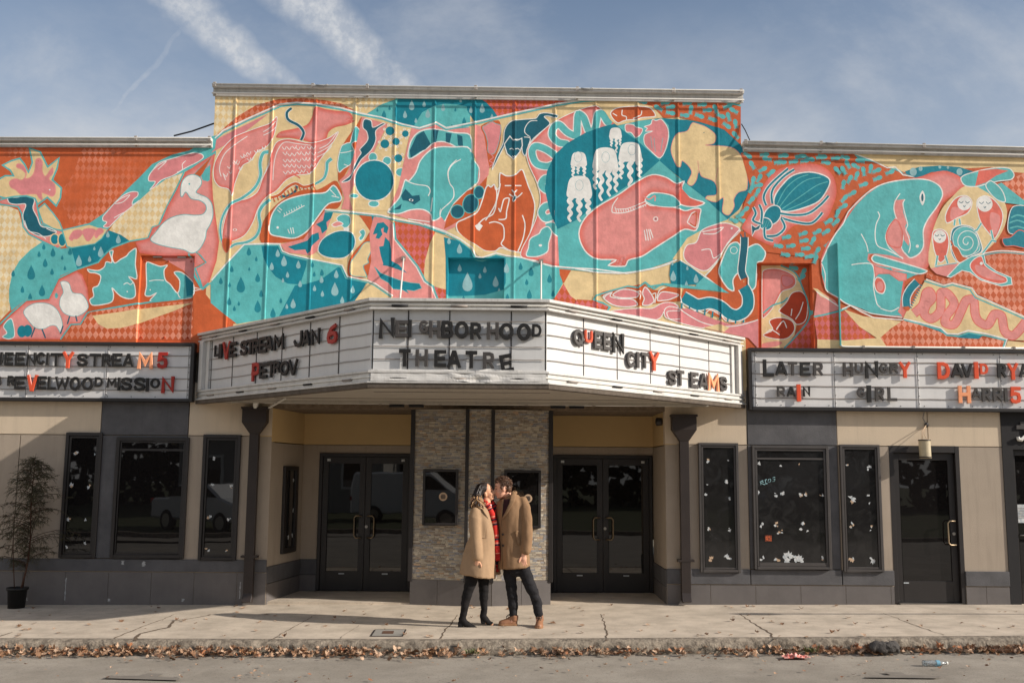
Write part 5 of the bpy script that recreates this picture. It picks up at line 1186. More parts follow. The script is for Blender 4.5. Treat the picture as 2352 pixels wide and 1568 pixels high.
# conduit across the right part of the mural
mb = MB(); a = at_y(1922, 560, 0); b = at_y(1929, 797, 0); e_ = at_y(2400, 801, 0)
mb.prism([(a.x-.006, -.0, a.z+.02), (a.x-.006, -.048, a.z), (b.x-.006, -.048, b.z+.02), (b.x-.006, 0, b.z+.02)], (.014, 0, 0), 'paint_teal'); part(mb, 'fin')
mb = MB(); mb.tube([(b.x, -.026, b.z+.03), (b.x+.02, -.03, b.z+.004), (b.x+.06, -.03, b.z), (8.6, -.03, e_.z)], .016, 'white_plastic', 8)
for i in range(5): mb.box(b.x+.3+i*.7, b.x+.33+i*.7, -.055, -.004, b.z-.02, b.z+.02, 'rail')
part(mb, 'conduit')
# screws and frame lip round the hatch and recesses
mb = MB(); q = RECESS[0]
for fx in (.08, .5, .92): 
    for fz in (.06, .94): mb.ball((q[0]+(q[1]-q[0])*fx, .036, q[2]+(q[3]-q[2])*fz), .012, 'paint_rust', 8, 5)
for fx in (.3, .75): mb.box(q[0]+(q[1]-q[0])*fx-.06, q[0]+(q[1]-q[0])*fx+.06, .01, .036, q[3]-.025, q[3]-.008, 'rail')
part(mb, 'hatch_screw')
# hanging can lamp over the door
LAMP = empty('hanging_lamp', at_y(2125, 1050, -.14)); tag(LAMP, 'dented beige can lamp dangling from wires above the single glass door', 'lamp')
mb = MB(); c = at_y(2124, 1030, -.14); mb.loft([[(c.x+r*math.cos(i*math.pi/10)+sh, c.y+r*math.sin(i*math.pi/10), c.z+dz) for i in range(20)] for r, dz, sh in ((.074, .125, 0), (.077, .10, 0), (.076, -.10, .004), (.080, -.13, .005))], 'lamp_can' if 'lamp_can' in MATS else mat('lamp_can', (186, 172, 142), rough=.5, var=.2, vs=10).name, caps=True)
mb.build('can', LAMP)
mb = MB()
for dz, r in ((.115, .084), (-.115, .088)): mb.loft([[(c.x+(r+o)*math.cos(i*math.pi/10), c.y+(r+o)*math.sin(i*math.pi/10), c.z+dz+h) for i in range(20)] for o, h in ((-.006, -.008), (0, -.006), (0, .006), (-.006, .008))], 'brown_metal')
mb.build('rim', LAMP)
mb = MB(); t = at_y(2128, 975, -.02)
mb.tube([(c.x-.03, c.y, c.z+.12), (c.x-.01, c.y+.03, c.z+.24), t], .006, 'paper_tan', 6); mb.tube([(c.x+.04, c.y, c.z+.12), (c.x+.02, c.y+.05, c.z+.2), (t.x-.02, t.y, t.z-.03)], .004, 'paper_tan', 6)
k = at_y(2130, 946, 0); mb.tube([t, (t.x-.05, -.03, t.z+.09), (t.x-.02, -.03, t.z+.2), (k.x, -.02, k.z)], .007, 'rail', 6); mb.ball(t, (.03, .018, .035), 'dark_line'); mb.build('wires', LAMP)
mb = MB(); mb.tube([at_y(400, 312, .5), at_y(440, 302, .35), at_y(491, 284, .02)], .012, 'cable', 6); o = mb.build('cable'); tag(o, 'black cable rising from the lower roof to the tall parapet', 'cable')
mb = MB(); mb.tube([at_y(1703, 285, -.02), at_y(1712, 300, -.04), at_y(1722, 322, -.1)], .008, 'cable', 6); o = mb.build('cable'); tag(o, 'thin grey cable dropping from the tall parapet above the beetle painting', 'cable')

# ---- neighbouring shop at the right edge
SHOP = empty('neighbour_shop', (x_nb+1, .5, 0)); tag(SHOP, 'black fronted neighbouring shop with a white emblem over its glass door', 'shop')
xd0 = at_y(2326, 1040).x; zd1 = zv(2340, 1032)
mb = MB(); mb.box(x_nb+.002, xd0, -.012, .3, -.05, 3.0, 'black_stucco'); mb.box(xd0, 12, -.012, .3, zd1, 3.0, 'black_stucco'); mb.box(xd0+1.3, 12, -.012, .3, -.05, zd1, 'black_stucco'); mb.build('wall', SHOP)
mb = MB(); frame(mb, xd0+.002, xd0+1.298, .03, zd1-.002, .06, .12, .05, 'black_metal', .08, .22); o = mb.build('door', SHOP, .003)
mb = MB(); mb.box(xd0+.04, xd0+1.25, .085, .093, .2, zd1-.06, 'dark_glass'); mb.build('pane', o)
mb = MB(); n0 = rectV(2334, 1158, 2362, 1200, .08); mb.box(n0[0], n0[1], .078, .083, n0[2], n0[3], 'paper')
for i in range(7): mb.box(n0[0]+.03, n0[1]-.03-.02*(i % 2), .075, .0775, n0[3]-.05-i*.022, n0[3]-.045-i*.022, 'rail')
mb.build('paper_notice', o)
mb = MB(); mb.tube([(xd0+.06, .05, 1.0), (xd0+1.2, .05, 1.0)], .012, 'chrome', 8); mb.build('push_bar', o)
mb = MB(); q = lambda u, v: at_y(u, v, -.03)
mb.prism([q(2335, 976), q(2344, 976), q(2344, 968), q(2364, 968), q(2364, 1000), q(2354, 1000), q(2352, 985), q(2335, 985)], (0, .017, 0), 'case_metal'); mb.tube([q(2338, 1003), q(2340, 1009), q(2346, 1010), q(2353, 1003), q(2366, 1010)], .026, 'white_plastic', 8); mb.build('emblem', SHOP)
# ---------------------------------------------------------------- letters
def arc(cx, cy, rx, ry, a0, a1, n=10): return [(cx+rx*math.cos(R_(a0+(a1-a0)*i/n)), cy+ry*math.sin(R_(a0+(a1-a0)*i/n))) for i in range(n+1)]
GLY = {
 'A': [[(0, 0), (.44, 1), (.56, 1), (1, 0)], [(.2, .26), (.8, .26)]],
 'B': [[(0, 0), (0, 1), (.55, 1), (.86, .93), (.92, .76), (.86, .6), (.55, .53), (0, .53)], [(.5, .53), (.9, .45), (1, .27), (.9, .07), (.6, 0), (0, 0)]],
 'C': [arc(.52, .5, .52, .5, 48, 312, 16)], 'D': [[(0, 0), (0, 1), (.5, 1), (.85, .88), (1, .6), (1, .4), (.85, .12), (.5, 0), (0, 0)]],
 'E': [[(1, 1), (0, 1), (0, 0), (1, 0)], [(0, .5), (.85, .5)]],
 'G': [arc(.52, .5, .52, .5, 48, 330, 16)+[(1, .42), (.62, .42)]], 'H': [[(0, 0), (0, 1)], [(1, 0), (1, 1)], [(0, .5), (1, .5)]],
 'I': [[(.5, 0), (.5, 1)]], 'J': [[(.95, 1), (.95, .3), (.8, .06), (.5, 0), (.2, .06), (0, .3)]], 'L': [[(0, 1), (0, 0), (1, 0)]],
 'M': [[(0, 0), (.06, 1), (.5, .28), (.94, 1), (1, 0)]], 'N': [[(0, 0), (0, 1), (1, 0), (1, 1)]], 'O': [arc(.5, .5, .5, .5, 0, 360, 24)],
 'P': [[(0, 0), (0, 1), (.6, 1), (.93, .9), (1, .7), (.93, .5), (.6, .4), (0, .4)]], 'Q': [arc(.5, .52, .5, .48, 0, 360, 24), [(.6, .3), (.95, -.02)]],
 'R': [[(0, 0), (0, 1), (.6, 1), (.9, .92), (.97, .73), (.9, .54), (.6, .46), (0, .46)], [(.52, .46), (1, 0)]],
 'S': [[(.98, .80), (.85, .96), (.5, 1), (.14, .95), (.02, .77), (.14, .60), (.5, .51), (.86, .42), (.98, .24), (.86, .06), (.5, 0), (.14, .04), (0, .2)]],
 'T': [[(.5, 0), (.5, 1)], [(0, 1), (1, 1)]], 'U': [[(0, 1), (0, .34), (.12, .08), (.5, 0), (.88, .08), (1, .34), (1, 1)]], 'V': [[(0, 1), (.46, 0), (.54, 0), (1, 1)]],
 'W': [[(0, 1), (.22, 0), (.5, .85), (.78, 0), (1, 1)]], 'Y': [[(0, 1), (.5, .46), (1, 1)], [(.5, .5), (.5, 0)]],
 '6': [[(.82, 1), (.40, .85), (.08, .52), (0, .28), (.12, .06), (.5, 0), (.88, .06), (1, .28), (.88, .5), (.5, .56), (.14, .46)]],
 '5': [[(.95, 1), (.14, 1), (.08, .56), (.5, .62), (.88, .55), (1, .32), (.88, .07), (.5, 0), (.1, .05), (0, .14)]],
 '3': [[(.05, .9), (.5, 1), (.9, .9), (.9, .62), (.5, .53), (.95, .42), (1, .15), (.5, 0), (0, .1)]]}
def glyph_into(mb, ch, c, ex, ez, nrm, hx, hz, th, col):
    W_, H_ = 2*hx, 2*hz; w = min(.215*H_, .35*W_)
    if ch == 'I': w = W_
    for si, st in enumerate(GLY[ch]):
        Q = [(w/2+x*(W_-w), w/2+y*(H_-w)) if ch != 'I' else (W_/2, w*0+y*H_) for x, y in st]
        closed = math.dist(Q[0], Q[-1]) < 1e-6
        if closed: Q = Q[:-1]
        elif ch != 'I':
            for i, j in ((0, 1), (-1, -2)):
                d = Vector((Q[i][0]-Q[j][0], Q[i][1]-Q[j][1])); d = d.normalized()*w/2; Q[i] = (Q[i][0]+d.x, Q[i][1]+d.y)
        A, B = offs(Q, closed, w/2), offs(Q, closed, -w/2); n = len(Q); cl = lambda q: (min(W_, max(0, q[0])), min(H_, max(0, q[1])))
        A = [cl(q) for q in A]; B = [cl(q) for q in B]; f = -th-si*.0006
        wld = lambda q, d: c+ex*(q[0]-hx)+ez*(q[1]-hz)+nrm*d
        ins = .82; C_ = [tuple((a+b)/2+(a-b)/2*ins for a, b in zip(p_, q_)) for p_, q_ in zip(A, B)]; D_ = [tuple((a+b)/2-(a-b)/2*ins for a, b in zip(p_, q_)) for p_, q_ in zip(A, B)]
        vs = [wld(q, 0) for q in A]+[wld(q, -f*.78) for q in A]+[wld(q, -f+.00012*i) for i, q in enumerate(C_)]+[wld(q, -f+.00012*i) for i, q in enumerate(D_)]+[wld(q, -f*.78) for q in B]+[wld(q, 0) for q in B]
        m = n if closed else n-1; fs = []
        for i in range(m):
            j = (i+1) % n
            for k in range(5): fs.append((k*n+i, k*n+j, (k+1)*n+j, (k+1)*n+i))
        if not closed:
            fs.append([k*n for k in range(6)]); fs.append([k*n+n-1 for k in range(6)][::-1])
        mb.add(vs, fs, col)
ORD = 'first second third fourth fifth sixth seventh eighth ninth tenth eleventh twelfth thirteenth fourteenth fifteenth sixteenth seventeenth eighteenth nineteenth'.split()
CNAME = {'letter_black': 'black', 'letter_grey': 'dark grey', 'letter_red': 'red', 'letter_orange': 'orange', 'letter_pale': 'pale orange'}
def letter_row(R, s, board_at, nrm, where, row, group, off=.024, th=.022):
    """entries 'ch,x0,x1,y0,y1[,colour][,tilt]' in zoom coordinates"""
    k, ox, oy = R; cols = dict(b='letter_black', g='letter_grey', r='letter_red', o='letter_orange', p='letter_pale')
    for i, q in enumerate(s.split()):
        t = q.split(','); ch = t[0]; a = [float(v) for v in t[1:5]]; col = cols[t[5]] if len(t) > 5 else 'letter_black'; tilt = R_(float(t[6])) if len(t) > 6 else 0
        x0, x1, y0, y1 = a[0]*k+ox, a[1]*k+ox, a[2]*k+oy, a[3]*k+oy
        P = lambda u, v: board_at(u, v, off+th)
        xm, ym = (x0+x1)/2, (y0+y1)/2
        ex = P(x1, ym)-P(x0, ym); ez = P(xm, y0)-P(xm, y1); c = P(xm, ym)
        hx = ex.length/2; ez = Vector((0, 0, 1)); hz = (P(xm, y0)-P(xm, y1)).length/2
        ex = Vector((nrm.y*-1, nrm.x, 0)).normalized(); ex = ex if ex.x > 0 else -ex
        if tilt: r = Matrix.Rotation(-tilt, 3, nrm); ex = r @ ex; ez = r @ ez
        c = c-nrm*th; mb = MB(); glyph_into(mb, ch, c, ex, ez, nrm, hx, hz, th, col)
        o = mb.build('letter' if not ch.isdigit() else 'numeral', None, 0, loc=tuple(c))
        kind = 'numeral' if ch.isdigit() else 'letter'
        tag(o, '%s %s %s, %s in %s row of %s' % (CNAME[col], kind, ch, ORD[i], row, where), kind, group)
# ---------------------------------------------------------------- marquee canopy
P0, P1, P2, P3 = Vector((-4.40, 0)), Vector((-1.575, -3.0)), Vector((.41, -3.0)), Vector((3.26, 0))
MZ0, MZ1 = 2.74, 3.69
MQ = empty('theatre_marquee', (-.6, -1.5, MZ0)); tag(MQ, 'white three sided marquee canopy jutting over the pavement with letter boards', 'marquee')
def off2(P, d):
    """plan outline offset outwards by d"""
    segs = [(P[i], P[i+1]) for i in range(3)]; L_ = []
    for a, b in segs:
        t = (b-a).normalized(); n = Vector((t.y, -t.x)); L_.append((a+n*d, b+n*d, n))
    def inter(p, r, q, s):
        den = r.x*s.y-r.y*s.x; k = ((q.x-p.x)*s.y-(q.y-p.y)*s.x)/den; return p+r*k
    out = []
    a, b, n = L_[0]; r = b-a; out.append(a+r*((0-a.y)/r.y))
    for i in (0, 1): out.append(inter(L_[i][0], L_[i][1]-L_[i][0], L_[i+1][0], L_[i+1][1]-L_[i+1][0]))
    a, b, n = L_[2]; r = b-a; out.append(a+r*((0-a.y)/r.y))
    return out
PL = [P0, P1, P2, P3]
def band(mb, d0, d1, z0, z1, m, ends=True):
    """a strip that follows the three faces between plan offsets d0 (inner) and d1 (outer)"""
    I, O = off2(PL, d0), off2(PL, d1)
    for i in range(3):
        q = [I[i], I[i+1], O[i+1], O[i]]
        y0 = -.003
        pts = [(v.x, min(v.y, y0)) for v in q]
        mb.prism([(x, y, z0) for x, y in pts], (0, 0, z1-z0), m)
FR = .12
mb = MB(); band(mb, -.10, .0, MZ1-.035, MZ1, 'white_metal'); band(mb, -.10, -.045, MZ1-.105, MZ1-.036, 'white_metal'); band(mb, -.10, -.012, MZ1-.125, MZ1-.106, 'white_metal')
mb.prism([(v.x, min(v.y, -.003), MZ1-.012) for v in off2(PL, -.1005)], (0, 0, .008), 'white_metal')
mb.build('top_cornice', MQ, .003)
mb = MB(); band(mb, -.10, -.012, MZ0+.125, MZ0+.150, 'white_metal'); band(mb, -.10, -.03, MZ0+.03, MZ0+.124, 'white_metal'); band(mb, -.10, .0, MZ0+.012, MZ0+.029, 'white_metal')
mb.build('bottom_cornice', MQ, .003)
mb = MB(); band(mb, -.10, -.012, MZ0-.04, MZ0+.011, 'wood_weathered'); mb.build('lower_edge', MQ, .004)
mb = MB()
O = off2(PL, -.038)
for z in (MZ1-.07, MZ0+.08):
    mb.tube([(v.x, min(v.y, -.02), z) for v in off2(PL, -.025)], .009, 'white_plastic', 6)
    Q = off2(PL, -.022)
    for i in range(3):
        nn_ = 5 if i != 1 else 3
        for j in range(nn_):
            p = Q[i].lerp(Q[i+1], (j+.5)/nn_); t = (Q[i+1]-Q[i]).normalized(); mb.tube([(p.x-t.x*.09, p.y-t.y*.09, z-.012), (p.x+t.x*.09, p.y+t.y*.09, z-.012)], .014, 'cable' if (i+j) % 2 else 'rail', 6)
split_build(mb, 'tube_light', MQ)
# soffit
mb = MB(); S = off2(PL, -.1005); mb.prism([(v.x, min(v.y, -.003), MZ0-.02) for v in S], (0, 0, .05), 'soffit')
so_ = mb.build('soffit', MQ)
mb = MB()
for y in (-2.2, -1.1, -.45): 
    w = 3.9*(1+y/3)*.99; mb.box(-.58-w+.6*(-y/3)*0, -.58+w, y-.004, y+.004, MZ0-.024, MZ0-.0205, 'dark_line')
y = -.5; mb.tube([(-3.3, y, MZ0-.045), (2.4, y, MZ0-.045)], .012, 'white_plastic', 6); mb.box(-3.7, 2.6, y-.16, y-.14, MZ0-.06, MZ0-.0205, 'soffit')
for x in (-2.6, -1.75, -.95, .2, 1.1, 1.9): mb.box(x-.02, x+.02, y-.02, y+.02, MZ0-.06, MZ0-.0206, 'rail')
for x in (-1.53, -1.27, 0.62, .87): mb.tube([(x-.10, y-.02, MZ0-.075), (x+.10, y-.02, MZ0-.075)], .02, 'cable', 6)

split_build(mb, 'soffit_conduit', so_)
mb = MB(); a = at_y(628, 935, -.7); mb.beam(at_y(615, 938, -.05), at_y(655, 915, -1.0), .03, .015, 'white_plastic'); mb.build('strut', MQ)
# letter boards with rails
BO = off2(PL, -.085); BZ0, BZ1 = MZ0+.151, MZ1-.126
FACES = []
for i in range(3):
    a, b = BO[i], BO[i+1]; t = (b-a).normalized(); n = Vector((t.y, -t.x, 0)); A = Vector((a.x, min(a.y, -.004), 0)); B = Vector((b.x, min(b.y, -.004), 0)); T = Vector((t.x, t.y, 0))
    FACES.append((A, B, T, n))
VU = [(452, 845), (848, 1262), (1262, 1712)]
RAILV = [(700, [(0, .25), ]), ]
vert = [[488, 536, 590, 648, 712, 779], [937, 1032, 1174], [1340, 1417, 1493, 1560, 1627, 1682]]
for i, (A, B, T, n) in enumerate(FACES):
    mb = MB(); ln = (B-A).length; m0 = .19 if i == 0 else .012; m1 = .19 if i == 2 else .012
    s0, s1 = A+T*m0, B-T*m1
    mb.prism([s0+Vector((0, 0, BZ0)), s1+Vector((0, 0, BZ0)), s1+Vector((0, 0, BZ1)), s0+Vector((0, 0, BZ1))], -n*.01, 'board_white')
    bo = mb.build('letter_board', MQ)
    mb = MB()
    if i != 1:
        for (c0, c1) in (((0.0, .10),) if i == 0 else ((ln-.10, ln),)):
            mb.prism([A+T*c0+n*.085+Vector((0, 0, MZ0+.151)), A+T*c1+n*.085+Vector((0, 0, MZ0+.151)), A+T*c1+n*.085+Vector((0, 0, MZ1-.126)), A+T*c0+n*.085+Vector((0, 0, MZ1-.126))], -n*.1, 'white_metal')
        for (c0, c1) in (((.101, m0),) if i == 0 else ((ln-m1, ln-.101),)):
            mb.prism([A+T*c0+n*.03+Vector((0, 0, MZ0+.151)), A+T*c1+n*.03+Vector((0, 0, MZ0+.151)), A+T*c1+n*.03+Vector((0, 0, MZ1-.126)), A+T*c0+n*.03+Vector((0, 0, MZ1-.126))], -n*.04, 'white_metal')
        split_build(mb, 'end_post', MQ, .004)
    mb = MB(); h = BZ1-BZ0
    for f in (.02, .20, .41, .62, .83):
        z = BZ0+h*f if f > .1 else BZ0+.006
        if f < .1: continue
        k_ = 24; Q = [s0.lerp(s1, j/k_)+n*(.012)+Vector((0, 0, z-.006*abs(math.sin(j*.9+i)))) for j in range(k_+1)]
        mb.tube(Q, .0045, 'rail', 5)
    for u in vert[i]:
        q = at_plane(u, 800, A, n); w = .0065
        mb.prism([Vector((q.x, q.y, BZ0+.002))-T*w+n*.002, Vector((q.x, q.y, BZ0+.002))+T*w+n*.002, Vector((q.x, q.y, BZ1-.002))+T*w+n*.002, Vector((q.x, q.y, BZ1-.002))-T*w+n*.002], n*.003, 'dark_line')
    mb.build('rails', bo)
# crumpled lower flashing on the front face
mb = MB(); A, B, T, n = FACES[1]; rows = 5; cols_ = 60; vs = []
random.seed(4)
for j in range(cols_+1):
    t = j/cols_; amp = .006+.028*math.exp(-((t-.62)/.16)**2)
    for r in range(rows+1):
        f = r/rows; q = A.lerp(B, t)+n*(.06+.02*f+amp*(noise.noise(Vector((t*14, f*3, 2)))))
        vs.append((q.x, q.y, MZ0+.165-.13*f+amp*.9*noise.noise(Vector((t*11, 5+f, 8)))))
mb.add(vs, [(j*(rows+1)+r, (j+1)*(rows+1)+r, (j+1)*(rows+1)+r+1, j*(rows+1)+r+1) for j in range(cols_) for r in range(rows)], 'white_metal')
mb.build('bent_flashing', MQ)
# tie rods to the painted wall
mb = MB()
for (u, v, ub, vb_) in ((927, 593, 915, 690), (1243, 600, 1243, 692)):
    a = at_y(u, v, -.02); b = at_y(ub, vb_, -.95); mb.tube([a, (b.x, b.y, MZ1-.01)], .011, 'white_plastic', 6); mb.box(a.x-.03, a.x+.03, -.03, .0, a.z-.03, a.z+.03, 'rail')
split_build(mb, 'tie_rod', MQ)
Z2 = (.25, 430.7, 660.4); Z4 = (.32325, 976.2, 660.4); Z1 = (.43947, 0, 746.5); Z6 = (.42125, 1550.4, 775.2)
def board_fn(i):
    A, B, T, n = FACES[i]
    return (lambda u, v, d: at_plane(u, v, A+n*d, n)), n
f, n = board_fn(0); g = "changeable letters on the marquee's shaded face"; w = "the marquee's shaded face"
letter_row(Z2, 'L,243,300,527,630 I,282,308,517,648 V,316,388,494,657,r E,377,443,500,636 S,479,544,484,622 T,542,604,474,612 R,592,655,464,606 E,654,721,452,597 A,706,780,442,584 M,786,880,424,573 J,971,1050,398,546 A,1046,1120,388,536 N,1132,1208,375,524 6,1276,1368,332,516,r', f, n, w, 'top', g, .02)
letter_row(Z2, 'P,586,654,687,856,r E,656,724,692,832 T,726,800,678,824 R,791,845,674,784 O,846,924,670,808 V,922,1006,655,804', f, n, w, 'lower', g, .02)
f, n = board_fn(1); g = "changeable letters on the marquee's front face"; w = "the marquee's front face"
letter_row((1, 0, 0), 'N,870,907,729,777 E,908,937,735,774,g I,937,946,734,774 G,962,984,735,765,g H,985,1012,736,775,g B,1014,1042,736,776 O,1044,1077,737,777 R,1080,1106,740,779 H,1118,1146,740,779,g O,1147,1180,741,780 O,1187,1220,742,782 D,1222,1244,744,773', f, n, w, 'top', g, .022)
letter_row((1, 0, 0), 'T,916,943,801,841 H,954,983,802,841,g E,997,1025,803,842 A,1026,1060,804,845 T,1069,1096,805,845 R,1109,1136,808,847,g E,1149,1178,813,854,b,-11', f, n, w, 'lower', g, .022)
f, n = board_fn(2); g = "changeable letters on the marquee's sunlit face"; w = "the marquee's sunlit face"
letter_row(Z4, 'Q,1059,1130,295,414,g U,1141,1194,304,393,o E,1206,1262,314,434,g E,1271,1328,324,444,g N,1338,1419,322,466', f, n, w, 'top', g, .02)
letter_row(Z4, 'C,1438,1497,452,567,g I,1507,1527,457,570,g T,1541,1592,461,572,g Y,1599,1668,452,590,o', f, n, w, 'middle', g, .02)
letter_row(Z4, 'S,1732,1788,587,694,g T,1794,1844,587,696,g E,1892,1946,601,711,g A,1951,2015,608,718,g M,2014,2094,606,738,p S,2096,2150,631,734,g', f, n, w, 'bottom', g, .02)
# ---------------------------------------------------------------- wall letter boards
def wall_board(x0, x1, z0, z1, label, us):
    root = empty('letter_sign', ((x0+x1)/2, -.05, z0)); tag(root, label, 'sign')
    mb = MB(); frame(mb, x0, x1, z0, z1, -.12, -.006, .045, 'black_metal'); mb.build('sign_frame', root, .004)
    mb = MB(); mb.box(x0+.046, x1-.046, -.07, -.008, z0+.046, z1-.046, 'board_grey'); p_ = mb.build('panel', root)
    mb = MB(); h = z1-z0-.09
    for k in range(4):
        z = z0+.045+h*(.16+.22*k); Q = [(x0+.05+(x1-x0-.1)*j/40, -.078, z-.004*abs(math.sin(j*1.1))) for j in range(41)]; mb.tube(Q, .005, 'rail', 5)
    for u in us:
        x = at_y(u, 860, -.07).x; mb.box(x-.017, x+.017, -.077, -.0705, z0+.048, z1-.048, 'board_grey'); mb.box(x-.0025, x+.0025, -.079, -.0775, z0+.048, z1-.048, 'dark_line')
        for j in range(7): mb.ball((x+.01, -.078, z0+.1+j*(z1-z0-.2)/6), .006, 'dark_line', 6, 4)
    n_ = int((x1-x0)/.33)
    for j in range(n_):
        for z in (z0+.07, z1-.065): mb.ball((x0+.12+j*.33, -.071, z), .007, 'dark_line', 6, 4)
    mb.build('rails', p_)
q = rectV(0, 785, 444, 921, -.12); LB = (-9.0, q[1], q[2], q[3]); wall_board(*LB, 'long pale letter board half in the shadow of the marquee', (62, 245, 432, -110))
q = rectV(1720, 801, 2352, 943, -.12); RBD = (q[0], 9.2, q[2], q[3]); wall_board(*RBD, 'long pale sunlit letter board over the display cases and hanging lamp', (1734, 1916, 2107, 2297))
fw = lambda u, v, d: at_y(u, v, -.07-d); nw = Vector((0, -1, 0))
g = 'changeable letters on the half shaded wall board'; w = 'the wall board in half shade'
letter_row(Z1, 'U,-35,12,140,210 E,22,66,141,210 E,77,128,141,211 N,136,187,143,213 C,188,235,141,206 I,240,254,144,208 T,262,324,145,215 Y,322,385,136,224,o S,400,459,148,215 T,466,525,148,216 R,531,580,148,216 E,584,636,147,217 A,640,700,148,217 M,716,800,139,228,p 5,819,876,141,227,r', fw, nw, w, 'upper', g)
letter_row(Z1, '3,-32,5,264,318 R,37,74,264,317 E,74,130,266,335 V,136,196,258,345,o E,192,240,266,335 L,247,289,268,337 W,284,360,268,340 O,362,420,269,342 O,426,486,271,340 D,493,536,271,322 M,556,609,271,325 I,613,627,273,341 S,630,690,272,342 S,697,758,272,344 I,761,776,276,347 O,784,834,276,330 N,842,910,267,355,r', fw, nw, w, 'lower', g)
g = 'changeable letters on the sunlit wall board'; w = 'the wall board over the hanging lamp'
letter_row(Z6, 'L,480,539,119,212 A,546,615,128,206 T,617,667,130,205,g E,682,738,133,208 R,755,809,133,207,g H,917,972,134,210,g U,982,1027,138,193,g N,1037,1111,127,221 G,1116,1163,138,193,g R,1172,1219,138,195,g Y,1221,1288,129,219,o D,1432,1500,133,226,o A,1505,1574,140,219 V,1562,1626,140,217 I,1632,1656,132,224,o D,1664,1709,141,199,o R,1759,1809,139,218 Y,1812,1876,136,229,o A,1877,1937,141,216', fw, nw, w, 'upper', g)
letter_row(Z6, 'R,557,602,264,321,g A,609,660,266,321 I,664,687,254,347,o N,698,739,264,321 G,993,1039,270,325,g I,1047,1072,260,352 R,1092,1144,269,345,g L,1160,1211,269,345,g H,1546,1614,262,356,p A,1619,1668,275,330,g R,1675,1725,273,348,g R,1735,1789,273,348,g I,1797,1816,273,349,g 5,1828,1889,267,359,o', fw, nw, w, 'lower', g)
# ---------------------------------------------------------------- the couple
mat('skin_fair', (226, 170, 142), rough=.55, var=.06, vs=20, spec=.35)
mat('skin_warm', (222, 168, 134), rough=.55, var=.06, vs=20, spec=.35)
mat('camel_wool', (164, 136, 108), rough=.95, var=.10, vs=7, bump=.35, bs=220, bd=.003, spec=.15)
mat('camel_wool_dark', (142, 113, 86), rough=.95, var=.10, vs=7, bump=.35, bs=220, bd=.003, spec=.15)
mat('black_suede', (26, 24, 25), rough=.85, var=.2, vs=9, bump=.2, bs=60, spec=.25)
mat('black_denim', (36, 35, 38), rough=.85, var=.3, vs=12, bump=.4, bs=24, bd=.012, spec=.25)
mat('tan_leather', (150, 106, 78), rough=.5, var=.25, vs=14, spec=.4)
mat('gum_sole', (150, 110, 78), rough=.8, var=.1)
mat('maroon_knit', (54, 22, 26), rough=.9, var=.1)
mat('scarf_red', (204, 48, 40), rough=.9, var=.12, vs=20); mat('scarf_navy', (46, 34, 52), rough=.9, var=.1); mat('scarf_light', (228, 128, 110), rough=.9, var=.1)
mat('hair_dark', (38, 27, 24), rough=.4, var=.3, vs=30, spec=.6); mat('hair_mid', (104, 72, 52), rough=.42, var=.3, vs=30, spec=.6)
mat('hair_blond', (196, 156, 112), rough=.42, var=.25, vs=30, spec=.6); mat('hair_brown', (92, 64, 46), rough=.5, var=.35, vs=40, spec=.5)
mat('lip', (186, 96, 88), rough=.45, var=0); mat('brow', (52, 36, 30), rough=.8, var=0); mat('button', (40, 30, 26), rough=.4, var=0); mat('shirt_white', (216, 214, 210), rough=.8, var=.05)
PK = .25635
def remesh(mb, name, m, parent, vox, it=2, loc=None):
    """fuse overlapping volumes into one continuous skin"""
    o = mb.build('raw'); md = o.modifiers.new('r', 'REMESH'); md.mode = 'VOXEL'; md.voxel_size = vox
    dg = bpy.context.evaluated_depsgraph_get(); dg.update(); me = bpy.data.meshes.new_from_object(o.evaluated_get(dg))
    old = o.data; bpy.data.objects.remove(o); bpy.data.meshes.remove(old)
    bm = bmesh.new(); bm.from_mesh(me)
    for _ in range(it): bmesh.ops.smooth_vert(bm, verts=bm.verts, factor=.5, use_axis_x=True, use_axis_y=True, use_axis_z=True)
    for f in bm.faces: f.smooth = True; f.material_index = 0
    if loc is not None: bmesh.ops.translate(bm, verts=bm.verts, vec=-Vector(loc))
    bm.to_mesh(me); bm.free(); me.materials.clear(); me.materials.append(MATS[m]); me.name = name
    q = bpy.data.objects.new(name, me); COL.objects.link(q)
    if loc is not None: q.location = loc
    if parent: par(q, parent)
    return q
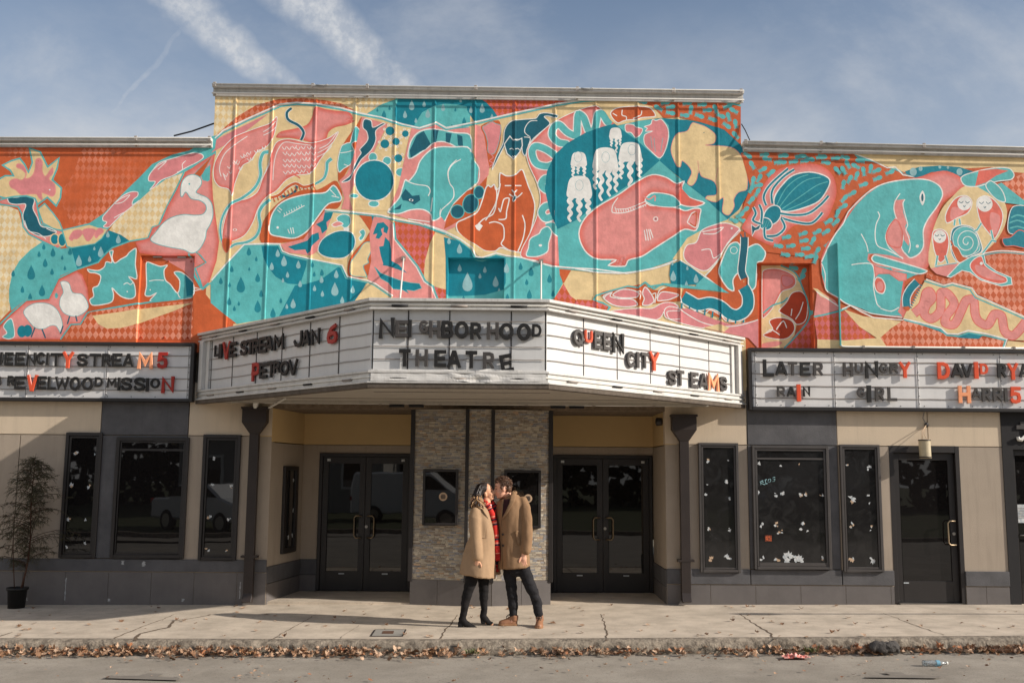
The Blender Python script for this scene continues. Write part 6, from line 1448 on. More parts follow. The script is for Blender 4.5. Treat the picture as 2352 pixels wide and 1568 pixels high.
class Fig:
    def __init__(s, y0): s.y = y0
    def P(s, zx, zy, dy=0.0): 
        a = at_y(zx*PK+1004.9, zy*PK+1062.3, s.y); return Vector((a.x, a.y+dy, a.z))
    def T(s, mb, pts, m='skin_fair', n=14, flat=1.0):
        mb.tube([s.P(p[0], p[1], p[2]) for p in pts], [p[3] for p in pts], m, n, flat=flat)
        for q in (pts[0], pts[-1]): mb.ball(s.P(q[0], q[1], q[2]), q[3]*.99, m, 12, 8)
    def rings(s, secs, n=36, pw=.9):
        out = []
        for (zy, xl, xr, hy, tilt) in secs:
            a, b = s.P(xl, zy), s.P(xr, zy); c = (a+b)/2; hx = (b.x-a.x)/2; r = []
            for i in range(n):
                t = 2*math.pi*i/n; cx, cy = math.cos(t), math.sin(t)
                x = math.copysign(abs(cx)**pw, cx)*hx; y = math.copysign(abs(cy)**pw, cy)*hy
                r.append(Vector((c.x+x, c.y+y, c.z-tilt*x)))
            out.append(r)
        return out
    def near(s, secs, zx, zy):
        """depth of the near surface of a lofted garment at a place"""
        for a, b in zip(secs, secs[1:]):
            if a[0] <= zy <= b[0] or b is secs[-1] or (a is secs[0] and zy < a[0]):
                t = min(1, max(0, (zy-a[0])/(b[0]-a[0]))); xl, xr, hy = (a[i]+(b[i]-a[i])*t for i in (1, 2, 3))
                u = min(.985, max(-.985, (zx-(xl+xr)/2)/((xr-xl)/2))); return -hy*math.sqrt(1-u*u)**.9
    def patch(s, mb, poly, secs, off, m, step=14):
        """cloth panel laid over a garment surface"""
        P2 = cat(poly) if len(poly) > 30 else poly
        bm = bmesh.new(); f = bm.faces.new([bm.verts.new((x, y, 0)) for x, y in P2]); bmesh.ops.triangulate(bm, faces=[f])
        for _ in range(3):
            es = [e for e in bm.edges if e.calc_length() > step]
            if es: bmesh.ops.subdivide_edges(bm, edges=es, cuts=1); bmesh.ops.triangulate(bm, faces=[q for q in bm.faces if len(q.verts) > 3])
        bm.verts.ensure_lookup_table(); bm.verts.index_update()
        V = [(v.co.x, v.co.y) for v in bm.verts]; n = len(V)
        A = [s.P(x, y, s.near(secs, x, y)-off) for x, y in V]; B = [s.P(x, y, s.near(secs, x, y)+.01) for x, y in V]
        mb.add(A+B, [[v.index for v in q.verts] for q in bm.faces]+[(e.verts[0].index, e.verts[1].index, n+e.verts[1].index, n+e.verts[0].index) for e in bm.edges if len(e.link_faces) == 1], m, True)
        bm.free()
LIPS = Vector((.097, 0, -.058))
def head(mb, c, rot, k, m):
    f = lambda p: c+rot @ (Vector(p)*k); R3 = rot
    B = lambda p, r: mb.ball(f(p), tuple(q*k for q in r), m, 20, 14, R3)
    B((-.012, 0, .035), (.098, .077, .09)); B((.024, 0, -.03), (.064, .060, .085)); B((.034, 0, -.083), (.046, .044, .034)); B((.066, 0, -.096), (.019, .022, .017))
    B((.066, 0, .026), (.022, .046, .018)); B((.090, 0, -.050), (.008, .018, .007)); B((.086, 0, -.066), (.010, .018, .008))
    for s_ in (1, -1): B((.052, s_*.036, -.034), (.030, .022, .026)); B((-.008, s_*.076, -.018), (.020, .010, .032)); B((-.002, s_*.072, -.03), (.012, .012, .018)); B((.100, s_*.010, -.034), (.009, .007, .007))
    mb.tube([f((.076, 0, .018)), f((.096, 0, -.012)), f((.113, 0, -.030))], [.009*k, .011*k, .012*k], m, 10); mb.ball(f((.110, 0, -.031)), .0125*k, m, 10, 8)
def face_bits(c, rot, k, parent, name_m='brow', lip=True):
    f = lambda p: c+rot @ (Vector(p)*k)
    a = MB()
    for s_ in (1, -1): a.tube([f((.084, s_*.014, .030)), f((.082, s_*.032, .036)), f((.066, s_*.050, .030))], [.003*k, .0045*k, .002*k], 'brow', 6)
    a.build('eyebrows', parent)
    a = MB()
    for s_ in (1, -1): a.tube([f((.083, s_*.018, .004)), f((.082, s_*.030, -.001)), f((.071, s_*.046, .004))], [.0018*k, .0028*k, .0018*k], 'brow', 6)
    a.build('eyelashes', parent)
    if lip: a = MB(); a.ball(f((.094, 0, -.052)), (.006*k, .017*k, .006*k), 'lip', 12, 8, rot); a.ball(f((.091, 0, -.066)), (.007*k, .016*k, .006*k), 'lip', 12, 8, rot); a.build('lips', parent)
def hand(fig, mb, wrist, tip, m, k=1.0, fwd=1, back=-1):
    """relaxed hand hanging from wrist towards tip; fwd = side of the thumb in x"""
    a, b = wrist, tip; d = (b-a).normalized(); L_ = (b-a).length; fx = Vector((fwd, 0, 0)); nz_ = Vector((0, -1, 0))
    mb.tube([a-d*.03, a+d*L_*.15, a+d*L_*.42], [.026*k, .030*k, .032*k], m, 12, flat=.6)
    pc = a+d*L_*.30; mb.ball(pc, (.036*k, .017*k, .046*k), m, 14, 10)
    for i, (o, ln, cu) in enumerate(((.028, .52, .25), (.010, .60, .22), (-.008, .55, .26), (-.026, .44, .34))):
        r0 = a+d*L_*.50+fx*o*k*1.0; q = [r0]
        for j, t in enumerate((.40, .72, 1.0)): q.append(r0+d*L_*ln*t+fx*(-.010*t*t-cu*.012*j)*k+Vector((0, .014*t*t*(1+i*.2), 0)))
        mb.tube(q, [.0098*k, .0092*k, .0084*k, .007*k], m, 8); mb.ball(q[-1], .0072*k, m, 8, 6)
    r0 = a+d*L_*.18+fx*.028*k+nz_*.004; q = [r0, r0+d*.030*k+fx*.018*k+nz_*.010, r0+d*.056*k+fx*.020*k+nz_*.012]
    mb.tube(q, [.013*k, .011*k, .009*k], m, 8); mb.ball(q[-1], .009*k, m, 8, 6)

# ---- the woman
def woman():
    yw = at_ground(1095, 1437.5).y; F = Fig(yw); m = 'skin_warm'
    rot = Matrix.Rotation(R_(-14), 3, 'Y') @ Matrix.Rotation(R_(6), 3, 'X'); rot = Matrix.Rotation(R_(-8), 3, 'Z') @ rot; k = .90
    c = F.P(511, 288)-rot @ (LIPS*k)
    mb = MB(); head(mb, c, rot, k, m)
    mb.tube([c+rot @ Vector((-.015, 0, -.05)), F.P(440, 365), F.P(405, 430)], [.052, .050, .062], m, 16)
    secs = [(405, 360, 445, .09, 0), (440, 325, 455, .16, 0), (520, 310, 468, .15, 0), (640, 315, 470, .14, 0), (760, 300, 480, .15, 0), (900, 280, 470, .17, 0), (1000, 270, 465, .17, 0)]
    mb.loft(F.rings(secs), m)
    F.T(mb, [(350, 440, -.15, .05), (343, 560, -.20, .046), (350, 660, -.215, .040), (364, 780, -.22, .034), (363, 865, -.22, .027)], m)
    F.T(mb, [(370, 440, .15, .05), (375, 560, .20, .046), (395, 660, .21, .040), (410, 780, .19, .034), (415, 860, .18, .027)], m)
    hand(F, mb, F.P(361, 866, -.22), F.P(364, 925, -.22), m, .92, 1); hand(F, mb, F.P(415, 860, .18), F.P(418, 920, .18), m, .92, 1)
    lg1 = [(315, 985, -.07, .082), (300, 1070, -.075, .070), (277, 1140, -.075, .060), (254, 1225, -.07, .053), (240, 1320, -.07, .042), (228, 1385, -.07, .042)]
    lg2 = [(408, 1000, .07, .080), (411, 1090, .07, .064), (413, 1160, .07, .056), (412, 1240, .065, .050), (417, 1310, .06, .038), (410, 1375, .06, .041)]
    F.T(mb, [(x, y, d, r*.88) for x, y, d, r in lg1], m); F.T(mb, [(x, y, d, r*.88) for x, y, d, r in lg2], m)
    for p in ((225, 1395, 275, 1440), (408, 1385, 440, 1430)): 
        d = -.07 if p[0] < 300 else .06; F.T(mb, [(p[0], p[1], d, .034), (p[2], p[3], d, .028), (p[2]+45, p[3]+20, d, .02)], m)
    base = F.P(330, 1465); base.z = ground_z(base.x)
    o = remesh(mb, 'person', m, None, .0055, 2, loc=base)
    tag(o, 'woman with wavy hair in camel coat, red scarf and tall black boots', 'person')
    face_bits(c, rot, k, o)
    # coat
    S = [(392, 352, 447, .10, 0), (412, 322, 456, .165, 0), (450, 303, 470, .20, 0), (520, 297, 487, .205, 0), (600, 298, 503, .20, 0), (660, 288, 510, .20, 0), (720, 258, 514, .205, 0), (790, 239, 516, .21, 0), (870, 222, 517, .22, 0), (940, 207, 518, .23, .10), (1008, 196, 517, .235, .16)]
    cb = MB(); cb.loft(F.rings(S), 'camel_wool')
    F.T(cb, [(352, 438, -.150, .066), (345, 500, -.190, .072), (343, 570, -.205, .068), (347, 650, -.212, .066), (356, 730, -.216, .062), (361, 790, -.218, .058), (363, 824, -.218, .057)], 'camel_wool')
    F.T(cb, [(370, 438, .15, .066), (375, 560, .20, .066), (395, 660, .21, .062), (410, 780, .19, .058), (414, 850, .18, .056)], 'camel_wool')
    # vertical folds pushed into the skirt of the coat
    co = remesh(cb, 'coat', 'camel_wool', o, .010, 3)
    for v in co.data.vertices:
        w = v.co
        d = noise.noise(Vector((w.x*9, w.y*9, w.z*2.2)))*.017+noise.noise(Vector((w.x*22, w.y*22, w.z*6)))*.004
        v.co = w+v.normal*d
    cb = MB(); F.patch(cb, [(400, 408), (432, 352), (448, 350), (470, 410), (498, 500), (513, 585), (508, 600), (480, 540), (440, 470)], S, .016, 'camel_wool'); cb.build('lapel', co)
    cb = MB(); cb.prism([F.P(500, 560, .06), F.P(535, 560, .10), F.P(552, 800, .12), F.P(566, 1010, .12), F.P(512, 1012, .08)], (0, .03, 0), 'camel_wool'); cb.build('far_flap', co, .004)
    cb = MB(); cb.tube([F.P(x, y, F.near(S, x, y)-.004) for x, y in ((444, 560), (440, 610), (437, 668), (405, 664))], .004, 'camel_wool_dark', 6); cb.build('seam', co)
    # boots
    for q, heel, foot, d in ((lg1, ((184, 1418), (232, 1418), (226, 1474), (188, 1474)), ((222, 1392, .043), (250, 1428, .040), (290, 1452, .034), (325, 1464, .026), (346, 1469, .018)), -.07), (lg2, ((383, 1398), (428, 1398), (422, 1449), (390, 1449)), ((408, 1378, .042), (430, 1412, .038), (455, 1437, .032), (478, 1450, .024), (488, 1454, .016)), .06)):
        b = MB(); F.T(b, [(x, y, dd, r) for x, y, dd, r in q], 'black_suede'); F.T(b, [(x, y, d, r) for x, y, r in foot], 'black_suede')
        hp = [F.P(x, y, d-.03) for x, y in heel]; b.prism(hp, (0, .06, 0), 'black_suede')
        gz = min(p.z for p in hp); fl = [F.P(x, y, d) for x, y, r in foot[2:]]; b.prism([(fl[0].x-.02, fl[0].y-.033, gz), (fl[-1].x+.012, fl[0].y-.028, gz), (fl[-1].x+.012, fl[0].y-.028, gz+.022), (fl[0].x-.02, fl[0].y-.033, gz+.03)], (0, .062, 0), 'black_suede')
        bo = remesh(b, 'boot', 'black_suede', o, .007, 2)
        for v in bo.data.vertices: v.co += v.normal*noise.noise(Vector((v.co.x*14, v.co.y*14, v.co.z*26)))*.006
    # hair
    random.seed(31); f = lambda p: c+rot @ (Vector(p)*k)
    hb = MB(); hb.ball(f((-.030, 0, .046)), (.098*k, .086*k, .094*k), 'hair_dark', 20, 14, rot); hb.ball(f((-.07, 0, -.03)), (.06*k, .078*k, .10*k), 'hair_dark', 16, 12, rot)
    for i in range(380):
        ang = random.uniform(-2.85, 2.85); 
        rx, ry = .094, .084; el = random.uniform(.15, 1.05)
        p0 = f((-.028-rx*math.cos(ang)*math.cos(el)*.98, ry*math.sin(ang)*math.cos(el), .048+.098*math.sin(el)))
        if -.028-rx*math.cos(ang)*math.cos(el) > .042: continue
        side_ = math.sin(ang); t_ = random.random()
        end = F.P(296+random.uniform(0, 130)*(.4+.6*abs(side_)), 412-random.uniform(0, 45), side_*.15+random.uniform(-.03, .03))
        if random.random() < .35: end = F.P(385+random.uniform(-30, 50), 385+random.uniform(-30, 10), -.10+random.uniform(-.04, .03) if side_ < 0 else .12)
        mid = F.P(322+random.uniform(-20, 60), 300+random.uniform(-20, 30), side_*.14); n_ = 12; ph = random.uniform(0, 6.28); am = random.uniform(.006, .016); pts = []
        for j in range(n_+1):
            t = j/n_; q = p0*(1-t)**2+mid*2*t*(1-t)+end*t*t; g = am*t*1.3
            pts.append(q+Vector((math.sin(ph+t*15)*g, math.cos(ph+t*13)*g*.8, math.sin(ph*2+t*9)*g*.4)))
        blond = random.random() < (.55 if side_ < .2 else .25); r = random.uniform(.004, .0075)
        kk = 6; hb.tube(pts[:kk+1], [r]*(kk+1), 'hair_dark', 5); hb.tube(pts[kk:], [r]*(n_-kk)+[r*.4], 'hair_blond' if blond else random.choice(('hair_dark', 'hair_mid')), 5)
    hb.build('hair', o)
    # scarf
    sb = MB()
    def strip(pts, hw, th, pat):
        m_ = len(pts); Q = []
        for a, b in zip(pts, pts[1:]): Q += [tuple(a[i]+(b[i]-a[i])*t/6 for i in range(3)) for t in range(6)]
        Q.append(pts[-1]); R2 = []
        for i, q in enumerate(Q):
            ctr = F.P(*q); a_ = Q[max(0, i-1)]; b_ = Q[min(len(Q)-1, i+1)]; d_ = (F.P(*b_)-F.P(*a_)).normalized(); s_ = d_.cross(Vector((0, -1, 0))).normalized()
            wv = math.sin(i*.6)*.004; R2.append([ctr+s_*hw+Vector((0, wv, 0)), ctr+s_*hw*.3+Vector((0, -th-wv, 0)), ctr-s_*hw*.4+Vector((0, -th*.8+wv, 0)), ctr-s_*hw+Vector((0, 0, 0)), ctr+Vector((0, th, 0))])
        for i in range(len(R2)-1): sb.loft([R2[i], R2[i+1]], pat[i % len(pat)], caps=(i in (0, len(R2)-2)))
    pat = ['scarf_red', 'scarf_red', 'scarf_light', 'scarf_red', 'scarf_navy', 'scarf_red', 'scarf_light', 'scarf_navy', 'scarf_red', 'scarf_red', 'scarf_red']
    strip([(425, 352, -.07), (462, 400, -.10), (492, 460, -.09), (512, 540, -.07), (524, 640, -.06), (532, 740, -.06), (537, 812, -.06)], .034, .014, pat)
    strip([(440, 345, .05), (490, 365, .04), (528, 430, .04), (545, 560, .05), (546, 700, .05), (540, 840, .05), (535, 930, .05)], .036, .014, ['scarf_red', 'scarf_navy', 'scarf_red', 'scarf_navy', 'scarf_navy', 'scarf_red'])
    strip([(425, 352, -.07), (400, 350, -.03), (392, 355, .03), (420, 348, .06)], .03, .014, pat); strip([(425, 350, -.07), (455, 372, -.06), (478, 378, 0), (470, 362, .05), (440, 345, .05)], .024, .014, pat)
    for i in range(12): a = 515+i*4; sb.tube([F.P(a, 810, -.06), F.P(a+random.uniform(-3, 3), 845, -.058), F.P(a+random.uniform(-6, 4), 872, -.06)], .0028, 'scarf_red', 4)
    for i in range(10): a = 515+i*4; sb.tube([F.P(a, 928, .05), F.P(a+random.uniform(-3, 3), 955, .052), F.P(a-3, 980, .05)], .0028, random.choice(('scarf_navy', 'scarf_red')), 4)
    sb.build('scarf', o)
    tb = MB(); tb.prism([F.P(466, 372, -.045), F.P(484, 372, -.03), F.P(488, 395, -.03), F.P(474, 400, -.045)], (0, .03, 0), 'shirt_white'); tb.build('blouse', o)
    return o
WOMAN = woman()
# ---- the man
def man():
    ym = at_ground(1205, 1436).y; F = Fig(ym); m = 'skin_fair'
    rot = Matrix.Rotation(R_(180), 3, 'Z') @ Matrix.Rotation(R_(9), 3, 'Y'); rot = Matrix.Rotation(R_(6), 3, 'Z') @ rot; k = .99
    yw = at_ground(1095, 1437.5).y
    c = F.P(517, 281)-rot @ (LIPS*k); c.y += (yw-ym)*.9
    mb = MB(); head(mb, c, rot, k, m)
    mb.tube([c+rot @ Vector((-.02, 0, -.05)), F.P(635, 300), F.P(660, 370)], [.060, .060, .068], m, 16)
    secs = [(330, 600, 730, .09, 0), (372, 570, 760, .115, 0), (500, 560, 780, .13, 0), (650, 575, 780, .125, 0), (800, 580, 795, .13, 0), (930, 590, 800, .13, 0)]
    mb.loft(F.rings(secs), m)
    F.T(mb, [(752, 368, -.055, .042), (783, 440, -.108, .042), (797, 570, -.130, .040), (792, 690, -.142, .036), (776, 812, -.155, .03)], m)
    F.T(mb, [(600, 360, .12, .055), (590, 440, .17, .052), (585, 570, .19, .046), (590, 690, .18, .038), (600, 815, .17, .03)], m)
    hand(F, mb, F.P(772, 818, -.16), F.P(765, 910, -.16), m, 1.02, -1); hand(F, mb, F.P(600, 815, .17), F.P(596, 905, .17), m, 1.02, -1)
    l1 = [(642, 925, .03, .084), (650, 1020, .02, .077), (660, 1110, .01, .066), (668, 1190, .0, .062), (676, 1270, .0, .056), (680, 1345, 0, .054)]
    l2 = [(762, 915, -.03, .084), (790, 1000, -.04, .078), (832, 1100, -.05, .068), (866, 1180, -.05, .063), (893, 1260, -.05, .057), (908, 1350, -.05, .053)]
    F.T(mb, [(x, y, d, r*.8) for x, y, d, r in l1], m); F.T(mb, [(x, y, d, r*.8) for x, y, d, r in l2], m)
    F.T(mb, [(690, 1390, 0, .04), (650, 1430, 0, .035), (580, 1445, 0, .026)], m); F.T(mb, [(912, 1390, -.05, .04), (905, 1425, -.09, .035), (897, 1445, -.15, .028)], m)
    base = F.P(770, 1462); base.z = ground_z(base.x)
    o = remesh(mb, 'person', m, None, .0055, 2, loc=base)
    tag(o, 'man with short brown hair in camel coat, black jeans and tan shoes', 'person')
    face_bits(c, rot, k, o, lip=False)
    S = [(285, 628, 720, .09, 0), (305, 604, 738, .12, 0), (335, 560, 772, .15, 0), (375, 534, 800, .16, 0), (450, 526, 812, .165, 0), (560, 534, 815, .165, 0), (680, 540, 820, .165, 0), (800, 543, 820, .17, 0), (880, 546, 822, .175, -.03), (938, 545, 822, .178, -.085)]
    cb = MB(); cb.loft(F.rings(S), 'camel_wool_dark')
    F.T(cb, [(762, 348, -.060, .066), (787, 410, -.105, .070), (799, 500, -.125, .066), (801, 600, -.138, .065), (797, 690, -.148, .063), (790, 768, -.155, .063)], 'camel_wool_dark')
    F.T(cb, [(600, 350, .12, .07), (590, 440, .17, .072), (585, 570, .19, .07), (590, 690, .18, .066), (598, 800, .17, .062)], 'camel_wool_dark')
    co = remesh(cb, 'coat', 'camel_wool_dark', o, .010, 3)
    for v in co.data.vertices:
        w = v.co; d = noise.noise(Vector((w.x*8+4, w.y*8, w.z*3.4)))*.015+noise.noise(Vector((w.x*20, w.y*20, w.z*9)))*.006; v.co = w+v.normal*d
    cb = MB(); F.patch(cb, [(592, 322), (650, 320), (640, 370), (604, 455), (584, 492), (578, 440), (584, 380)], S, .012, 'maroon_knit'); cb.build('sweater', o)
    cb = MB(); F.patch(cb, [(660, 262), (682, 250), (708, 280), (700, 318), (690, 345), (640, 425), (585, 505), (578, 490), (606, 440), (640, 365), (652, 310)], S, .024, 'camel_wool_dark'); cb.build('lapel', co)
    cb = MB(); F.patch(cb, [(530, 352), (560, 330), (590, 320), (588, 390), (582, 450), (577, 505), (560, 450), (540, 400)], S, .020, 'camel_wool_dark'); cb.build('lapel', co)
    cb = MB(); cb.tube([F.P(630, 300, -.02), F.P(650, 285, .05), F.P(690, 262, .06), F.P(700, 268, -.02), F.P(690, 275, -.06)], [.012, .018, .022, .02, .014], 'camel_wool_dark', 10); cb.build('collar', co)
    cb = MB(); F.patch(cb, [(694, 606), (724, 598), (744, 720), (718, 732)], S, .010, 'camel_wool_dark', 20); cb.build('pocket', co)
    cb = MB(); cb.tube([F.P(x, y, F.near(S, x, y)-.006) for x, y in ((578, 500), (574, 600), (573, 700), (576, 800), (578, 946))], .004, 'camel_wool_dark', 6); cb.build('front_edge', co)
    for y in (635, 733): 
        b = MB(); q = F.P(587, y, F.near(S, 587, y)); b.tube([q+Vector((0, .01, 0)), q+Vector((-.003, -.014, 0))], .013, 'button', 14); b.build('button', co)
    b = MB()
    for y in (745, 757, 769, 781): q = F.P(834, y, -.15); b.ball(q, .006, 'button', 8, 6)
    b.build('cuff_buttons', co)
    tb = MB(); F.T(tb, l1, 'black_denim'); F.T(tb, l2, 'black_denim'); F.T(tb, [(690, 900, .0, .12), (700, 940, 0, .115)], 'black_denim')
    tr = remesh(tb, 'trousers', 'black_denim', o, .008, 2)
    for v in tr.data.vertices:
        w = v.co; low = 1+max(0, .55-w.z)*1.5
        v.co = w+v.normal*(noise.noise(Vector((w.x*6, w.y*8, w.z*17)))*.010*low+noise.noise(Vector((w.x*16, w.y*16, w.z*40)))*.004*low)
    # chukka shoes
    gz = ground_z(base.x)
    def shoe(ank, heel, toe, w):
        b = MB(); d = (toe-heel); d.z = 0; ln = d.length; d.normalize(); s_ = Vector((-d.y, d.x, 0)); rings = []
        for t, hw, h in ((-.02, .024, .055), (.06, .032, .092), (.20, .036, .108), (.34, .037, .098), (.5, .041, .072), (.68, .045, .056), (.84, .043, .046), (.95, .033, .036), (1.0, .018, .022)):
            ct = heel+d*ln*t; ct.z = gz+.018; rings.append([ct+s_*(math.cos(a)*hw*w)+Vector((0, 0, (h*max(0, math.sin(a)) if math.sin(a) > 0 else 0.0))) for a in [2*math.pi*i/20 for i in range(20)]])
        b.loft(rings, 'tan_leather'); b.tube([heel+d*ln*.16+Vector((0, 0, gz+.06-heel.z)), ank], [.045, .048], 'tan_leather', 14)
        so = remesh(b, 'shoe', 'tan_leather', o, .006, 2)
        b = MB(); pr = [(-.03, .018), (.05, .034), (.25, .036), (.45, .040), (.68, .048), (.85, .046), (.97, .034), (1.03, .012)]
        lp = [heel+d*ln*t+s_*hw*w for t, hw in pr]+[heel+d*ln*t-s_*hw*w for t, hw in pr[::-1]]; lp = [Vector((q.x, q.y, gz+.002)) for q in lp]; b.prism(lp, (0, 0, .020), 'gum_sole'); b.build('sole', so, .004)
        b = MB(); up = heel+d*ln*.36; up.z = gz+.108
        for j in range(3): q = up+d*.022*j; q.z -= .014*j; b.tube([q+s_*.024, q+Vector((0, 0, .01)), q-s_*.024], .004, 'button', 5)
        for g in (1, -1): b.tube([up, up+s_*g*.022+d*.02+Vector((0, 0, .016)), up+s_*g*.03+d*.05+Vector((0, -.004, -.01))], .0035, 'button', 5)
        b.build('laces', so)
    shoe(F.P(690, 1362), F.P(712, 1455), F.P(548, 1455), 1.0)
    h2 = F.P(922, 1460, .0); t2 = F.P(898, 1460, -.24); shoe(F.P(910, 1362, -.05), h2, t2, 1.05)
    # hair
    random.seed(17); f = lambda p: c+rot @ (Vector(p)*k)
    hb = MB(); hb.ball(f((-.020, 0, .044)), (.096*k, .078*k, .086*k), 'hair_brown', 20, 14, rot); hb.ball(f((-.065, 0, -.005)), (.048*k, .064*k, .075*k), 'hair_brown', 16, 12, rot)
    for i in range(620):
        ang = random.uniform(0, 6.283); el = math.asin(random.uniform(-.55, 1))
        n_ = Vector((math.cos(ang)*math.cos(el), math.sin(ang)*math.cos(el), math.sin(el))); p0 = Vector((-.018+n_.x*.096, n_.y*.078, .042+n_.z*.086))
        if p0.x > .030 and p0.z < .072: continue
        if p0.z < -.01 and p0.x > -.03: continue
        dr = (n_*.6+Vector((.75 if p0.z > .09 else -.35, 0, .25 if p0.z > .09 else -.5))).normalized(); ln = random.uniform(.014, .026)*(1.2 if p0.z > .08 else .8)
        side_ = dr.cross(Vector((0, 0, 1))); hb.tube([f(p0), f(p0+dr*ln*.5+n_*.003), f(p0+dr*ln+side_*random.uniform(-.008, .008))], [.0042, .004, .002], random.choice(('hair_brown', 'hair_brown', 'hair_mid')), 4)
    for s_ in (1, -1): hb.tube([f((.012, s_*.078, .03)), f((.014, s_*.076, .0)), f((.012, s_*.074, -.018))], [.012, .010, .006], 'hair_brown', 8)
    hb.build('hair', o)
    return o
MAN = man()
# ---------------------------------------------------------------- potted conifer
def potted():
    a = at_y(38, 1384, -.30); a.z = ground_z(a.x); root = empty('potted_tree', a); tag(root, 'wispy young conifer in a black plastic pot against the shaded wall', 'potted tree')
    mat('pot_plastic', (26, 25, 25), rough=.6, var=.1); mat('bark', (74, 50, 38), rough=.9, var=.3, vs=20); mat('needles', (66, 66, 48), rough=.8, var=.4, vs=9, second=(86, 78, 58)); mat('soil', (44, 34, 26), rough=1, var=.3)
    k = .00603; r0, r1, h = .104, .128, .27
    mb = MB(); prof = [(r0, 0), (r1-.008, h-.035), (r1+.006, h-.034), (r1+.010, h), (r1-.006, h), (r1-.014, h-.05)]
    mb.loft([[(a.x+r*math.cos(2*math.pi*i/28), a.y+r*math.sin(2*math.pi*i/28), a.z+z) for i in range(28)] for r, z in prof], 'pot_plastic'); mb.build('pot', root)
    mb = MB(); mb.tube([(a.x, a.y, a.z+h-.05), (a.x, a.y, a.z+h-.03)], r1-.016, 'soil', 20); mb.build('soil', root)
    random.seed(9); tr = MB(); fo = MB(); H = 2.08
    sway = lambda z: .09*math.sin(z*1.3)+.03*math.sin(z*4)
    ax = lambda z: Vector((a.x+.04+sway(z)*.9, a.y+.02*math.sin(z*2), a.z+h-.04+z))
    tr.tube([ax(i*.12) for i in range(int((H-.27)/.12))], [.013*(1-i/22) for i in range(int((H-.27)/.12))], 'bark', 7)
    for q in (-.05, .06): tr.tube([(a.x+q, a.y+.02, a.z+h-.04), (a.x+q*2.0, a.y, a.z+.8), (a.x+q*2.6, a.y+.03, a.z+1.2)], [.007, .006, .003], 'bark', 6)
    lv = []
    for i in range(95):
        z = .28+(H-.62)*(i/95)**.95; t = (z-.3)/(H-.6); w = (.60*(1-t)**.6+.05)*random.uniform(.45, 1.1)*(1.15 if .25 < t < .6 else 1); an = random.uniform(0, 6.283)
        p0 = ax(z); d = Vector((math.cos(an), math.sin(an)*.8, 0)); P = [p0]
        for j in range(1, 5): P.append(p0+d*w*j/4+Vector((0, 0, w*.50*(j/4)-w*.42*(j/4)**2.4)))
        tr.tube(P, [.0045, .004, .0032, .0024, .0015], 'bark', 4)
        for j in range(1, 5):
            for _ in range(5):
                b = P[j].lerp(P[j-1], random.random()); sd_ = (d*random.uniform(.1, 1)+Vector((random.uniform(-.8, .8), random.uniform(-.8, .8), random.uniform(-.75, .35)))).normalized(); ln = random.uniform(.05, .13)
                tip = b+sd_*ln+Vector((0, 0, -ln*.25)); fo.tube([b, b.lerp(tip, .6)+Vector((0, 0, .008)), tip], [.0022, .0018, .0008], 'needles', 3)
                for g in range(7):
                    u = b.lerp(tip, .15+.12*g); e2 = (sd_*.6+Vector((random.uniform(-1, 1), random.uniform(-1, 1), random.uniform(-1, .6)))).normalized()*random.uniform(.014, .034); sw = e2.cross(Vector((.3, .5, .8))).normalized()*.0035
                    fo.add([u-sw, u+sw, u+e2], [(0, 1, 2)], 'needles')
    tr.build('trunk', root); fo.build('foliage', root)
potted()
# ---------------------------------------------------------------- fallen leaves
for i, c in enumerate(((164, 132, 106), (136, 102, 76), (188, 158, 132), (112, 82, 62), (186, 142, 104), (166, 112, 78))): mat('dry_leaf_%s' % 'abcdef'[i], c, rough=.8, var=.25, vs=25)
LO = [(0, .5), (.09, .30), (.30, .42), (.26, .20), (.5, .12), (.28, -.05), (.34, -.28), (.12, -.20), (.03, -.5), (-.03, -.5), (-.12, -.20), (-.34, -.28), (-.28, -.05), (-.5, .12), (-.26, .20), (-.30, .42), (-.09, .30)]
def leaf(mb, c, s, rot, m, curl):
    P = [Vector((0, 0, 0))]+[Vector((x*s*random.uniform(.8, 1.15), y*s*random.uniform(.85, 1.1), curl*s*(abs(x)*1.5+y*y*.8)*random.uniform(.6, 1.3))) for x, y in LO]
    n = len(LO); mb.add([c+rot @ p for p in P], [(0, i+1, (i+1) % n+1) for i in range(n)], m)
def rrot(t=.5): return Matrix.Rotation(random.uniform(0, 6.28), 3, 'Z') @ Matrix.Rotation(random.uniform(-t, t), 3, 'X') @ Matrix.Rotation(random.uniform(-t, t), 3, 'Y')
LM = ['dry_leaf_a']*4+['dry_leaf_b']*3+['dry_leaf_c']*4+['dry_leaf_d']*2+['dry_leaf_e']+['dry_leaf_f']
random.seed(5); mb = MB()
for i in range(2600):
    x = random.uniform(-7.2, 7.2); dens = .55+.6*noise.noise(Vector((x*.8, 1, 4)))+(.25 if x < -1.5 else 0)-(.35 if -0.2 < x < 1.0 else 0)+(.15 if x > 3 else 0)
    if random.random() > dens: continue
    w = .19+.13*noise.noise(Vector((x*1.1, 6, 2))); d = abs(random.gauss(0, .5))*w
    hgt = max(0, (.075 if x < 0 else .055)*(1-d/w))*random.random()
    y = KERB(x)-.035-d; leaf(mb, Vector((x, y, ground_z(x)-.118+hgt)), random.uniform(.035, .09), rrot(.8), random.choice(LM), random.uniform(-.4, .9))
for i in range(240):
    x = random.uniform(-7, 7); y = KERB(x)-.3-random.random()**2*1.6; leaf(mb, Vector((x, y, ground_z(x)-.118)), random.uniform(.02, .06), rrot(.3), random.choice(LM), random.uniform(0, .6))
o = mb.build('leaf_litter'); tag(o, 'drift of dry brown leaves along the gutter below the kerb', 'leaves', kind='stuff')
protos = []
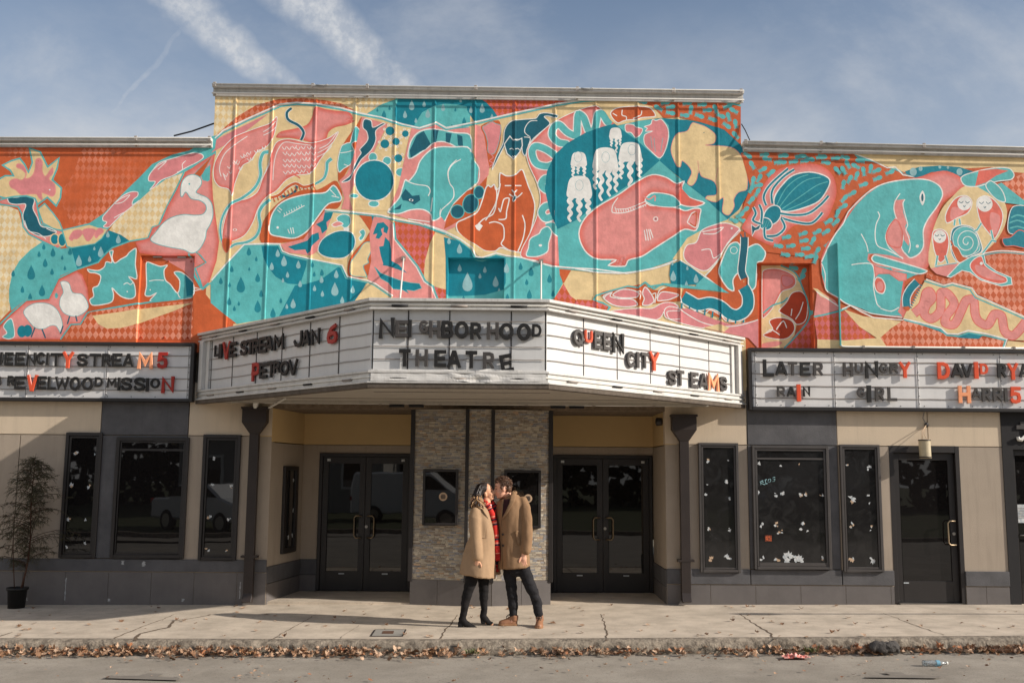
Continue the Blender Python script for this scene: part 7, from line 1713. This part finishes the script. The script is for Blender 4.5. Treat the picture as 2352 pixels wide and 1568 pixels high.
for i in range(6):
    mb = MB(); leaf(mb, Vector((0, 0, .012)), random.uniform(.07, .11), Matrix.Rotation(random.uniform(-.3, .3), 3, 'X'), LM[i*2], random.uniform(.1, .7)); o = mb.build('fallen_leaf'); protos.append(o)
lab = dict(label='small dry brown leaf lying loose on the pale pavement slabs', category='leaf', group='leaves scattered on the pavement')
spots = [(random.uniform(-40, 2390), 1388+random.random()*76) for _ in range(150)]
for i, (u, v) in enumerate(spots):
    q = at_ground(u, v); o = protos[i] if i < 6 else protos[i % 6].copy()
    if i >= 6: COL.objects.link(o)
    o.location = (q.x, q.y, ground_z(q.x)+.001); s = random.uniform(.35, 1.0); o.scale = (s, s, s); o.rotation_euler = (random.uniform(-.2, .2), random.uniform(-.2, .2), random.uniform(0, 6.28)); 
    for a, b in lab.items(): o[a] = b
# ---------------------------------------------------------------- litter
mat('clear_plastic', (214, 222, 226), rough=.15, var=.05, spec=.6); MATS['clear_plastic'].node_tree.nodes['Principled BSDF'].inputs['Transmission Weight'].default_value = .75
mat('bottle_label', (120, 168, 190), rough=.4, var=.2); mat('wrapper_red', (196, 62, 40), rough=.35, var=.2, vs=12, second=(226, 180, 170))
c = at_ground(2147, 1527, -.13); root = empty('plastic_bottle', c); root.rotation_euler = (0, 0, R_(-6)); tag(root, 'crushed clear plastic bottle with a blue label lying on the road', 'bottle')
mb = MB(); pr = [(-.12, .02), (-.115, .034), (-.06, .030), (-.03, .036), (.02, .034), (.05, .033), (.08, .022), (.10, .014), (.112, .014)]
mb.loft([[(c.x+x, c.y+r*math.cos(i*math.pi/8)*(1+.15*noise.noise(Vector((x*30, i, 0)))), c.z+.022+r*math.sin(i*math.pi/8)*.8) for i in range(16)] for x, r in pr], 'clear_plastic'); mb.build('body', root)
mb = MB(); mb.loft([[(c.x+x, c.y+.0365*math.cos(i*math.pi/8), c.z+.022+.0365*math.sin(i*math.pi/8)*.82) for i in range(16)] for x in (.01, .045)], 'bottle_label', caps=False); mb.build('label', root)
mb = MB(); mb.tube([(c.x+.11, c.y, c.z+.022), (c.x+.13, c.y, c.z+.022)], .016, 'white_plastic', 12); mb.build('cap', root)
def crumple(name, u, v, w, h, m, label, cat_, dz=-.13, seed=1):
    c = at_ground(u, v, dz); random.seed(seed); mb = MB(); nx, ny = 12, 6; vs = []
    for i in range(nx+1):
        for j in range(ny+1):
            x, y = (i/nx-.5)*w, (j/ny-.5)*h; vs.append((c.x+x, c.y+y, c.z+.008+abs(noise.noise(Vector((x*22+seed, y*24, 3))))*.09*(1-abs(i/nx-.5)*1.2)))
    mb.add(vs, [(i*(ny+1)+j, (i+1)*(ny+1)+j, (i+1)*(ny+1)+j+1, i*(ny+1)+j+1) for i in range(nx) for j in range(ny)], m); o = mb.build(name); tag(o, label, cat_); return o
crumple('snack_wrapper', 1828, 1510, .28, .16, 'wrapper_red', 'crumpled red and white snack wrapper among the gutter leaves', 'wrapper')
crumple('paper_scrap', 1788, 1497, .24, .12, 'paper', 'crumpled white paper scrap beside the red wrapper in the gutter', 'paper', seed=4)
crumple('paper_scrap', 233, 1497, .09, .08, 'paper', 'small white paper scrap alone in the gutter leaves below the tall display windows', 'paper', seed=6)
def stone(u, v, s, label, seed):
    c = at_ground(u, v); mb = MB(); mb.ball(c+Vector((0, 0, s*.3)), (s, s*.6, s*.42), 'pebble', 12, 8); mb.v = [tuple(Vector(p)+Vector((noise.noise(Vector(p)*18+Vector((seed, 0, 0)))*s*.4,)*3)) for p in mb.v]; o = mb.build('rubble_chunk'); tag(o, label, 'rubble')
stone(527, 1383, .10, 'pale broken masonry chunk on the pavement beside the shaded downspout', 2); stone(497, 1382, .05, 'small grey masonry chunk next to the pale one near the shaded downspout', 5); stone(1678, 1387, .12, 'flat broken masonry chunk at the wall foot under the display case', 8)
mat('kerb_patch', (84, 80, 77), rough=.95, var=.3, vs=20, bump=1.0, bs=60, bd=.02)
for (u, v, w_, g) in ((1855, 1450, .42, 1.0),):
    c = at_ground(2031, 1472); mb = MB(); mb.ball(c+Vector((0, -.01, -.06)), (.17, .07, .065), 'kerb_patch', 40, 20)
    mb.v = [tuple(Vector(p)+Vector((0, 1, 1))*noise.noise(Vector(p)*22)*.03) for p in mb.v]; o = mb.build('asphalt_patch'); tag(o, 'dark lump of asphalt filling a broken gap in the kerb', 'patch')
# utility cover let into the pavement
c = at_ground(893, 1452); root = empty('utility_cover', c); tag(root, 'grey square utility cover with a rusty centre plate set in the pavement', 'cover'); mat('cover_grey', (150, 146, 138), rough=.8, bump=.3, bs=90, var=.15); mat('rust_plate', (104, 76, 60), rough=.7, var=.3, vs=20)
q = [at_ground(u, v) for u, v in ((862, 1446), (932, 1446), (924, 1461), (852, 1461))]; mb = MB(); mb.prism([(p_.x, p_.y, ground_z(p_.x)+.001) for p_ in q], (0, 0, .006), 'cover_grey'); mb.build('lid', root)
q2 = [at_ground(u, v) for u, v in ((880, 1450), (905, 1450), (903, 1456), (877, 1456))]; mb = MB(); mb.prism([(p_.x, p_.y, ground_z(p_.x)+.0075) for p_ in q2], (0, 0, .003), 'rust_plate'); mb.build('plate', root)
mb = MB(); P_ = [Vector((p_.x, p_.y, ground_z(p_.x)+.0045)) for p_ in q]
for i in range(4): mb.beam(P_[i], P_[(i+1) % 4], .014, .007, 'dark_line')
mb.build('rim', root)
# weeds by the kerb
mat('weed', (92, 102, 58), rough=.8, var=.3, vs=10)
def weed(u, v, n, s, label):
    random.seed(int(u)); c = at_ground(u, v, -.1); mb = MB()
    for i in range(n):
        a = random.uniform(0, 6.28); d = Vector((math.cos(a), math.sin(a)*.6, random.uniform(.6, 1.6)))*s*random.uniform(.5, 1); w = d.cross(Vector((0, 0, 1))).normalized()*s*.16
        o_ = c+Vector((random.uniform(-1, 1)*s*1.5, -.02, 0)); mb.add([o_, o_+d*.55+w, o_+d, o_+d*.55-w], [(0, 1, 2, 3)], 'weed')
    tag(mb.build('weed'), label, 'weed')
weed(1855, 1497, 40, .06, 'green weed sprouting at the kerb foot beside the red wrapper'); weed(1085, 1500, 30, .05, 'green weed at the kerb foot below the woman'); weed(628, 1492, 26, .05, 'small green weed in the widest kerb crack'); weed(2064, 1464, 60, .05, 'dry grass tuft growing round the asphalt lump in the kerb')
# ---------------------------------------------------------------- the other side of the street (seen only mirrored in the glass)
mat('grass', (74, 78, 48), rough=1, var=.3, vs=3); mat('clapboard', (150, 146, 140), rough=.8, var=.1); mat('house_roof', (60, 56, 54), rough=.9, var=.2); mat('car_white', (214, 214, 212), rough=.25, var=0, spec=.6); mat('car_dark', (30, 30, 34), rough=.25, var=0, spec=.6); mat('tyre', (20, 20, 20), rough=.8, var=0); mat('tail_red', (150, 20, 18), rough=.3, var=0); mat('far_leaf', (44, 46, 30), rough=.9, var=.4, vs=2, second=(70, 56, 36)); mat('trim_white', (214, 212, 206), rough=.6, var=.05)
mb = MB(); mb.add([(-60, -15.9, -.10), (60, -15.9, -.10), (60, -80, .6), (-60, -80, .6)], [(0, 3, 2, 1)], 'grass'); mb.box(-60, 60, -15.9, -15.6, -.4, -.02, 'kerb_stone'); o = mb.build('verge'); tag(o, kind='structure')
mb = MB(); mb.add([(-40, -14, -.144), (40, -14, .3*0-.144), (40, -15.6, -.15), (-40, -15.6, -.15)], [(0, 3, 2, 1)], 'asphalt'); tag(mb.build('road'), kind='structure')
random.seed(77); mb = MB()
for i in range(9000):
    x = random.uniform(-34, 34); zt = 7.5+3*noise.noise(Vector((x*.13, 3, 1)))+2*noise.noise(Vector((x*.5, 8, 1))); z = random.random()**.9*zt; y = -34-random.random()*6
    s = random.uniform(.18, .5); r = rrot(1.5); mb.add([Vector((x, y, z))+r @ Vector(p_)*s for p_ in ((-1, -.6, 0), (1, -.5, .1), (.8, .7, 0), (-.7, .6, .2))], [(0, 1, 2, 3)], 'far_leaf')
for i in range(30): x = random.uniform(-34, 34); mb.tube([(x, -36, 0), (x+.3, -36, 4), (x-.4, -36, 8.5)], [.2, .15, .06], 'bark', 6)
tag(mb.build('far_wood'), 'dark band of trees across the street mirrored in the glass', 'trees', kind='stuff')
def house(x, y, w, d, h, label):
    root = empty('house', (x, y, 0)); tag(root, label, 'house'); mb = MB(); mb.box(x-w/2, x+w/2, y-d, y, 0, h, 'clapboard'); mb.build('wall', root)
    mb = MB(); mb.prism([(x-w/2-.3, y+.3, h), (x+w/2+.3, y+.3, h), (x, y+.3, h+2.2)], (0, -d-.6, 0), 'house_roof'); mb.build('roof', root)
    for i in range(3): xx = x-w/3+i*w/3; mb = MB(); frame(mb, xx-.5, xx+.5, 1.0, 2.4, y+.001, y+.06, .10, 'trim_white'); f_ = mb.build('window', root); mb = MB(); mb.box(xx-.4, xx+.4, y+.002, y+.02, 1.1, 2.3, 'dark_glass'); mb.build('pane', f_)
house(-9.5, -27, 8, 6, 3.2, 'grey clapboard house across the street mirrored in the shaded windows')
def car(x, y, col, label, cat_, van=False, ln=4.5):
    root = empty('parked_van' if van else 'parked_car', (x, y, -.1)); tag(root, label, cat_); w = .9; mb = MB()
    prof = [(-ln/2, .35), (-ln/2, .85), (-ln/2+.1, 1.0), (-ln*.30, 1.05), (-ln*.18, 1.45), (ln*.15, 1.47), (ln*.30, 1.05), (ln/2-.1, .85), (ln/2, .6), (ln/2, .35)] if not van else [(-ln/2, .35), (-ln/2, 1.2), (-ln/2+.15, 1.85), (ln*.2, 1.88), (ln*.36, 1.25), (ln/2-.1, 1.0), (ln/2, .6), (ln/2, .35)]
    mb.prism([(x+a, y-w, z-.1) for a, z in prof], (0, 2*w, 0), col); mb.build('body', root, .06)
    mb = MB(); gl = [(-ln*.28, 1.07), (-ln*.17, 1.40), (ln*.14, 1.42), (ln*.27, 1.07)] if not van else [(ln*.02, 1.3), (ln*.04, 1.72), (ln*.19, 1.74), (ln*.32, 1.3)]
    mb.prism([(x+a, y+w+.005, z-.1) for a, z in gl], (0, .01, 0), 'dark_glass'); mb.build('side_window', root)
    for a in (-ln*.31, ln*.31): mb = MB(); mb.tube([(x+a, y+w-.18, .22), (x+a, y+w+.02, .22)], .32, 'tyre', 22); t_ = mb.build('wheel', root); mb = MB(); mb.tube([(x+a, y+w+.021, .22), (x+a, y+w+.03, .22)], .2, 'chrome', 18); mb.build('rim', t_)
    mb = MB(); mb.box(x+ln/2-.10, x+ln/2-.03, y-.25, y+.25, .55, .68, 'paper'); mb.build('plate', root)
    mb = MB(); mb.box(x-ln/2-.02, x-ln/2+.06, y+w-.3, y+w+.006, .72, .88, 'tail_red'); mb.build('tail_light', root)
    return root
CW = car(-9.3, -18.2, 'car_white', 'white saloon car parked across the street mirrored in a shaded window', 'car'); car(-3.6, -21.5, 'car_white', 'white van parked across the street mirrored in the entrance doors', 'van', True, 4.6); car(9.6, -18.5, 'car_dark', 'dark car parked across the street mirrored in the single glass door', 'car')
car(10.5, -23.5, 'car_white', 'second white car farther off mirrored in the single glass door', 'car', False, 4.3)
CW.rotation_euler = (0, 0, R_(38))
# unseen lamp shape, added so that its arm throws the thin shadow on the pavement
root = empty('shadow_caster', (14.6, -2.85, 0)); tag(root, 'unseen lamp shape added to throw a thin shadow near the single glass door', 'lamp')
mb = MB(); mb.tube([(14.6, -2.85, 0), (14.6, -2.85, 3.5)], [.07, .05], 'brown_metal', 10); mb.build('post', root)
mb = MB(); mb.tube([(14.6, -2.85, 3.44), (12.4, -2.85, 3.47), (10.2, -2.84, 3.45)], [.03, .03, .035], 'brown_metal', 8); mb.build('arm', root)
mb = MB(); mb.ball((9.95, -2.84, 3.44), (.34, .10, .05), 'brown_metal', 16, 8); mb.build('caster_head', root)
